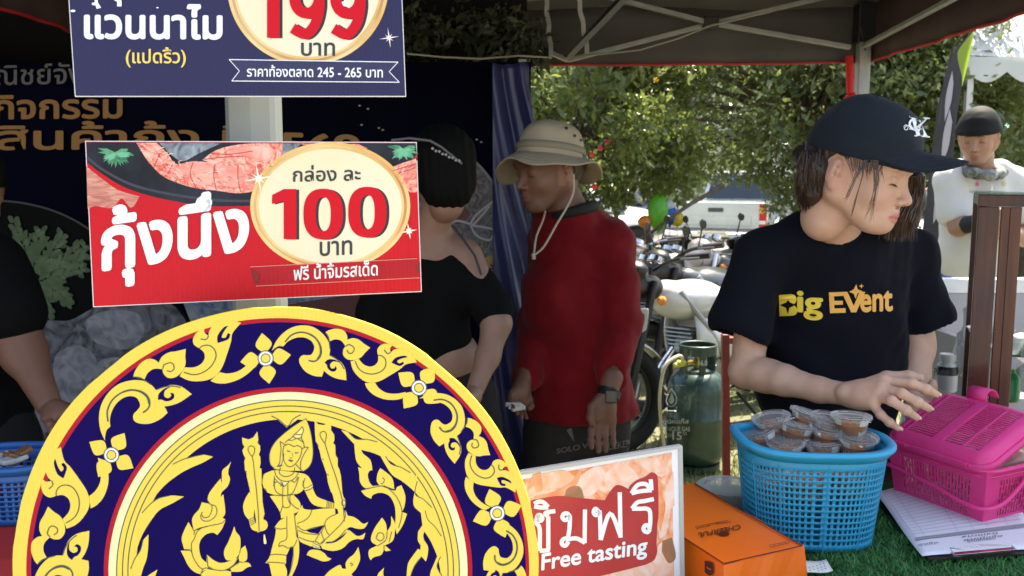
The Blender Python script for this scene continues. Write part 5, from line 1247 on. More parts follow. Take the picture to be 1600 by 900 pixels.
body_obj([nk, ha, hb], M_skd, SKD, mr_, hd, head_col(SKD, (.28, .10, .08), (.02, .015, .012), .35), HR)
M_jr = mat('jersey_red', (.20, .002, .006), .85, var=.5, vs=10, col2=(.13, .0015, .004), bump=.2, bs=220, sheen=.08, spec=.25)
s = SDF(*bounds([P(790, 300, 2.86), P(1015, 660, 2.9)], .14), .007)
c_ = P(905, 440, 2.92); s.ell(c_, (.150, .125, .22), .06); s.ell(P(903, 590, 2.93), (.168, .150, .26), .08); s.cap(P(880, 650, 2.93), P(935, 650, 2.93), .135, .135, .05); s.ell(P(860, 470, 2.88), (.09, .11, .13), .08)
s.cap(P(872, 350, 2.90), P(945, 372, 2.90), .068, .075, .06); s.cap(P(896, 340, 2.88), P(900, 400, 2.88), .082, .10, .04); s.cap(P(868, 352, 2.92), P(858, 372, 3.02), .065, .07, .05)
s.chain([P(952, 382, 2.86), P(972, 500, 2.84), P(955, 592, 2.75)], [.080, .066, .052], .022)
s.chain([P(862, 390, 3.0), P(838, 500, 2.95), P(826, 585, 2.81)], [.07, .062, .050], .03)
s.field(noisef(.009, 15, 5.0, 1.6)); s.field(noisef(.0045, 38, 1.0, 1.5)); s.field(noisef(.002, 80, 4.0)); s.shell(.016)
z_ = P(900, 652, 2.9).z; s.half((0, 0, z_), (0, 0, -1)); s.cap(hr(-.03, 0, -.06), P(893, 322, 2.87), .056, .060, 0, 's')
jr = sdf_obj('jersey', [s.mesh()], M_jr, mr_, None, relax=3)
q = MB(); cen = P(893, 330, 2.875); rg_ = []
for k in range(24):
    a = 2*math.pi*k/24; rg_.append(cen+Vector((.004+math.cos(a)*.068, math.sin(a)*.074, .018*math.cos(a+.2)-.002)))
q.tube(rg_, [.014+.003*math.cos(2*math.pi*k/24) for k in range(24)], 10, closed=True, flat=1.25); q.build('collar', mat('collar_black', (.010, .009, .010), .8, bump=.2, bs=100), jr, smooth='all')
s = SDF(*bounds([P(905, 640, 2.93), P(905, 640, 2.93)-Vector((0, 0, 1.05))], .24), .009)
hx = P(900, 640, 2.93).x; s.ell((hx, 2.94, P(900, 650, 2.93).z-.04), (.140, .105, .14), .05)
for sg in (-1, 1): s.chain([(hx+sg*.085, 2.93, .72), (hx+sg*.10, 2.91, .45), (hx+sg*.11, 2.93, .06)], [.10, .080, .062], .04)
s.field(noisef(.006, 24, 3)); tro = sdf_obj('trousers', [s.mesh()], mat('trousers_pattern', (.009, .008, .009), .8, var=.35, vs=14, col2=(.035, .03, .03), bump=.2, bs=40), mr_, None)
A = Art(Skin(tro), .004)
A.text('SOLO WOKER', (870, 709), (962, 692), 8, .02); A.text('NHDEKER', (934, 706), (985, 697), 10, .03)
for s_ in ('885,672* 893,668* 897,690* 890,680*', '925,665* 931,662* 931,685* 925,680*'): A.raw(s_)
A.build('print', mat('trouser_print', (.13, .12, .12), .7), tro)
for sg in (-1, 1): q = MB(); q.lathe([(0, 0), (.05, 0), (.055, .03), (.045, .07), (0, .09)], (hx+sg*.11, 2.90, 0), 14); q.build('shoe', M_blk, mr_, smooth=True)
q = MB(); dW = (wrR-P(957, 590, 2.74)).normalized(); wc = P(951, 615, 2.72)
q.lathe([(.033, -.013), (.0375, -.012), (.0375, .012), (.033, .013)], wc, 20, axis=dW, caps=False); w_o = q.build('watch', M_blk, mr_, smooth=True)
MB().box(wc+Vector((0.004, -.036, 0)), (.036, .012, .042)).build('watch_face', mat('watch_glass', (.012, .012, .014), .15), w_o, bevel=.004)
q = MB()
for k in range(3): a = P(802+k*4, 632+k*3, 2.66); q.box(a, (.05, .012, .014), Matrix.Rotation(.3*k, 3, 'Z'))
tag(q.build('folded_tissue', mat('tissue', (.55, .53, .50), .9, bump=.3, bs=60), bevel=.004), 'crumpled white tissue in the left hand of the man in red', 'tissue')
# bucket hat
M_hat = mat('hat_beige', (.46, .38, .28), .85, var=.5, vs=14, col2=(.38, .31, .225), bump=.3, bs=300)
hat = thing('bucket_hat', 'x', 'hat', (0, 0, 0)); bpy.data.objects.remove(hat)
s = SDF((-.15, -.13, -.02), (.15, .13, .17), .0035)
s.ell((-.006, 0, .035), (.106, .090, .105), 0); s.ell((-.006, 0, .100), (.082, .072, .040), .03); s.field(noisef(.0022, 45, 4)); s.shell(.006); s.half((0, 0, .030), (0, 0, -1))
HR0 = HR; HR = HR @ (Matrix.Translation((0, 0, .03)) @ Matrix.Rotation(R(-14), 4, 'Y') @ Matrix.Rotation(R(3), 4, 'X') @ Matrix.Translation((0, 0, -.03)))
hatc = sdf_obj('bucket_hat', [s.mesh()], M_hat, mr_, None, HR)
q = MB()
def hbrim(u, v):
    a = 2*math.pi*u; r = lerp(.0, .056, v); wv = .014*math.sin(2*a+.6)+.012*math.sin(3*a+1.5)+.004*math.sin(7*a)
    return tuple(HR @ Vector((-.006+math.cos(a)*(.104+r), math.sin(a)*(.089+r*.95), .036-(.052-.040*max(0,math.sin(a-.35))**2)*v**1.3+wv*v)))
q.grid(hbrim, 64, 8, closeu=True); q.build('hat_brim', M_hat, hatc, smooth='all', solid=.004)
q = MB()
for v in (.2, .4, .6, .8, .97): q.tube([Vector(hbrim(i/64, v))+Vector((0, 0, .003)) for i in range(64)], .0008, 4, closed=True)
q.build('hat_stitching', mat('hat_thread', (.30, .24, .17), .9), hatc)
q = MB()
for (z0_, z1_) in ((.052, .072),): q.grid(lambda u, v: tuple(HR @ Vector((-.006+math.cos(2*math.pi*u)*(.1085-.5*(lerp(z0_, z1_, v)-.04)**2*8), math.sin(2*math.pi*u)*(.0925-.5*(lerp(z0_, z1_, v)-.04)**2*8), lerp(z0_, z1_, v)))), 48, 2, closeu=True)
q.build('hat_band', mat('hat_band', (.30, .245, .175), .85), hatc, smooth='all', solid=.002)
Sh = Skin(hatc); A = Art(Sh, .001)
for (x, y) in ((885, 200), (898, 212), (908, 219), (903, 195), (908, 232)): A.disc(x, y, 2.6, n=12)
A.build('hat_eyelets', mat('eyelet', (.04, .02, .015), .5), hatc)
s = SDF((-.15, -.11, -.13), (.10, .11, .09), .004); s.ell((-.022, 0, .025), (.100, .083, .085), .01); s.ell((.060, 0, -.02), (.080, .12, .080), .01, 's'); s.ell((-.012, .09, -.01), (.022, .03, .035), .006, 's'); s.half((0, 0, -.05), (0, 0, -1)); sdf_obj('hair', [s.mesh()], M_hr, mr_, None, HR0)
q = MB(); pts = [P(896, 272, 2.70), P(896, 300, 2.71), P(885, 325, 2.70), P(870, 350, 2.69), P(850, 385, 2.68), P(834, 399, 2.68)]
q.tube([tuple(p) for p in crom([tuple(p) for p in pts], [False]*6, False, 5)], .0032, 6)
pts = [P(834, 399, 2.68), P(838, 370, 2.70), P(848, 345, 2.74), P(852, 330, 2.80)]; q.tube(crom([tuple(p) for p in pts], [False]*4, False, 5), .0030, 6)
q.tube([P(833, 396, 2.68), P(834, 405, 2.68)], .006, 8); q.build('chin_cord', mat('cord_cream', (.50, .42, .32), .8), hatc, smooth=True)

# ---------------------------------------------------------------- the man in the white T-shirt, standing in the sun
mw = person('man', 'man in white T-shirt, dark cap and grey neck scarf standing behind the table', (P(1530, 400, 4.0).x, 4.05, 0))
SKM = (.34, .19, .13); M_skm = skin('skin_brown', SKM)
rotW = rotm(R(-90-38), R(14), 0); HW = frame(rotW, P(1529, 214, 3.98), .98)
def hw(x, y, z): return HW @ Vector((x, y, z))
hdw = head_part(.0035)
s = SDF(*bounds([P(1480, 270, 4.0), P(1600, 400, 3.8)], .12), .007)
s.cap(hw(-.03, 0, -.05), P(1532, 275, 4.05), .052, .06, .02)
arm_a = [P(1484, 300, 4.02), P(1498, 354, 3.95), P(1545, 344, 3.80)]; arm_b = [P(1588, 300, 4.05), P(1600, 370, 3.98), P(1560, 362, 3.80)]
s.chain(arm_a, [.048, .042, .030], .02); s.chain(arm_b, [.048, .042, .030], .02)
a1 = s.mesh(); s = SDF(*bounds([P(1530, 330, 3.8), P(1590, 370, 3.76)], .08), .003); simple_hand(s, P(1547, 350, 3.80), P(1585, 345, 3.77), .010, side=(0, .2, 1)); simple_hand(s, P(1558, 363, 3.80), P(1522, 372, 3.77), .010, side=(0, .2, 1)); a2 = s.mesh()
body_obj([a1, a2], M_skm, SKM, mw, hdw, head_col(SKM, (.33, .13, .10), (.02, .015, .012), .25), HW)
M_wt = mat('shirt_white', (.58, .58, .565), .8, var=.4, vs=8, col2=(.66, .67, .66), bump=.25, bs=90, sheen=.1)
s = SDF(*bounds([P(1440, 240, 4.0), P(1620, 450, 4.1)], .16), .008)
s.ell(P(1533, 320, 4.06), (.168, .115, .17), .06); s.ell(P(1526, 385, 4.07), (.172, .125, .24), .08)
s.cap(P(1500, 272, 4.05), P(1484, 282, 4.04), .065, .065, .05); s.cap(P(1560, 272, 4.05), P(1582, 284, 4.05), .065, .065, .05)
s.cap(P(1486, 284, 4.03), P(1489, 330, 3.99), .068, .076, .03); s.cap(P(1584, 286, 4.05), P(1598, 335, 4.0), .068, .076, .03)
s.field(noisef(.008, 18, 2.0)); s.field(noisef(.004, 42, 5.0)); s.shell(.018); s.half((0, 0, P(1530, 434, 4.0).z), (0, 0, -1)); s.ell(P(1532, 252, 4.0), (.066, .08, .05), 0, 's')
s.ell(P(1489, 362, 3.90), (.078, .09, .05), 0, 's'); s.ell(P(1604, 366, 3.91), (.078, .09, .05), 0, 's')
ws = sdf_obj('t_shirt', [s.mesh()], M_wt, mw, None, relax=3)
Sw = Skin(ws); A = Art(Sw, .002); A.disc(1527, 288, 3.2, n=14); A.line('1527,283 1531,279 1533,282', 1.2); A.build('chest_badge', mat('badge_pink', (.65, .18, .22), .6), ws)
A = Art(Sw, .002); A.disc(1569, 287, 3, n=12, ry=1.4); A.build('chest_badge', mat('badge_gold', (.55, .45, .15), .6), ws)
s = SDF(*bounds([P(1480, 330, 3.99), P(1530, 380, 3.8)], .09), .006); s.chain([arm_a[0].lerp(arm_a[1], .55), arm_a[1], arm_a[1].lerp(arm_a[2], .75)], [.047, .042, .034], .015); sdf_obj('arm_sleeve', [s.mesh()], mat('sleeve_dark', (.012, .013, .016), .8), mw, None)
s = SDF(*bounds([P(1490, 240, 3.95), P(1570, 290, 3.9)], .08), .005)
cen = P(1533, 266, 4.0)
for k in range(14):
    a, b = [cen+Vector((math.cos(t_)*.082, math.sin(t_)*.085, .022*math.sin(t_))) for t_ in (k*2*math.pi/14, (k+1)*2*math.pi/14)]; s.cap(a, b, .022, .022, .01)
s.cap(P(1520, 268, 3.90), P(1548, 276, 3.89), .020, .022, .02); s.field(noisef(.004, 60, 2)); sdf_obj('neck_scarf', [s.mesh()], mat('scarf_grey', (.045, .05, .052), .8, var=1, vs=30, col2=(.28, .30, .28)), mw, None)
s = SDF((-.13, -.11, 0), (.16, .11, .16), .004); s.ell((-.008, 0, .030), (.106, .092, .108), 0); s.ell((.0, 0, .030), (.105, .094, .05), .01); s.field(noisef(.0015, 60, 3)); s.shell(.006); s.half((0, 0, .020), (0, 0, -1))
mc_ = mat('cap_black_grey', (.005, .006, .006), .75, spec=.25, bump=.2, bs=200); wc_ = sdf_obj('cap', [s.mesh()], mc_, mw, None, HW)
legs('shorts', mat('shorts_brown', (.055, .030, .022), .85), P(1528, 440, 4.05).x, 4.07, .86, .165, mw, .012)
# ---------------------------------------------------------------- the woman seen from behind, between the board and the man in red
mb_ = person('woman', 'woman in off-shoulder black top seen from behind beside the red price sign', (P(690, 500, 2.45).x, 2.5, 0))
SKB = (.26, .145, .105); M_skb = skin('skin_warm_tan', SKB)
rotB = rotm(R(112), R(12), 0); HB = frame(rotB, P(688, 268, 2.45), .96); hdb = head_part(.0045, neck=(-.01, 0, -.11), neckr=(.042, .040))
def hb_(x, y, z): return HB @ Vector((x, y, z))
s = SDF(*bounds([P(600, 300, 2.45), P(805, 640, 2.4)], .12), .006)
s.cap(hb_(-.02, 0, -.05), P(674, 362, 2.47), .042, .052, .02); s.cap(P(640, 392, 2.48), P(718, 396, 2.46), .046, .046, .03); s.ell(P(672, 420, 2.5), (.13, .075, .10), .05)
s.chain([P(730, 402, 2.45), P(776, 505, 2.40), P(762, 558, 2.36), P(740, 615, 2.30)], [.044, .040, .032, .024], .02)
s.ell(P(690, 560, 2.49), (.11, .085, .10), .04); bb1 = s.mesh()
s = SDF(*bounds([P(745, 610, 2.3), P(730, 640, 2.25)], .09), .0035); simple_hand(s, P(741, 612, 2.30), P(722, 650, 2.24), .0095, side=(.3, 1, .3), curl=.6); bb2 = s.mesh()
body_obj([bb1, bb2], M_skb, SKB, mb_, hdb, head_col(SKB), HB)
M_tb = mat('top_black', (.0035, .0035, .004), .9, bump=.2, bs=120, spec=.12)
s = SDF(*bounds([P(570, 370, 2.45), P(810, 640, 2.5)], .12), .006)
s.ell(P(672, 450, 2.49), (.135, .098, .135), .05); s.ell(P(668, 530, 2.49), (.125, .10, .11), .05); s.cap(P(715, 408, 2.46), P(772, 485, 2.42), .056, .060, .03); s.cap(P(625, 405, 2.5), P(590, 488, 2.5), .065, .066, .03)
s.field(noisef(.006, 20, 1)); s.shell(.014); s.cap(P(668, 330, 2.43), P(668, 352, 2.43), .072, .080, 0, 's'); s.cap(P(640, 355, 2.42), P(705, 352, 2.42), .04, .04, 0, 's')
cutcap(s, P(786, 522, 2.40)+Vector((.03, 0, -.08)), P(790, 530, 2.40)+Vector((.04, 0, -.1)), .10)
cutcap(s, P(735, 660, 2.38), P(700, 700, 2.38), .17)
sdf_obj('top', [s.mesh()], M_tb, mb_, None, relax=3)
s = SDF((-.16, -.13, -.13), (.10, .13, .13), .005); s.ell((-.02, 0, .03), (.115, .098, .10), .02); s.ell((-.055, 0, -.045), (.072, .080, .080), .03); s.ell((.085, 0, -.03), (.07, .12, .08), .02, 's'); s.field(lambda X, Y, Z: .002*np.sin(Y*260+X*90)+0*Z); sdf_obj('hair', [s.mesh()], mat('hair_black', (.003, .0028, .0028), .8, bump=.5, bs=80, spec=.12), mb_, None, HB)
q = MB()
for k in range(9): p = P(676+k*5.2, 232+k*2.4+(k % 2)*1.5, 2.33); q.box(p, (.006, .004, .006), Matrix.Rotation(.7, 3, 'Y'))
hb2 = q.build('beaded_hair_clip', mat('bead', (.28, .26, .27), .3), mb_); hb2['kind'] = 'stuff'
q = MB(); q.tube([P(612, 219, 2.34), P(640, 216, 2.33), P(672, 220, 2.32), P(690, 230, 2.33), P(722, 256, 2.34)], .0035, 6); q.build('hair_band', mat('band_dim', (.10, .09, .10), .5), mb_, smooth=True)
legs('trousers', M_pn, P(690, 600, 2.5).x, 2.5, .84, .155, mb_, .012)
q = MB(); q.tube([P(706, 352, 2.40), P(722, 372, 2.385), P(742, 400, 2.38), P(752, 430, 2.37)], .004, 6); q.build('bag_strap', M_blk, mb_, smooth=True)
# ---------------------------------------------------------------- the person at the left edge
ml = person('person', 'person in black T-shirt at the far left edge, one bare forearm lowered to the stall', (P(-30, 500, 2.2).x, 2.25, 0))
rotL = rotm(R(-30), R(25), 0); HL = frame(rotL, P(-60, 300, 2.2), 1.05); hdl = head_part(.006)
s = SDF(*bounds([P(-100, 380, 2.2), P(110, 680, 2.05)], .12), .006)
s.cap(HL @ Vector((-.03, 0, -.05)), P(-60, 400, 2.2), .055, .065, .02)
s.chain([P(10, 440, 2.2), P(32, 540, 2.17), P(76, 632, 2.08)], [.058, .050, .030], .03); s.ell(P(40, 560, 2.16), .046, .03); l1 = s.mesh()
s = SDF(*bounds([P(76, 630, 2.08), P(95, 680, 2.03)], .09), .003); simple_hand(s, P(78, 634, 2.08), P(112, 668, 2.02), .0100, side=(.3, 1, .1), curl=-.5); l2 = s.mesh()
body_obj([l1, l2], M_skd, SKD, ml, hdl, head_col(SKD), HL)
s = SDF(*bounds([P(-200, 380, 2.2), P(70, 720, 2.3)], .12), .009)
s.ell(P(-55, 500, 2.25), (.165, .11, .21), .05); s.ell(P(-50, 640, 2.27), (.16, .115, .22), .06); s.cap(P(-14, 414, 2.22), P(18, 492, 2.18), .084, .082, .03); s.cap(P(-100, 418, 2.22), P(-140, 500, 2.2), .065, .07, .04)
s.field(noisef(.006, 20, 3)); sdf_obj('t_shirt', [s.mesh()], M_tb, ml, None, relax=3)
s = SDF((-.15, -.12, -.1), (.12, .12, .14), .006); s.ell((-.010, 0, .036), (.112, .090, .100), .01); s.ell((.09, 0, -.02), (.070, .12, .072), .012, 's'); sdf_obj('hair', [s.mesh()], MATS['hair_black'], ml, None, HL)
legs('trousers', M_pn, P(-50, 600, 2.27).x, 2.27, .84, .16, ml, .012)
# ================================================================ TABLE AND WHAT STANDS ON IT
TZ = .81
tb = thing('table', 'low display table under artificial turf at the front right of the stall', 'table', (1.0, 1.45, 0))
MB().box((.95, 1.46, TZ-.018), (1.6, .72, .03)).build('table_top', mat('table_top', (.3, .3, .3), .6), tb, bevel=.003)
for x in (.2, 1.7):
    for y in (1.14, 1.78): MB().bar((x, y, 0), (x, y, TZ-.033), .03, .03, (0, 1, 0)).build('leg', M_post, tb)
g = MB(); g.grid(lambda u, v: (.14+1.62*u, 1.09+.735*v, TZ-.001), 4, 4); g.build('turf_backing', mat('turf_backing', (.010, .045, .012), .9), tb)
M_turf = mat('turf_blade', (.025, .16, .030), .42, var=1, vs=14, col2=(.07, .28, .07), trans=.2, spec=.5)
blades('artificial_turf', M_turf, [(.42, 1.72, 1.14, 1.82, 62000)], .011, .0015, 8, TZ, .9, 'bright green artificial turf covering the display table', 'artificial turf')

# --- blue perforated basket
def superell(a, rx, ry, n=3.2):
    c, s_ = math.cos(a), math.sin(a); return rx*math.copysign(abs(c)**(2/n), c), ry*math.copysign(abs(s_)**(2/n), s_)
M_blue = mat('plastic_sky_blue', (.016, .36, .62), .35, var=.25, vs=6, spec=.5, trans=.12, col2=(.014, .30, .55))
M_blue2 = mat('plastic_blue', (.012, .12, .42), .4, trans=.1)
def basket(name, label, cx, cy, z0, rx, ry, h, m, ang=0, taper=.80, ncol=84, nrow=13, group=None, ears=True):
    t = thing(name, label, 'basket', (cx, cy, z0), group)
    ca, sa = math.cos(ang), math.sin(ang)
    def pt_(a, z, off=0, n=2.7):
        k = lerp(taper, 1, z/h); x, y = superell(a, rx*k+off, ry*k+off, n); return (cx+x*ca-y*sa, cy+x*sa+y*ca, z0+z)
    # lattice wall: uprights and rings are left standing, the cells between are open
    q = MB(); us = []; per = 7
    for c in range(ncol):
        a0 = 2*math.pi*c/ncol; da = 2*math.pi/ncol; rib = (c % per == 0)
        us += [(a0, rib), (a0+da*(.62 if rib else .42), True)]
    vsr = [(0, True), (.012, True)]; zb, zt_ = .012, h-.026
    for r_ in range(nrow):
        a = zb+(zt_-zb)*r_/nrow; b = zb+(zt_-zb)*(r_+1)/nrow; vsr += [(lerp(a, b, .66), False), (b, True)]
    vsr += [(h-.004, True)]
    NU = len(us); V = [pt_(u[0], z[0]) for z in vsr for u in us]; Fq = []
    for j in range(len(vsr)-1):
        solid_row = not (1 <= j < 1+2*nrow) or (j % 2 == 0)
        for i in range(NU):
            if solid_row or i % 2 == 0: Fq.append((j*NU+i, j*NU+(i+1) % NU, (j+1)*NU+(i+1) % NU, (j+1)*NU+i))
    q.add(V, Fq); q.build('wall', m, t, smooth=True, solid=.0022)
    q = MB()
    for c in range(0, ncol, per): q.tube([pt_(2*math.pi*(c+.3)/ncol, z, .0008) for z in (0, h*.3, h*.6, h-.02)], .0016, 5)
    q.build('ribs', m, t, smooth=True)['kind'] = 'stuff'
    q = MB(); M_ = 48; q.add([pt_(2*math.pi*k/M_, .002) for k in range(M_)], [tuple(range(M_))]); q.build('floor', m, t, solid=.002)
    def lift(a):                       # the two grip ends rise
        return (.003*max(0, math.cos(a))**6+.010*max(0, -math.cos(a))**4) if ears else 0
    q = MB()
    prof = [(-.001, -.016), (.003, -.016), (.0070, -.009), (.0125, -.004), (.0125, .001), (.006, .004), (-.002, .003), (-.003, -.004)]
    M_ = 96; vs = []
    for k in range(M_):
        a = 2*math.pi*k/M_
        for (o_, z_) in prof:
            ex = 0; p = pt_(a, h, o_+ex*(1 if z_ > -.02 else .3)); vs.append((p[0], p[1], p[2]+z_+lift(a)*(1 if z_ > -.02 else .2)))
    n_ = len(prof); q.add(vs, [(k*n_+i, ((k+1) % M_)*n_+i, ((k+1) % M_)*n_+(i+1) % n_, k*n_+(i+1) % n_) for k in range(M_) for i in range(n_)])
    fix_normals(q.build('rim', m, t, smooth='all')); return t, pt_
bc = (P(1228, 700, 1.545)+P(1308, 700, 1.545))/2
bk, bpt = basket('basket', 'sky blue perforated plastic basket full of sauce cups on the turf', P(1268, 700, 1.545).x, 1.552, TZ+.004, .128, .095, .178, M_blue, R(-4), .84)
BX, BY = P(1268, 700, 1.545).x, 1.552

# --- sauce cups
M_cup = mat('cup_clear', (.85, .88, .88), .08, alpha=.02, spec=.5)
M_lid = mat('lid_clear', (.88, .88, .86), .15, alpha=.06, spec=.5)
M_sauce = mat('sauce_brown', (.64, .24, .05), .18, var=1, vs=55, col2=(.40, .11, .025), bump=.3, bs=120, coat=.6, trans=.25)
def make_cup(label):
    t = thing('sauce_cup', label, 'cup', (0, 0, 0), 'sauce cups in the blue basket')
    q = MB(); q.lathe([(0, 0), (.021, 0), (.0225, .002), (.0285, .034), (.0310, .035), (.0310, .0365), (.0283, .0365), (.0213, .0025), (0, .0025)], (0, 0, 0), 28, caps=False); q.build('cup_body', M_cup, t, smooth=True)
    q = MB(); q.lathe([(0, .0032), (.0210, .0032), (.0266, .0265), (.0245, .0275), (.010, .0282), (0, .0284)], (0, 0, 0), 24, caps=False); q.build('sauce', M_sauce, t, smooth=True)
    q = MB()
    for k in range(14): a = rnd.uniform(0, 6.28); r = rnd.uniform(.004, .022); q.box((math.cos(a)*r, math.sin(a)*r, .0286), (.0022, .0016, .001), Matrix.Rotation(a, 3, 'Z'))
    for k in range(16): a = rnd.uniform(0, 6.28); z = rnd.uniform(.008, .022); r = .0214+z*.205; q.box((math.cos(a)*r, math.sin(a)*r, z), (.0016, .0016, .0012), Matrix.Rotation(a, 3, 'Z'))
    q.build('seeds', mat('chili_seed', (.62, .42, .16), .5), t)['kind'] = 'stuff'
    q = MB(); q.lathe([(.0325, .0335), (.0335, .036), (.0332, .0395), (.0300, .0402), (.0290, .0385), (.0265, .0380), (.0255, .0400), (.0200, .0404), (.0190, .0392), (0, .0392)], (0, 0, 0), 32, caps=False)
    q.tube([(.033, 0, .037), (.0385, .001, .0375), (.040, .003, .037)], .0022, 6, flat=.3); q.build('lid', M_lid, t, smooth=True); return t
for o in S.objects:
    pass
def strip_bases(t):
    pass
cups = [((1228, 708), .126, 'frosted sauce cup at the front left of the blue basket', (6, -4)),
        ((1287, 712), .124, 'sauce cup at the front middle of the blue basket, lid level', (-3, 3)),
        ((1340, 700), .132, 'tilted sauce cup at the front right below the full one', (16, 10)),
        ((1345, 668), .172, 'full orange-brown sauce cup topping the pile beside her fingers', (0, 0)),
        ((1186, 690), .136, 'sauce cup against the left grip of the blue basket', (-10, -16)),
        ((1238, 682), .150, 'sauce cup in the second row with a ringed lid', (8, -6)),
        ((1292, 684), .150, 'sauce cup in the second row behind the front middle one', (-8, 6)),
        ((1205, 668), .158, 'dusky sauce cup at the back left of the pile', (10, -8)),
        ((1252, 660), .164, 'sauce cup at the back of the pile with its lid tipped forward', (14, 8)),
        ((1300, 664), .158, 'sauce cup at the back between two tipped lids', (-6, -10)),
        ((1345, 702), .140, 'sauce cup hidden under the full one at the right side', (0, 6))]
c0 = None; lower = [(-.07, -.02), (-.02, -.04), (.04, -.04), (.075, 0), (-.04, .035), (.02, .03), (.0, .0)]
for k, ((px, py), zz, lab, (ax, ay)) in enumerate(cups):
    p = PZ(px, py, TZ+zz+.02); d = Vector((p.x-BX, p.y-BY, 0)); lim = .088
    if d.length > lim: d = d.normalized()*lim; p.x, p.y = BX+d.x, BY+d.y
    c = make_cup(lab) if c0 is None else copy_tree(c0)
    if c0 is None: c0 = c
    c.location = (p.x, p.y, TZ+zz); c.scale = (1.10, 1.10, 1.16); c.rotation_euler = (R(ax), R(ay), k*1.7); c['label'] = lab
for k, (x, y) in enumerate(lower):
    c = copy_tree(c0); c.location = (BX+x, BY+y, TZ+.075+.012*(k % 3)); c.rotation_euler = (R(4*(k % 3)), R(-5), k); c['label'] = 'sauce cup deep in the pile, '+('at the left behind the basket wall', 'low at the front left behind the basket wall', 'low at the front right behind the basket wall', 'at the right behind the basket wall', 'at the back left under the others', 'at the back right under the others', 'in the very middle under the others')[k]

# --- pink basket with slatted hinged lid
M_pink = mat('plastic_hot_pink', (.97, .075, .33), .38, var=.25, vs=6, col2=(.88, .035, .21), spec=.4, trans=.2)
z0, hp_ = TZ+.006, .108
cF = PZ(1534, 822, z0); cL = PZ(1398, 770, z0)                 # front corner and left corner on the table
eu = (cL-cF); eu.z = 0; Lu = eu.length; eu.normalize(); ev = Vector((-eu.y, eu.x, 0))
if ev.x < 0: ev = -ev
Lv = .26
pk = thing('pink_basket', 'hot pink slotted picnic basket with its lid being lifted, at the right edge', 'basket', tuple(cF+eu*Lu/2+ev*Lv/2))
def pp(u, v, z, fl=.012):
    """point in basket space, u along the near-left side, v away to the right; walls flare upwards"""
    k = z/hp_; du = (-fl*k if u <= 0 else 0)+(fl*k if u >= 1 else 0); dv = (-fl*k if v <= 0 else 0)+(fl*k if v >= 1 else 0)
    return cF+eu*(Lu*u+du)+ev*(Lv*v+dv)+Vector((0, 0, z))
def wallgrid(q, fn, nu, nv, hole):
    """panel with slots: hole(i,j) leaves that cell open; cells are inset so bars stand between them"""
    us = [0]; 
    for i in range(nu): us += [(i+.30)/nu*1.0, (i+1.0)/nu]
    vs = [0]
    for j in range(nv): vs += [(j+.16)/nv, (j+1.0)/nv]
    W = len(us); q.add([fn(u, v) for v in vs for u in us], [(j*W+i, j*W+i+1, (j+1)*W+i+1, (j+1)*W+i) for j in range(len(vs)-1) for i in range(W-1) if not (i % 2 == 1 and j % 2 == 1 and hole(i//2, j//2))])
def side(fn_u, n, name):
    """one wall: corner margins solid, slotted middle"""
    q = MB(); m_ = .13
    def f(u, v): return tuple(fn_u(u, v*hp_))
    q.grid(lambda u, v: f(u*m_, v), 3, 6); q.grid(lambda u, v: f(1-m_+u*m_, v), 3, 6)
    q.grid(lambda u, v: f(m_+u*(1-2*m_), v*.13), n, 1); q.grid(lambda u, v: f(m_+u*(1-2*m_), .80+v*.20), n, 1)
    # brick-offset slots in three tiers
    W = 1-2*m_
    us = []
    for i in range(n): us += [i/n, (i+.36)/n]
    us.append(1)
    for i in range(n):
        a, b = us[2*i], us[2*i+1]; b2 = us[2*i+2]
        q.grid(lambda u, v: f(m_+lerp(a, b, u)*W, .13+v*.67), 1, 4)
        cuts = (.0, .33, .66, 1.0) if i % 2 else (0, .17, .5, .83, 1.0)
        for c_ in cuts[1:-1]: q.grid(lambda u, v: f(m_+lerp(b, b2, u)*W, .13+(c_-.025+v*.05)*.67), 1, 1)
    return q.build(name, M_pink, pk, solid=.0022)
def corner(u, z, a, b, c, d): return a
side(lambda s_, z: cF+Vector((0, 0, z))+eu*lerp(-.012*z/hp_, Lu+.012*z/hp_, s_)-ev*(.012*z/hp_), 22, 'side_wall')
side(lambda s_, z: cF+Vector((0, 0, z))+ev*lerp(-.012*z/hp_, Lv+.012*z/hp_, s_)-eu*(.012*z/hp_), 26, 'side_wall')
side(lambda s_, z: cF+ev*(Lv+.012*z/hp_)+Vector((0, 0, z))+eu*lerp(-.012*z/hp_, Lu+.012*z/hp_, s_), 22, 'side_wall')
side(lambda s_, z: cF+eu*(Lu+.012*z/hp_)+Vector((0, 0, z))+ev*lerp(-.012*z/hp_, Lv+.012*z/hp_, s_), 26, 'side_wall')
q = MB(); q.add([tuple(pp(u, v, .001)) for u, v in ((0, 0), (1, 0), (1, 1), (0, 1))], [(0, 1, 2, 3)]); q.build('floor', M_pink, pk, solid=.002)
def rrect(a0, a1, b0, b1, r, z, n=7):
    pts = []
    for (cu, cv, s0) in ((a1-r, b1-r, 0), (a0+r, b1-r, 90), (a0+r, b0+r, 180), (a1-r, b0+r, 270)):
        for k in range(n): a = R(s0+90*k/(n-1)); pts.append(cF+eu*(cu+math.cos(a)*r)+ev*(cv+math.sin(a)*r)+Vector((0, 0, z)))
    return pts
q = MB(); q.tube(rrect(-.016, Lu+.016, -.016, Lv+.016, .03, hp_), .0055, 8, closed=True, flat=.8); q.tube(rrect(-.013, Lu+.013, -.013, Lv+.013, .026, hp_-.012), .0025, 6, closed=True); q.build('rim', M_pink, pk, smooth='all')
q = MB(); q.tube(rrect(-.002, Lu+.002, -.002, Lv+.002, .016, .003), .0045, 8, closed=True); q.build('foot_rim', M_pink, pk, smooth='all')
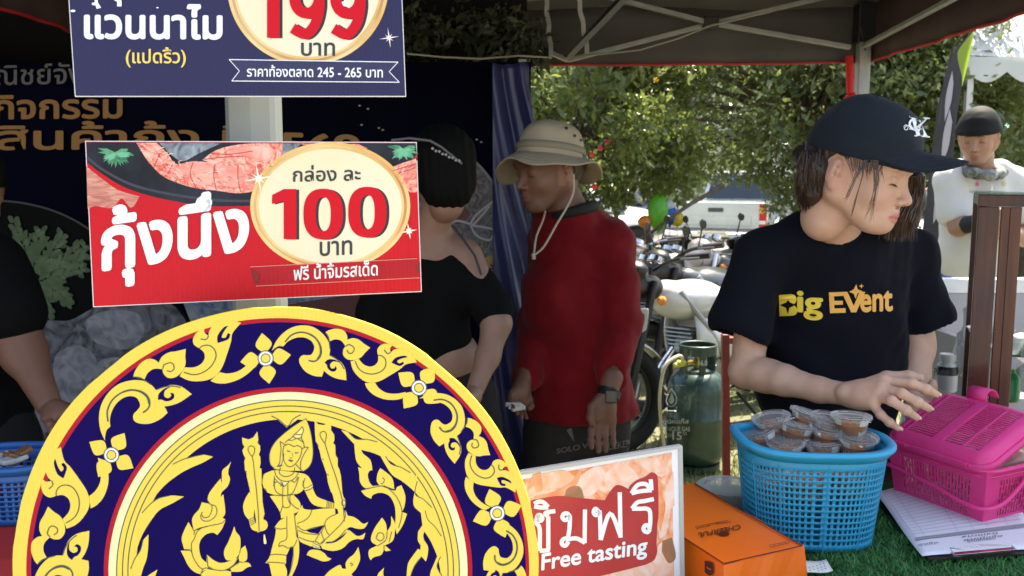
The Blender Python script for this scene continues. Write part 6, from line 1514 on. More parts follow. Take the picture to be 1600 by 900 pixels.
# carrying bow folded against the walls
hb0 = cF-ev*.022+eu*(Lu+.01)+Vector((0, 0, .072)); 
pts = [cF+eu*(Lu+.01)-ev*.018+Vector((0, 0, .062)), cF+eu*Lu*.5-ev*.019+Vector((0, 0, .052)), cF+eu*.03-ev*.020+Vector((0, 0, .040)), cF-eu*.012-ev*.012+Vector((0, 0, .038)), cF-eu*.020+ev*.03+Vector((0, 0, .046)), cF-eu*.021+ev*.075+Vector((0, 0, .075)), cF-eu*.021+ev*.088+Vector((0, 0, .088))]
q = MB(); q.tube(crom([tuple(p) for p in pts], [False]*7, False, 6), .0042, 8); q.build('carrying_bow', M_pink, pk, smooth='all')
# lid: hinged on the near-left edge, free side lifted to the right
LU = Lu+.03; LVv = .185; hinge = cF-eu*.015-ev*.018+Vector((0, 0, hp_+.006))
tA = PZ(1455, 600, TZ+.20); ta = R(24)
lv = (ev*math.cos(ta)+Vector((0, 0, 1))*math.sin(ta)).normalized(); ln = eu.cross(lv).normalized()
if ln.z < 0: ln = -ln
def lp(u, v, w_): return hinge+eu*(LU*u)+lv*(LVv*v)+ln*w_
ld = thing('x', 'x', 'x'); bpy.data.objects.remove(ld)
q = MB(); prof = [(0, 0.0, -.010), (.0, .0, .004), (.035, .03, .015), (.09, .08, .019)]
def ldn(u, v, d):
    """lid dome height from distance to the edge"""
    e = min(u, 1-u)*LU; f_ = min(v, 1-v)*LVv; m_ = min(e, f_); return .019*(1-math.exp(-m_/.010))
sl_u = [(.16, .46), (.54, .84)]
q = MB(); nu_, nv_ = 46, 60
slot = lambda i, j: any(a*nu_ <= i < b*nu_ for a, b in ((.13, .45), (.55, .87))) and .12*nv_ <= j < .86*nv_
pts = {}
VV = []
for j in range(nv_+1):
    for i in range(nu_+1):
        u, v = i/nu_, j/nv_; uu, vv = u, v
        # round the corners
        cu, cv = u*LU, v*LVv; r = .03
        x_, y_ = cu, cv
        for (X_c, Y_c, sx, sy) in ((r, r, -1, -1), (LU-r, r, 1, -1), (r, LVv-r, -1, 1), (LU-r, LVv-r, 1, 1)):
            dx_, dy_ = (cu-X_c)*sx, (cv-Y_c)*sy
            if dx_ > 0 and dy_ > 0:
                mx__ = max(dx_, dy_); l_ = math.hypot(dx_, dy_); k_ = mx__/l_ if l_ else 1; x_, y_ = X_c+dx_*k_*sx, Y_c+dy_*k_*sy
        VV.append(tuple(hinge+eu*x_+lv*y_+ln*ldn(u, v, 0)))
FF = []
for j in range(nv_):
    for i in range(nu_):
        if slot(i, j) and j % 2 == 0 and not (i % 13 == 12): continue
        FF.append((j*(nu_+1)+i, j*(nu_+1)+i+1, (j+1)*(nu_+1)+i+1, (j+1)*(nu_+1)+i))
q.add(VV, FF); lido = q.build('lid', M_pink, pk, smooth='all', solid=.0022)
q = MB()
rim = []
for (cu, cv, s0) in ((LU-.03, LVv-.03, 0), (.03, LVv-.03, 90), (.03, .03, 180), (LU-.03, .03, 270)):
    for k in range(7): a = R(s0+90*k/6); rim.append(hinge+eu*(cu+math.cos(a)*.0305)+lv*(cv+math.sin(a)*.0305)-ln*.003)
q.tube(rim, .0048, 8, closed=True, flat=1.5); q.build('lid_rim', M_pink, lido, smooth='all')
for u in (.22, .82):                   # hinge clips
    c = hinge+eu*LU*u-ev*.004; q = MB(); q.bar(c-eu*.014, c+eu*.014, .009, .007); q.tube([c-eu*.020, c-eu*.014], .003, 6); q.tube([c+eu*.014, c+eu*.020], .003, 6); q.build('hinge_clip', M_pink, pk, bevel=.001)
# hooked latch standing at the far edge of the lid
c = hinge+eu*LU*.62+lv*(LVv-.010)+ln*.008; q = MB(); path = []
for k in range(15):
    t_ = k/14; a = R(-80+t_*215); path.append(c+lv*(.017-.017*math.cos(R(t_*170)))+ln*(.020*math.sin(R(t_*175))+.004*(1-t_)))
path += [path[-1]+lv*.001-ln*.008]
wv_ = eu*.022
q.add([tuple(p+s_*wv_) for p in path for s_ in (-1, 1)], [(2*i, 2*i+1, 2*i+3, 2*i+2) for i in range(len(path)-1)]); q.build('latch', M_pink, lido, solid=.003, smooth=True)
# food in clear bags inside
M_food = mat('bagged_seafood', (.50, .22, .15), .35, var=1, vs=16, col2=(.62, .42, .34), vdist=1.2, bump=.5, bs=30, coat=.6)
s = SDF((cF.x-.15, cF.y-.1, TZ), (cF.x+.45, cF.y+.4, TZ+.2), .005)
rr = random.Random(5)
for k in range(16): p = pp(rr.uniform(.2, .8), rr.uniform(.22, .85), rr.uniform(.06, .105)); s.ell(p, (rr.uniform(.03, .05), rr.uniform(.025, .04), rr.uniform(.02, .03)), .01)
s.field(noisef(.004, 120, 2)); fd = sdf_obj('bagged_food', [s.mesh()], M_food, None, None); tag(fd, 'bagged cooked seafood piled inside the pink basket', 'food')
s = SDF((cF.x-.15, cF.y-.1, TZ), (cF.x+.45, cF.y+.4, TZ+.2), .005)
for k in range(10): p = pp(rr.uniform(.2, .8), rr.uniform(.3, .85), rr.uniform(.075, .118)); s.ell(p, (rr.uniform(.04, .055), rr.uniform(.035, .05), rr.uniform(.022, .032)), .015)
s.field(noisef(.0035, 170, 4)); fb = sdf_obj('plastic_bag', [s.mesh()], M_clear, None, None, relax=1); tag(fb, 'crinkled clear plastic bag over the food in the pink basket', 'bag')

# --- clipboard with a printed form under the pink basket
zc = TZ+.013
cpx = [(1366, 769), (1600, 700), (1640, 858), (1448, 871)]
cl = thing('clipboard', 'black clipboard with a printed form partly under the pink basket', 'clipboard', tuple(PZ(1480, 840, TZ+.005)))
def flatq(q, pxs, z, th):
    b = [PZ(x, y, z) for x, y in pxs]; q.add([tuple(p) for p in b]+[(p.x, p.y, p.z-th) for p in b], [(0, 1, 2, 3), (7, 6, 5, 4)]+[(k, 4+k, 4+(k+1) % 4, (k+1) % 4) for k in range(4)]); return q
class HPlane:                          # horizontal plane for prints on things lying down
    def __init__(s, z): s.z = z
    def hit(s, px, py, off=0): return PZ(px, py, s.z+off)
fix_normals(flatq(MB(), [(1364, 775), (1600, 712), (1650, 862), (1452, 874)], TZ+.0105, .003).build('board', M_blk, cl))
pa = PZ(1366, 771, zc)
q = MB(); A4 = [PZ(1366, 771, zc), PZ(1440, 869, zc), PZ(1622, 858, zc)]
def pap(u, v):
    a = PZ(lerp(1366, 1441, u), lerp(771, 868, u), zc); b = PZ(lerp(1560, 1622, u), lerp(715, 857, u), zc); p = a.lerp(b, v)
    return (p.x, p.y, zc+.0015*math.sin(u*3.1)+.0035*(max(0, .12-v)/.12)**2*math.sin(u*5+1))
q.grid(pap, 16, 16); q.build('paper', mat('paper_white', (.74, .72, .80), .7, bump=.05, bs=40), cl, smooth='all', solid=.0006)
HPp = HPlane(zc+.0025); A = Art(HPp, 0)
def uvp(u, v): return (lerp(lerp(1366, 1441, u), lerp(1560, 1622, u), v), lerp(lerp(771, 868, u), lerp(715, 857, u), v))
for k in range(15): u = .05+k*.044; A.line([uvp(u, .06), uvp(u, .98)], .45, n=1)
for v in (.06, .14, .42, .55, .68, .84): A.line([uvp(.05, v), uvp(.71, v)], .45, n=1)
A.build('ruled_lines', mat('form_line', (.42, .40, .48), .7), cl)
A = Art(HPp, .0002); A.raw(' '.join(f'{x},{y}*' for x, y in (uvp(.72, .05), uvp(.76, .05), uvp(.76, .98), uvp(.72, .98)))); A.build('grey_row', mat('form_grey', (.30, .30, .34), .7), cl)
A = Art(HPp, .0004); A.text('ลงชื่อ', uvp(.845, .03), uvp(.84, .2), 4); A.text('ผู้รับผิดชอบ', uvp(.87, .44), uvp(.865, .68), 5); A.text('หมายเหตุ', uvp(.81, .42), uvp(.805, .72), 4); A.text('ลายมือชื่อ', uvp(.84, .42), uvp(.835, .75), 4); A.build('form_lettering', mat('form_ink', (.10, .09, .12), .6), cl)
a, b = PZ(1488, 867, zc+.004), PZ(1586, 858, zc+.004); M_st = mat('steel_clip', (.55, .56, .55), .22, metal=1)
q = MB(); q.bar(a, b, .010, .004); q.tube([PZ(1490, 866, zc+.006), PZ(1484, 856, zc+.012), PZ(1500, 858, zc+.014), PZ(1530, 852, zc+.014), PZ(1560, 852, zc+.014), PZ(1580, 851, zc+.013), PZ(1586, 857, zc+.008)], .0014, 6); q.build('clip', M_st, cl, bevel=.0008)
q = MB(); q.tube([PZ(1488, 870, zc+.003), PZ(1500, 871, zc+.003)], .003, 6); q.build('clip_spring', M_blk, cl)

# --- orange product box
zt = TZ+.078; HB_ = [(1084, 753), (1257, 853), (1131, 883), (985, 787)]
tp = [PZ(x, y, zt) for x, y in HB_]; bx = thing('product_box', 'bright orange cardboard product box with dark edging lying in front of the blue basket', 'box', tuple(sum(tp, Vector())/4-Vector((0, 0, .074))))
M_or = mat('card_orange', (.86, .155, .008), .42, var=.35, vs=9, col2=(.80, .125, .006), bump=.06, bs=25)
cen = sum(tp, Vector())/4; bt = [Vector((cen.x+(p.x-cen.x)*1.05, cen.y+(p.y-cen.y)*1.05, TZ+.003)) for p in tp]
q = MB()
def wavy(a, b, n=8): return [a.lerp(b, i/n)+Vector((0, 0, .0014*math.sin(i*2.1+a.x*30))) for i in range(n)]
ring_t = sum([wavy(tp[i], tp[(i+1) % 4]) for i in range(4)], []); ring_b = sum([[bt[i].lerp(bt[(i+1) % 4], j/8) for j in range(8)] for i in range(4)], []); N = len(ring_t)
mid = [(a+b)/2+(Vector((a.x-cen.x, a.y-cen.y, 0)).normalized()*.0022*math.sin(i*1.7)) for i, (a, b) in enumerate(zip(ring_t, ring_b))]
q.add([tuple(p) for p in ring_t+mid+ring_b], [tuple(range(N))]+[(k, k+N, (k+1) % N+N, (k+1) % N) for k in range(N)]+[(k+N, k+2*N, (k+1) % N+2*N, (k+1) % N+N) for k in range(N)]+[tuple(range(2*N, 3*N))[::-1]])
fix_normals(q.build('carton', M_or, bx, bevel=.0012))
M_bd2 = mat('card_dark_edge', (.10, .012, .006), .5); HT = HPlane(zt+.0022)
A = Art(HT, 0); A.line([(1085, 755), (1170, 804.5), (1254, 852.5)], 1.8, n=1); A.line([(1254, 852.5), (1131, 880.5)], 1.8, n=1); A.line([(1131, 880.5), (985, 786)], 1.8, n=1); A.build('edge_stripe', M_bd2, bx)
q = MB(); c = tp[2].lerp(tp[3], .5)
A = Art(HT, .0003); bxy = ((1157, 819), (1091, 832.5))       # printed upside down towards the camera
A.text('CHEERFUL', bxy[0], bxy[1], -7.5, .012)
A.disc(1131, 834, 9, n=20, ry=.34); A.raw('1124,831.5* 1127,830* 1137,829* 1139,831*')
A.line([(1086, 823), (1137, 813)], .7); A.line([(1088, 826), (1110, 820.6)], .8); A.line([(1118, 817.5), (1142, 815)], .8)
for k in range(4): A.disc(1206+k*8, 852.5-k*1.8, 3.8, 2.9, n=14, ry=.6)
A.build('box_lettering', mat('card_print', (.075, .012, .006), .5), bx)
cs = vplane(tp[3], tp[2]); A = Art(cs, .003); A.fill('1101,876* 1112,879 1114,884 1114,896 1108,899 1101,894*'); A.build('logo_patch', MATS['card_print'], bx)
A = Art(cs, .004); A.line('1104,886 1108,889 1111,890', 1.4); A.build('logo_stroke', M_or, bx)
# patterned tape strip lying against the box
q = MB(); a_, b_ = PZ(1222, 902, TZ+.020), PZ(1296, 880, TZ+.016)
def tpf(u, v):
    p = a_.lerp(b_, u); return (p.x, p.y-.016+.032*v, p.z+.006*math.sin(u*5)+.005*v)
q.grid(tpf, 14, 4); tpo = q.build('tape_strip', mat('tape_white', (.72, .72, .70), .4, trans=.2), None, smooth='all', solid=.0015); tag(tpo, 'crumpled white printed tape strip between the orange box and the turf', 'tape')
A = Art(Skin(tpo), .0006)
for i in range(11):
    for j in range(3): x, y = 1230+i*5.6+j*1.5, 897-i*1.75+j*4.2; A.line([(x, y), (x+2.2, y+1.2)], .9, n=1)
A.build('tape_print', mat('tape_ink', (.06, .06, .07), .6), tpo)
# clear tub behind the box
q = MB(); c = PZ(1140, 800, TZ+.002); q.lathe([(.045, 0), (.050, .004), (.056, .042), (.060, .043)], (c.x, c.y+.02, TZ+.003), 26, caps=False); q.lathe([(.060, .045), (.057, .047), (.045, .047), (.043, .044), (0, .044)], (c.x, c.y+.02, TZ+.003), 26, caps=False)
tag(q.build('plastic_tub', mat('frosted_plastic', (.62, .66, .64), .25, alpha=.45, spec=.6), smooth=True), 'frosted clear plastic tub behind the orange box', 'tub')

# --- wooden display case at the right edge
wc2 = thing('display_case', 'dark red wooden display case with glass top and shelf at the right edge', 'display case', (P(1521, 450, 1.88).x, 1.88, TZ-.045))
M_wd = mat('wood_red_dark', (.085, .013, .005), .38, var=1, vs=5, col2=(.038, .008, .004), stretch=(14, 14, 1.2), bump=.12, bs=30, coat=.15)
M_wl = mat('wood_red_light', (.145, .036, .014), .4, var=1, vs=5, col2=(.085, .024, .010), stretch=(14, 14, 1.2), bump=.12, bs=30)
yc = 1.88; zt2 = P(1560, 304, yc).z; zb2 = TZ-.045
def wpost(x0, x1, y, m, nm, z1, dep=.022, tilt=0):
    a, b = P(x0, 450, y).x, P(x1, 450, y).x; return MB().box(((a+b)/2, y+dep/2, (zb2+z1)/2), (b-a, dep, z1-zb2)).build(nm, m, wc2, bevel=.0015)
wpost(1521, 1550, yc, M_wd, 'post', zt2-.026, .034); wpost(1550.4, 1563, yc+.006, M_wl, 'post_strip', zt2-.026, .02); wpost(1563.4, 1579, yc+.003, M_wl, 'post_strip', zt2-.026, .024)
xl = P(1521, 450, yc).x; xr = xl+.52
MB().box(((xl+xr)/2, yc+.018, zt2-.0125), (xr-xl+.002, .038, .025)).build('top_rail', M_wd, wc2, bevel=.0015)
MB().box((xl+.012, yc+.17, zt2-.0125), (.022, .26, .023)).build('side_rail', M_wd, wc2, bevel=.0015)
MB().box((xl+.014, yc+.31, (zb2+zt2)/2), (.028, .028, zt2-zb2)).build('post', M_wd, wc2, bevel=.0015)
MB().box((xr-.014, yc+.018, (zb2+zt2-.026)/2), (.028, .034, zt2-.026-zb2)).build('post', M_wd, wc2, bevel=.0015)
MB().box(((xl+xr)/2, yc+.16, zb2+.012), (xr-xl, .33, .02)).build('base_board', M_wd, wc2, bevel=.0015)
M_gls = mat('glass_green', (.03, .16, .10), .05, alpha=.35, spec=.7); M_glc = mat('glass_clear', (.6, .75, .7), .03, alpha=.05, spec=.6)
MB().box(((xl+xr)/2-.004, yc+.16, zt2+.003), (xr-xl+.012, .345, .005)).build('glass_top', M_gls, wc2, bevel=.001)
zs = P(1580, 556, yc).z; MB().box(((P(1562, 450, yc).x+xr)/2, yc+.17, zs), (xr-P(1562, 450, yc).x, .26, .005)).build('glass_shelf', M_gls, wc2, bevel=.001)
MB().box(((P(1581, 450, yc).x+xr)/2, yc+.012, (zb2+zt2)/2), (xr-P(1581, 450, yc).x-.03, .003, zt2-zb2-.06)).build('glass_pane', M_glc, wc2)
q = MB(); q.lathe([(.03, 0), (.034, .002), (.05, .03), (.052, .03)], (xl+.13, yc+.16, zs+.004), 20, caps=False); q.lathe([(0, .012), (.03, .013), (.043, .02)], (xl+.13, yc+.16, zs+.004), 16, caps=False)
tag(q.build('snack_tray', mat('tray_pale', (.70, .66, .62), .3, alpha=.6), smooth=True), 'pale plastic tray on the glass shelf of the display case', 'tray')
q = MB(); q.lathe([(.020, 0), (.023, .003), (.023, .05), (.017, .06), (.012, .066), (.012, .075)], (P(1577, 600, 1.98).x, 1.98, P(1577, 606, 1.98).z-.03), 18)
tag(q.build('green_bottle', mat('plastic_green', (.01, .22, .06), .3), smooth=True), 'small green bottle inside the display case', 'bottle')
s = SDF(*bounds([P(1600, 560, 2.04), P(1660, 640, 2.04)], .08), .004); s.ell(P(1620, 590, 2.04), (.05, .035, .045), .02); s.ell(P(1630, 600, 2.04), (.035, .03, .03), .02); s.field(noisef(.004, 110, 2)); tag(sdf_obj('plastic_bag', [s.mesh()], mat('bag_milky', (.66, .68, .68), .3, alpha=.55, spec=.6)), 'milky plastic bag inside the display case', 'bag')

wc2.rotation_euler.z = -math.atan2(xl, yc)*.92
cst = thing('case_stand', 'low stand under the wooden display case', 'stand', (xl, yc, 0)); cst.rotation_euler.z = wc2.rotation_euler.z; MB().box((xl+.25, yc+.17, zb2-.014), (.60, .40, .026)).build('top', M_post, cst)
for x in (xl-.03, xl+.53):
    for y in (yc+.0, yc+.35): MB().bar((x, y, 0), (x, y, zb2-.028), .03, .03, (0, 1, 0)).build('leg', M_post, cst)
# --- pale crate behind, with bottle and bag
yk = 2.62
ck = thing('foam_crate', 'large pale grey open crate standing behind the display case', 'crate', tuple(P(1540, 640, yk)))
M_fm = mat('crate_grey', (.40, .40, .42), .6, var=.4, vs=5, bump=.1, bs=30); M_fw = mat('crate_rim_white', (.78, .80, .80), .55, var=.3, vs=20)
xa, xb = P(1448, 500, yk).x, P(1720, 500, yk).x; zk = P(1500, 458, yk).z; zf = zk-.27
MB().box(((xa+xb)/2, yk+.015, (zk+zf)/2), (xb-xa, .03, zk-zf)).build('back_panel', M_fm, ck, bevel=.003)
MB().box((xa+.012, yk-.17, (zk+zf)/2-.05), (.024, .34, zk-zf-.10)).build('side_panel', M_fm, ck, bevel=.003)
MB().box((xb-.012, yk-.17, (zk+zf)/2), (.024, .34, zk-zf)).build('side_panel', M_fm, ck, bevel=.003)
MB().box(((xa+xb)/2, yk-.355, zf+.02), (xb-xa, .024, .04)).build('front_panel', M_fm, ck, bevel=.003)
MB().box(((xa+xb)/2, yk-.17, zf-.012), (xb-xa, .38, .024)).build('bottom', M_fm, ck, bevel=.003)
MB().box(((xa+xb)/2, yk+.015, zk+.022), (xb-xa+.02, .05, .043)).build('rim_lip', M_fw, ck, bevel=.006)
st = thing('side_bench', 'plain bench carrying the pale crate', 'bench', ((xa+xb)/2, yk-.1, 0)); MB().box(((xa+xb)/2, yk-.15, zf-.040), (xb-xa+.1, .6, .03)).build('bench_top', M_post, st)
for x in (xa+.03, xb-.03):
    for y in (yk-.40, yk+.1): MB().bar((x, y, 0), (x, y, zf-.055), .03, .03, (0, 1, 0)).build('leg', M_post, st)
# supplement bottle
cB = P(1480, 575, 2.30); zb_ = cB.z-.062
bo2 = thing('supplement_bottle', 'white screw-top bottle with black-banded label left of the case', 'bottle', (cB.x, 2.30, zb_)); cc = (cB.x, 2.30, zb_)
q = MB(); q.lathe([(0, 0), (.024, 0), (.0265, .004), (.0265, .062), (.022, .074), (.0165, .079), (.0165, .084)], cc, 28); q.build('bottle_body', mat('bottle_white', (.78, .80, .80), .35), bo2, smooth=True)
q = MB(); q.lathe([(.0200, .081), (.0205, .083), (.0205, .098), (.0195, .100), (0, .100)], cc, 28)
for k in range(28): a = k*2*math.pi/28; q.box((cc[0]+math.cos(a)*.0206, cc[1]+math.sin(a)*.0206, cc[2]+.090), (.0008, .0016, .014), Matrix.Rotation(a, 3, 'Z'))
q.build('screw_cap', MATS['bottle_white'], bo2, smooth=True)
q = MB(); q.lathe([(.0268, .046), (.0268, .062), (.0245, .0685)], cc, 28, caps=False); q.build('label_band', mat('label_black', (.012, .012, .014), .35), bo2, smooth=True)
q = MB(); q.lathe([(.0267, .008), (.0267, .046)], cc, 28, caps=False); lb = q.build('label', mat('label_grey_white', (.62, .64, .64), .4), bo2, smooth=True)
A = Art(Skin(bo2.children[-1]), .001); A.text('Protein', (1460, 586), (1484, 587.5), 11, .02); A.build('label_lettering', MATS['label_black'], bo2)
A = Art(Skin(bo2.children[-3]), .001); A.text('whey', (1470, 572), (1486, 572), 4); 
# white plastic bag hanging in the crate
s = SDF(*bounds([P(1490, 480, 2.25), P(1525, 570, 2.3)], .08), .003)
s.chain([P(1514, 486, 2.30), P(1512, 500, 2.30), P(1510, 525, 2.30), P(1508, 550, 2.30), P(1510, 570, 2.30)], [.012, .006, .018, .026, .032], .012); s.ell(P(1517, 485, 2.30), .010, .01); s.field(lambda X, Y, Z: .0035*np.sin(X*260+Z*40)*np.cos(Y*200)+0*Z)
tag(sdf_obj('plastic_bag', [s.mesh()], MATS['bag_milky']), 'knotted white plastic bag hanging in the pale crate beside the bottle', 'bag')
s = SDF(*bounds([P(1580, 520, 2.2), P(1640, 580, 2.2)], .08), .004); s.ell(P(1598, 540, 2.25), (.06, .04, .03), .02); s.ell(P(1625, 552, 2.25), (.05, .04, .04), .02); s.field(noisef(.004, 110, 2)); tag(sdf_obj('plastic_bag', [s.mesh()], MATS['bag_milky']), 'crumpled clear bag lying in the crate seen through the display case', 'bag')

# --- left side table with red cloth and a second blue basket
lt = thing('side_table', 'low table with red cloth at the bottom left edge', 'table', (-1.25, 1.75, 0))
zl = P(20, 872, 1.55).z
q = MB(); q.box((-1.42, 1.80, zl-.015), (1.1, .5, .03)); q.build('table_top', M_post, lt)
q = MB()
def clothf(u, v):
    x = lerp(-1.98, -.86, u); return (x, 1.545-.012*math.sin(u*40)*(1-v)-.004, lerp(.25, zl+.002, v))
q.grid(clothf, 60, 6); q.add([(-1.98, 1.54, zl+.003), (-.86, 1.54, zl+.003), (-.86, 2.06, zl+.003), (-1.98, 2.06, zl+.003)], [(0, 1, 2, 3)]); q.build('cloth', mat('cloth_deep_red', (.28, .008, .015), .8, bump=.2, bs=30), lt, smooth=True, solid=.002)
for x in (-1.9, -.95):
    for y in (1.6, 2.0): MB().bar((x, y, 0), (x, y, zl-.03), .03, .03, (0, 1, 0)).build('leg', M_post, lt)
cb = P(10, 800, 1.72); b2, _ = basket('basket', 'blue plastic basket with small bright packets at the bottom left edge', cb.x, 1.76, zl+.006, .10, .085, .12, M_blue2, 0, .86, 48, 8)
rr = random.Random(4)
for k in range(9):
    c = Vector((cb.x+rr.uniform(-.05, .07), 1.76+rr.uniform(-.05, .05), zl+.10+rr.uniform(0, .03))); q = MB(); q.box(c, (.035, .028, .010), Matrix.Rotation(rr.uniform(0, 3), 3, 'Z') @ Matrix.Rotation(rr.uniform(-.7, .7), 3, 'X'))
    tag(q.build('packet', mat(('packet_silver', 'packet_brown', 'packet_white')[k % 3], ((.5, .5, .52), (.25, .12, .05), (.6, .58, .55))[k % 3], .3), bevel=.003), ('silvery', 'brown', 'whitish')[k % 3]+' small packet '+('on top', 'in the middle layer', 'near the bottom')[k//3]+' in the blue basket at the left edge', 'packet', 'packets in the left basket')
# ================================================================ BEHIND THE STALL
# --- gas cylinder
gc = P(1086, 722, 4.4); gx, gy = gc.x, 4.4
gt = thing('gas_cylinder', 'dark green 15 kg gas cylinder with pale hose standing on the grass', 'gas cylinder', (gx, gy, 0))
M_gg = mat('gas_green', (.022, .060, .048), .38, var=.8, vs=9, col2=(.012, .034, .028), metal=.25, bump=.05, bs=60, coat=.3)
gr_ = .148
q = MB(); q.lathe([(.11, 0), (.125, 0), (.125, .035), (.118, .038)], (gx, gy, 0), 36, caps=False); q.build('foot_ring', M_gg, gt, smooth=True)
q = MB(); pr_ = [(0, .02), (.08, .025), (.125, .05), (.146, .09), (.148, .12), (.148, .27)]+[(.1495, .272), (.1495, .280), (.148, .282)]+[(.148, .40), (.143, .44), (.128, .475), (.10, .50), (.06, .515), (.02, .52), (0, .52)]
q.lathe(pr_, (gx, gy, 0), 40); q.build('body', M_gg, gt, smooth='all')
q = MB(); vs_ = []; nC = 48
def col_(u, v): a = 2*math.pi*u; return (gx+math.cos(a)*(.088+.004*v), gy+math.sin(a)*(.088+.004*v), .487+.15*v)
for i in range(48):
    for j in range(10):
        a = i*7.5
        if 2 <= j <= 6 and ((225 <= a <= 262) or (285 <= a <= 325) or (45 <= a < 135)): continue
        u0, u1, v0, v1 = i/48, (i+1)/48, j/10, (j+1)/10; n_ = len(q.v); q.v += [col_(u0, v0), col_(u1, v0), col_(u1, v1), col_(u0, v1)]; q.f.append((n_, n_+1, n_+2, n_+3)); q.m.append(0)
bm_ = q.build('collar', M_gg, gt, solid=.004); 
q = MB(); q.tube([(gx+math.cos(a)*.092, gy+math.sin(a)*.092, .637) for a in [2*math.pi*k/32 for k in range(32)]], .006, 8, closed=True); q.build('collar_rim', M_gg, gt, smooth=True)
M_br = mat('brass', (.45, .33, .10), .35, metal=.9)
q = MB(); q.lathe([(.018, 0), (.018, .02), (.012, .022), (.012, .05), (.016, .052), (.016, .07), (0, .07)], (gx, gy, .515), 16); q.bar((gx, gy, .555), (gx-.075, gy-.06, .552), .018, .018); q.lathe([(.022, 0), (.022, .018), (0, .018)], (gx, gy, .585), 14); q.build('valve', M_br, gt, smooth=True)
hp0 = Vector((gx-.085, gy-.07, .552)); q = MB()
q.tube(crom([tuple(hp0), tuple(P(1062, 556, 4.25)), tuple(P(1040, 572, 4.2)), tuple(P(1031, 615, 4.2)), tuple(P(1033, 665, 4.2)), tuple(P(1038, 700, 4.2)), tuple(P(1040, 740, 4.2))], [False]*7, False, 7), .0085, 8); q.build('hose', mat('hose_cream', (.45, .40, .28), .5), gt, smooth=True)
q = MB(); q.lathe([(0, 0), (.022, .002), (.026, .012), (.020, .02), (0, .022)], hp0+Vector((-.01, 0, .0)), 16, axis=(0, 0, 1)); q.tube([hp0, hp0+Vector((-.05, -.01, -.004))], .012, 8); q.build('regulator', mat('regulator_yellow', (.42, .45, .05), .4), gt, smooth=True)
Sg = Skin([c for c in gt.children if c.name.startswith('body')][0]); M_gw = mat('stencil_white', (.42, .46, .42), .6)
A = Art(Sg, .002); A.text('ยูนิคแก๊ส', (1036, 664), (1076, 664), 10, .02); A.text('UNIQUE GAS', (1037, 674.5), (1078, 675), 8, .02); A.text('ขนาด', (1041, 683), (1050, 683), 5); A.text('15', (1051, 687), (1065, 687), 12, .02); A.text('กก.', (1067, 680), (1074, 680), 5); A.text('... . .. ........', (1036, 603), (1070, 603), 1.2)
A.line('1049,607 1043,618 1041,627 1045,634 1052,634 1057,627 1056,618 1049,607', 1.6); A.fill('1049,615* 1046,622 1046,629 1050,631 1053,626 1052,619*'); A.line('1042,636 1042,642 1057,642 1057,636', 1.6, n=1); A.build('lettering', M_gw, gt)
col_o = [c for c in gt.children if c.name.startswith('collar')][0]
Sc = Plane((gx, gy-.095, .5), (0, -1, 0)); A = Art(Sc, .001); A.text('16.0', (1092, 571), (1105, 571), 8, .03); A.build('collar_number', M_gw, gt)
# --- red steel stand leg beside it
rs = thing('steel_stand', 'thin dark red steel stand leg beside the gas cylinder', 'stand', tuple(Vector((P(1140, 700, 3.6).x, 3.6, 0))))
M_rs = mat('paint_dark_red', (.17, .010, .010), .45, var=.6, vs=20, metal=.2)
x_ = P(1137, 650, 3.6).x; MB().bar((x_+.01, 3.6, 0), (x_-.02, 3.6, .83), .030, .030, (0, 1, 0)).build('leg', M_rs, rs, bevel=.003)
MB().bar((x_+.62, 3.66, 0), (x_+.60, 3.66, .83), .030, .030, (0, 1, 0)).build('leg', M_rs, rs, bevel=.003)
MB().bar((x_-.03, 3.62, .80), (x_+.63, 3.66, .80), .028, .028).build('top_bar', M_rs, rs, bevel=.003)

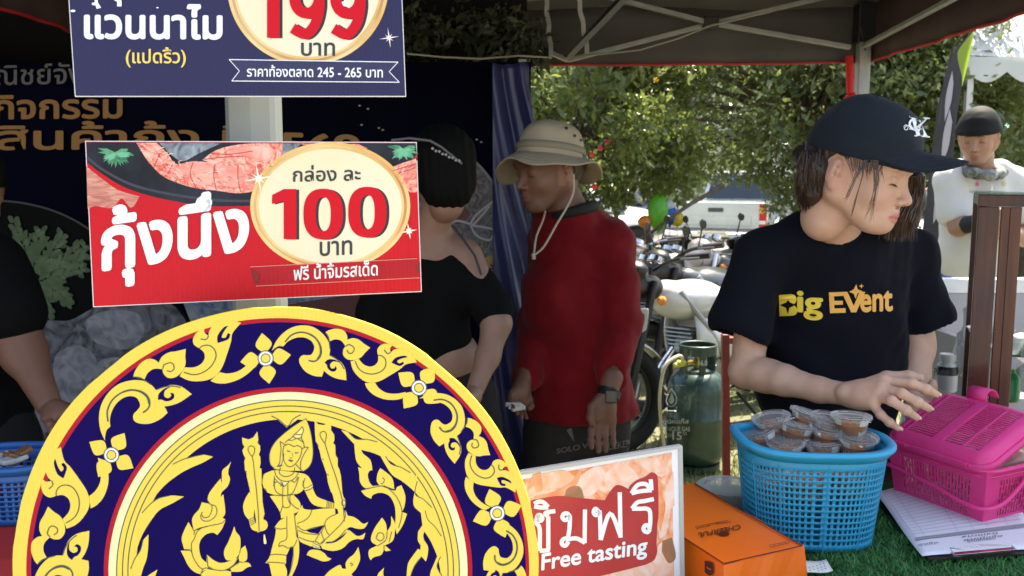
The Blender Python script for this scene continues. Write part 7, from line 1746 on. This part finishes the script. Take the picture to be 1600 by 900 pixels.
# --- motorcycles
M_tyre = mat('tyre', (.012, .012, .012), .85, bump=.3, bs=120); M_chr = mat('chrome', (.72, .72, .72), .12, metal=1); M_met = mat('engine_metal', (.22, .22, .22), .35, metal=.8, var=.6, vs=20)
def motorbike(label, pos, yaw, c_tank, c_panel, c_seat_stripe=None, style=0):
    n0 = set(S.objects); t = thing('motorcycle', label, 'motorcycle', (0, 0, 0), 'motorcycles parked behind the stall')
    Mt = mat('bike_tank_'+style_n(c_tank), c_tank, .22, coat=.8, spec=.6); Mp = mat('bike_panel_'+style_n(c_panel), c_panel, .25, coat=.7); Ms = mat('bike_seat', (.018, .018, .020), .55, bump=.15, bs=80)
    Mbk = mat('bike_black', (.010, .010, .011), .4)
    for (wx, wr) in ((.66, .30), (-.64, .30)):
        q = MB(); q.tube([(wx+math.cos(a)*(wr-.045), 0, wr+math.sin(a)*(wr-.045)) for a in [2*math.pi*k/40 for k in range(40)]], .048, 10, closed=True, flat=1); ty = q.build('tyre', M_tyre, t, smooth='all')
        q = MB(); q.tube([(wx+math.cos(a)*(wr-.092), 0, wr+math.sin(a)*(wr-.092)) for a in [2*math.pi*k/40 for k in range(40)]], .018, 8, closed=True); q.build('rim', M_chr if style else Mbk, t, smooth='all')
        q = MB()
        for k in range(5):
            for d in (-.12, .12): a = 2*math.pi*k/5; q.bar((wx+math.cos(a+d)*.03, 0, wr+math.sin(a+d)*.03), (wx+math.cos(a)*(wr-.10), 0, wr+math.sin(a)*(wr-.10)), .018, .016, (0, 1, 0))
        q.lathe([(.04, -.07), (.045, 0), (.04, .07)], (wx, 0, wr), 14, axis=(0, 1, 0)); q.lathe([(.10, -.052), (.10, -.048), (.04, -.048)], (wx, 0, wr), 24, axis=(0, 1, 0), caps=False); q.build('hub_and_spokes', M_met, t, smooth=True)
        q = MB(); q.grid(lambda u, v: (wx+math.cos(lerp(.35, 2.5, u) if wx > 0 else lerp(.9, 2.9, u))*(wr+.035), (v-.5)*.13, wr+math.sin(lerp(.35, 2.5, u) if wx > 0 else lerp(.9, 2.9, u))*(wr+.035)-.03*(2*v-1)**2), 14, 6); q.build('fender', Mp if wx > 0 else Mbk, t, smooth='all', solid=.004)
    for s_ in (-1, 1):
        q = MB(); q.tube([(.66, s_*.085, .30), (.56, s_*.085, .62), (.46, s_*.085, .92)], [.028, .024, .020], 10); q.build('fork', M_chr if style else Mbk, t, smooth=True)
        q = MB(); q.tube([(-.64, s_*.10, .30), (-.20, s_*.10, .34)], .022, 8); q.build('swingarm', M_met, t, smooth=True)
        q = MB(); q.tube([(-.55, s_*.12, .36), (-.40, s_*.12, .66)], .030, 10); q.build('shock_absorber', mat('spring_grey', (.3, .3, .3), .4, metal=.7, wave=(90, .6, 'Z')), t, smooth=True)
        q = MB(); q.tube(crom([(.44, s_*.05, .98), (.42, s_*.18, 1.03), (.36, s_*.30, 1.05)], [False]*3, False, 5), .011, 8); hb_o = q.build('handlebar', M_chr if style else Mbk, t, smooth=True)
        q = MB(); q.tube([(.385, s_*.26, 1.045), (.325, s_*.37, 1.055)], .018, 10); q.build('grip', Mbk, hb_o, smooth=True)
        q = MB(); q.tube([(.42, s_*.25, 1.04), (.40, s_*.37, 1.045)], .005, 6); q.build('lever', M_met, hb_o, smooth=True)
        q = MB(); q.tube([(.39, s_*.22, 1.05), (.40, s_*.27, 1.17)], .005, 6); q.lathe([(0, -.006), (.026, -.005), (.030, .003), (0, .005)], (.40, s_*.275, 1.185), 18, axis=(-1, 0, .1)); q.build('mirror', Mbk, t, smooth=True)
        s2 = .12*s_; q = MB(); q.grid(lambda u, v: (lerp(.22, -.42, u), s2+s_*.035*math.sin(math.pi*v)*math.sin(math.pi*min(1, u+.15)), lerp(.50+.05*u, .72+.10*u*u, v)-(.06*math.sin(u*3))), 14, 8); q.build('side_panel', Mp, t, smooth='all', solid=.008)
        q = MB(); q.tube(crom([(.30, s_*.10, .86), (.10, s_*.14, .60), (-.05, s_*.13, .36), (-.25, s_*.12, .33)], [False]*4, False, 5), .017, 8); q.build('frame_tube', M_met if style else mat('frame_grey_light', (.35, .35, .35), .35, metal=.5), t, smooth=True)
        q = MB(); q.tube([(-.08, s_*.12, .30), (-.08, s_*.22, .29)], .012, 8); q.build('footpeg', M_tyre, t, smooth=True)
        q = MB(); q.lathe([(0, 0), (.022, .003), (.026, .02), (.018, .035), (0, .04)], (.46, s_*.16, .82), 12, axis=(1, 0, 0)); q.build('indicator', mat('indicator_orange', (.75, .25, .03), .25), t, smooth=True)
    s = SDF((-.2, -.17, .55), (.55, .17, 1.0), .012); s.ell((.16, 0, .80), (.25, .135, .115), .03); s.ell((.02, 0, .77), (.15, .10, .09), .03); s.ell((.32, 0, .84), (.10, .10, .08), .03); sdf_obj('fuel_tank', [s.mesh()], Mt, t, None)
    s = SDF((-.85, -.17, .62), (.15, .17, 1.0), .012); s.chain([(-.02, 0, .775), (-.25, 0, .765), (-.45, 0, .80), (-.68, 0, .86)], [.085, .098, .085, .05], .03); s.cap((-.25, -.06, .775), (-.25, .06, .775), .08, .08, .03); s.half((0, 0, .70), (0, 0, -1)); sdf_obj('seat', [s.mesh()], Ms, t, None)
    if c_seat_stripe:
        for s_ in (-1, 1): q = MB(); q.grid(lambda u, v: (lerp(.08, -.66, u), s_*(.112-.02*u), lerp(.73, .765, v)+.08*u), 10, 2); q.build('stripe', mat('bike_stripe', c_seat_stripe, .25, coat=.7), t, smooth='all', solid=.012)
    s = SDF((-1.0, -.12, .6), (-.4, .12, 1.0), .012); s.cap((-.50, 0, .78), (-.84, 0, .88), .075, .035, .02); sdf_obj('tail', [s.mesh()], Mp, t, None)
    q = MB(); q.lathe([(0, 0), (.03, .004), (.034, .016), (0, .02)], (-.88, 0, .86), 14, axis=(-1, 0, .2)); q.build('tail_light', mat('lamp_red', (.5, .01, .01), .2), t, smooth=True)
    q = MB(); q.lathe([(0, -.10), (.05, -.09), (.082, -.02), (.086, 0), (0, .004)], (.60, 0, .90), 24, axis=(1, 0, 0)); q.build('headlight', M_chr if style else Mbk, t, smooth=True)
    s = SDF((.25, -.17, .70), (.75, .17, 1.15), .012); s.cap((.42, 0, .88), (.58, 0, .90), .07, .085, .03); s.ell((.54, 0, .98), (.075, .10, .06), .03); s.cap((.60, -.05, .84), (.68, 0, .80), .05, .03, .03); s.ell((.50, 0, 1.08), (.03, .16, .16), 0, 's') if False else None; sdf_obj('front_cowl', [s.mesh()], Mbk if style == 0 else Mp, t, None)
    for s_ in (-1, 1): q = MB(); q.lathe([(.036, 0), (.040, .003), (.040, .03), (.034, .034), (0, .032)], (.42, s_*.045, 1.02), 20, axis=(-.5, 0, 1)); q.build('gauge', M_chr, t, smooth=True)
    q = MB(); q.box((.05, 0, .40), (.30, .22, .20)); q.box((.12, 0, .55), (.16, .17, .16), Matrix.Rotation(R(-20), 3, 'Y')); en = q.build('engine', M_met, t, bevel=.02); en['kind'] = 'stuff' if False else en.get('kind', '') or 'part'; del en['kind']
    q = MB()
    for k in range(6): q.box((.12+.006*k, 0, .49+.024*k), (.20, .21, .008), Matrix.Rotation(R(-20), 3, 'Y'))
    q.build('cooling_fins', M_met, t)['kind'] = 'stuff'
    for s_ in (-1, 1): q = MB(); q.lathe([(.085, 0), (.08, .02), (0, .025)], (.02, s_*.11, .40), 20, axis=(0, s_, 0)); q.build('engine_cover', M_met, t, smooth=True)
    q = MB(); q.tube(crom([(.20, -.08, .52), (.30, -.10, .36), (.10, -.13, .20), (-.25, -.15, .24)], [False]*4, False, 5), .022, 10); q.tube([(-.25, -.15, .24), (-.35, -.16, .27), (-.78, -.17, .38)], [.03, .048, .044], 14); q.build('exhaust', M_chr, t, smooth=True)
    q = MB(); q.bar((-.10, .10, .26), (-.22, .26, .02), .016); q.build('side_stand', Mbk, t)
    t.location = pos; t.rotation_euler = (R(4), 0, yaw); return t
def style_n(c): return {0: 'dark', 1: 'white', 2: 'red', 3: 'pale'}[0 if max(c) < .1 else (1 if min(c) > .5 else (2 if c[0] > c[2]*3 else 3))]
hp1 = P(1032, 360, 4.75)
def bike_at(hpix, Yh, yaw):            # place so that the bar centre falls on the wanted ray
    h_ = P(hpix[0], hpix[1], Yh); c, s_ = math.cos(yaw), math.sin(yaw); return (h_.x-.42*c, h_.y-.42*s_, 0)
yw = R(180+30)
motorbike('nearest motorcycle, white side panels and black seat, behind the man in red', bike_at((1030, 360), 4.75, yw), yw, (.58, .58, .56), (.62, .62, .60))
yw2 = R(180+28); motorbike('dark motorcycle with a red seat stripe, second behind the stall', bike_at((1062, 372), 5.5, yw2), yw2, (.045, .055, .055), (.03, .035, .035), (.50, .012, .04))
yw3 = R(180+50); motorbike('pale-cowled motorcycle furthest left in the row', bike_at((1002, 352), 6.1, yw3), yw3, (.45, .38, .35), (.62, .52, .48), None, 1)
yw4 = R(180+35); motorbike('far motorcycle with chrome bars half hidden by her shoulder', bike_at((1122, 385), 6.6, yw4), yw4, (.02, .02, .022), (.35, .35, .36), None, 1)
# number plate panel on the nearest one
pn = thing('number_panel', 'white rounded number panel with a zero on the nearest motorcycle', 'panel', tuple(P(1004, 502, 4.35)))
pl_ = vplane(P(992, 500, 4.38), P(1016, 500, 4.35)); A = Art(pl_, 0); A.fill('994,486 1008,482 1013,486 1010,512 1006,518 992,522 990,516'); A.build('plate', mat('plate_white', (.62, .62, .60), .4), pn).modifiers.new('t', 'SOLIDIFY').thickness = .006
A = Art(pl_, .006); A.line('1001,490 998,500 998,510 1004,509 1006,498 1005,491 1001,490', 2.2); A.build('zero', MATS['print_ink'], pn)

# --- parked vehicles
def wheel(t, x, y, r, w_, side):
    q = MB(); q.tube([(x+math.cos(a)*(r-.09), y, r+math.sin(a)*(r-.09)) for a in [2*math.pi*k/32 for k in range(32)]], .10, 10, closed=True, flat=1); wo = q.build('wheel', M_tyre, t, smooth='all')
    q = MB(); q.lathe([(0, .03), (.06, .035), (.10, .01), (r-.14, .02), (r-.12, .05)], (x, y, r), 24, axis=(0, side, 0)); q.build('rim', M_met, wo, smooth=True)
M_cg = mat('car_glass', (.012, .016, .02), .06, spec=.8)
def pickup(label, pos, yaw, col):
    t = thing('pickup_truck', label, 'pickup truck', (0, 0, 0)); Mb = mat('paint_silver', col, .28, metal=.4, coat=.8, var=.3, vs=3); W2 = .86
    q = MB(); q.box((-1.55, 0, .86), (1.9, W2*2, .50)); q.build('bed', Mb, t, bevel=.05)
    q = MB(); q.box((-2.515, 0, .88), (.05, W2*2-.24, .46)); tg = q.build('tailgate', Mb, t, bevel=.02)
    q = MB(); q.box((-2.548, 0, .98), (.02, .26, .07)); q.build('handle', mat('handle_dark', (.05, .05, .05), .4), tg, bevel=.008)
    q = MB(); q.box((-2.546, 0, .80), (.012, W2*2-.5, .16)); q.build('panel_press', Mb, tg, bevel=.006)
    q = MB(); q.tube([(-2.60, -.85, .56), (-2.70, -.55, .56), (-2.70, .55, .56), (-2.60, .85, .56)], .095, 10, flat=.75); q.box((-2.70, 0, .62), (.18, .5, .03)); q.build('bumper', M_chr, t, smooth=True)
    for s_ in (-1, 1):
        q = MB(); q.box((-2.50, s_*.79, .90), (.07, .13, .40)); tl = q.build('tail_light', mat('lamp_red', (.5, .01, .01), .2), t, bevel=.015); q = MB(); q.box((-2.535, s_*.79, .98), (.02, .11, .10)); q.build('lens', mat('lamp_amber', (.7, .3, .04), .2), tl, bevel=.004)
        q = MB(); q.box((-2.535, s_*.79, .78), (.02, .11, .06)); q.build('lens', mat('lamp_clear', (.7, .7, .68), .2), tl, bevel=.004)
        q = MB(); q.grid(lambda u, v: (-1.55+math.cos(math.pi*u)*.42, s_*(W2+.012), .40+math.sin(math.pi*u)*(.36+.07*v)), 16, 2); q.build('wheel_arch', Mb, t, solid=.03, smooth='all')
    q = MB(); q.box((.25, 0, .78), (1.75, W2*2, .62)); q.box((1.75, 0, .80), (1.35, W2*2-.04, .50)); q.build('lower_body', Mb, t, bevel=.06)
    q = MB(); prof = [(-.62, 1.08), (-.50, 1.66), (.55, 1.68), (1.12, 1.08)]
    q.add([(x, s_*(.80 if z < 1.3 else .68), z) for s_ in (-1, 1) for x, z in prof], [(0, 1, 2, 3), (7, 6, 5, 4), (0, 4, 5, 1), (1, 5, 6, 2), (2, 6, 7, 3), (3, 7, 4, 0)]); q.build('cab', Mb, t, bevel=.05)
    for s_ in (-1, 1): q = MB(); q.add([(x, s_*(.805 if z < 1.3 else .70), z) for x, z in ((-.48, 1.12), (-.40, 1.56), (.48, 1.58), (.92, 1.12))], [(0, 1, 2, 3)]); q.build('side_window', M_cg, t, solid=.02)
    q = MB(); q.add([(-.625, -.70, 1.14), (-.625, .70, 1.14), (-.53, .60, 1.58), (-.53, -.60, 1.58)], [(0, 1, 2, 3)]); q.build('rear_window', M_cg, t, solid=.02)
    q = MB(); q.add([(1.09, -.70, 1.14), (1.09, .70, 1.14), (.60, .60, 1.62), (.60, -.60, 1.62)], [(0, 1, 2, 3)]); q.build('windscreen', M_cg, t, solid=.02)
    for x in (-1.55, 1.75):
        for s_ in (-1, 1): wheel(t, x, s_*.76, .36, .2, s_)
    t.location = pos; t.rotation_euler = (0, 0, yaw); return t
def car(label, pos, yaw, col, nm, cat='car', h=1.5):
    t = thing('parked_car', label, cat, (0, 0, 0)); Mb = mat(nm, col, .25, metal=.3, coat=.9)
    s = SDF((-2.3, -.95, .15), (2.3, .95, 1.8), .035); s.cap((-1.75, 0, .70), (1.75, 0, .66), .42, .38, .1)
    s.D[:] = 1; 
    s.ell((0, 0, .62), (2.25, .92, .48), .1); s.ell((-.15, 0, h-.48), (1.45, .76, .50), .12); s.ell((1.3, 0, .66), (.95, .86, .34), .1); s.ell((-1.4, 0, .74), (.85, .86, .42), .1)
    for x in (-1.35, 1.35):
        for sg in (-1, 1): s.cap((x, sg*.72, .33), (x, sg*1.2, .33), .38, .38, 0, 's')
    s.half((0, 0, .24), (0, 0, -1)); sdf_obj('body', [s.mesh()], Mb, t, None)
    for x in (-1.35, 1.35):
        for s_ in (-1, 1): wheel(t, x, s_*.74, .33, .2, s_)
    for s_ in (-1, 1):
        for (x0, x1) in ((-1.05, -.22), (-.15, .65)): q = MB(); q.grid(lambda u, v: (lerp(x0, x1, u)-(.12*v if x1 > 0 else -.05*v), s_*(.80-.20*v+.01), lerp(.96, h-.17, v)), 6, 4); q.build('side_window', M_cg, t, smooth='all', solid=.03)
        q = MB(); q.box((2.05, s_*.62, .70), (.16, .28, .12)); q.build('headlight', mat('lamp_clear', (.7, .7, .68), .2), t, bevel=.03)
        q = MB(); q.box((-2.10, s_*.64, .80), (.12, .24, .14)); q.build('tail_light', mat('lamp_red', (.5, .01, .01), .2), t, bevel=.03)
        q = MB(); q.box((.78, s_*.92, 1.0), (.10, .18, .11)); q.build('mirror', Mb, t, bevel=.03)
    q = MB(); q.grid(lambda u, v: (lerp(1.22, .72, v), lerp(-.66, .66, u)*(1-.12*v), lerp(.98, h-.10, v)), 6, 5); q.build('windscreen', M_cg, t, smooth='all', solid=.03)
    q = MB(); q.grid(lambda u, v: (lerp(-1.62, -1.28, v), lerp(-.62, .62, u)*(1-.12*v), lerp(.98, h-.12, v)), 6, 5); q.build('rear_window', M_cg, t, smooth='all', solid=.03)
    q = MB(); q.box((2.15, 0, .50), (.1, 1.0, .16)); q.build('grille', M_blk, t, bevel=.02)
    t.location = pos; t.rotation_euler = (0, 0, yaw); return t
# pickup: the tailgate faces the stall and a little left
ya = R(62); tgc = P(1118, 330, 15.2); pickup('silver pickup truck with its tailgate towards the stall', (tgc.x+2.55*math.cos(ya), tgc.y+2.55*math.sin(ya), 0), ya, (.52, .56, .56))
c1 = P(1035, 330, 14.5); car('white hatchback with dark windows left of the pickup', (c1.x-1.75, c1.y+1.5, 0), R(12), (.66, .68, .66), 'paint_white')
c2 = P(940, 320, 19); car('dark car in the far left of the car park', (c2.x, c2.y, 0), R(10), (.05, .05, .055), 'paint_black')
c3 = P(1225, 325, 14); car('grey car nose beside the pickup, cut by her shoulder', (c3.x+2.6, c3.y+1.6, 0), R(230), (.20, .21, .22), 'paint_grey')
c4 = P(1600, 262, 12.5); car('white car behind the man in the white T-shirt', (c4.x+.6, 12.8, 0), R(190), (.70, .72, .70), 'paint_white', h=1.6)
c5 = P(1345, 310, 17); car('pale car far behind her cap', (c5.x, c5.y+1, 0), R(5), (.50, .53, .55), 'paint_bluegrey')
# teal awning far right
aw = thing('awning', 'teal-roofed market awning far behind the man in white', 'awning', (8.0, 14.6, 0)); q = MB(); a0 = P(1500, 228, 14); q.grid(lambda u, v: (lerp(a0.x-.3, a0.x+4, u), 14+v*2, 2.25+.45*v), 6, 3); q.build('roof', mat('awning_teal', (.05, .32, .28), .6, trans=.2), aw, solid=.02)
for x in (a0.x-.2, a0.x+3.9): MB().bar((x, 14.1, 0), (x, 14.1, 2.27), .06, .06, (0, 1, 0)).build('post', M_post, aw)
# balloons and toys by the bikes
for (px, py, r_, col, nm, lab, asp) in ((1029, 332, .085, (.16, .60, .05), 'balloon_green', 'tall lime green balloon behind the motorcycles', 1.75), (1047, 336, .060, (.03, .16, .62), 'balloon_blue', 'blue balloon next to the green one', 1.3), (1058, 342, .055, (.80, .60, .04), 'balloon_yellow', 'yellow balloon at the right of the cluster', 1.1), (1008, 346, .06, (.85, .30, .02), 'balloon_orange', 'orange balloon at the left of the cluster', .8), (1044, 322, .05, (.75, .78, .80), 'balloon_white', 'white balloon above the blue one', 1.0)):
    c = P(px, py, 7.0); q = MB(); q.lathe([(0, -r_*asp-.02), (.012, -r_*asp-.015), (.006, -r_*asp)]+[(r_*math.cos(a), r_*asp*math.sin(a)) for a in [R(-80+k*17) for k in range(10)]]+[(0, r_*asp)], c, 20); q.tube([(c.x, c.y, c.z-r_*asp-.02), (c.x+.02, c.y, c.z-.45), (c.x, c.y+.03, .62)], .0025, 5)
    tag(q.build('balloon', mat(nm, col, .25, trans=.35, spec=.6), smooth=True), lab, 'balloon', 'balloons behind the motorcycles')
bs_ = thing('balloon_box', 'cardboard box holding the balloon strings behind the motorcycles', 'box', (P(1030, 400, 7).x, 7.0, 0)); MB().box((P(1030, 400, 7).x, 7.0, .31), (.6, .3, .62)).build('carton', mat('card_brown', (.30, .20, .12), .8), bs_, bevel=.01)
# red and white paddle sign, blue bin, leaning pole
sg = thing('round_sign', 'small red and white lettered sign behind her cap brim', 'sign', tuple(P(1458, 420, 5.6))); psn = Plane(P(1458, 297, 5.6), (-.1, -1, 0)); A = Art(psn, 0); A.fill('1443,302 1450,293 1462,290 1476,292* 1477,310* 1460,310 1448,308'); A.build('board', mat('sign_white', (.75, .75, .75), .5), sg).modifiers.new('t', 'SOLIDIFY').thickness = .01
A = Art(psn, .008); A.raw('1450,292* 1477,292* 1477,298* 1446,299*'); A.build('red_band', mat('sign_red', (.6, .03, .05), .5), sg); A = Art(psn, .010); A.text('HAPPY', (1451, 298), (1474, 298), 4.5, .02); A.build('lettering', MATS['sign_white'], sg)
A = Art(psn, .010); A.text('SALE', (1452, 307.5), (1472, 307.5), 6, .03); A.build('lettering', MATS['sign_red'], sg); MB().bar(psn.hit(1460, 310), Vector((psn.hit(1460, 310).x, 5.6, 0)), .02, .02, (0, 1, 0)).build('stick', M_post, sg)
bn = P(1463, 400, 4.9); q = MB(); q.lathe([(.16, 0), (.21, .58), (.225, .60), (.225, .64), (.20, .64), (.19, .60), (.15, .02), (0, .02)], (bn.x, 4.9, P(1460, 384, 4.9).z-.64), 28, caps=False)
q.lathe([(.12, 0), (.12, P(1460, 384, 4.9).z-.64)], (bn.x, 4.9, 0), 16); tag(q.build('bin', mat('bin_blue', (.01, .10, .50), .4), smooth=True), 'bright blue plastic bin between her shoulder and the man in white', 'bin')
q = MB(); q.tube([P(1452, 375, 5.2), P(1478, 318, 5.3), P(1486, 300, 5.32)], .012, 8); q.tube([P(1452, 375, 5.2), Vector((P(1452, 375, 5.2).x-.2, 5.0, 0))], .012, 8); tag(q.build('pole', mat('pole_pale', (.5, .48, .45), .5), smooth=True), 'slanting pale pole behind the blue bin', 'pole')
yw5 = R(180+70); motorbike('shadowed motorcycle behind the feather flag', bike_at((1468, 330), 6.4, yw5), yw5, (.02, .02, .022), (.25, .02, .03), None, 1)
# white chair behind the display case
chx = P(1590, 440, 4.6); cw = thing('plastic_chair', 'white plastic chair behind the display case', 'chair', (chx.x+.1, 4.7, 0)); M_pc = mat('chair_white', (.75, .75, .73), .4)
q = MB(); q.box((chx.x+.12, 4.7, .44), (.42, .42, .03)); q.build('seat', M_pc, cw, bevel=.01)
for x in (-.06, .30):
    for y in (4.52, 4.88): MB().bar((chx.x+x, y, 0), (chx.x+x, y, .43), .035, .035, (0, 1, 0)).build('leg', M_pc, cw, bevel=.005)
q = MB(); q.tube(crom([(chx.x-.08, 4.88, .44), (chx.x-.10, 4.92, .72), (chx.x-.02, 4.93, .86), (chx.x+.26, 4.93, .86), (chx.x+.34, 4.92, .72), (chx.x+.32, 4.88, .44)], [False]*6, False, 5), .017, 8); q.build('back_frame', M_pc, cw, smooth=True)
for k in range(4): MB().box((chx.x+.02+k*.07, 4.915, .64), (.03, .012, .40)).build('back_slat', M_pc, cw, bevel=.003)
# low branch crossing above the pale motorcycle
q = MB(); q.tube([P(985, 382, 6.9), P(1020, 362, 6.8), P(1045, 342, 6.8), P(1080, 318, 6.9), P(1130, 290, 7.3)], [.011, .013, .014, .016, .02], 7); tag(q.build('branch', M_bark, smooth=True), 'bare low branch crossing in front of the balloons', 'branch')
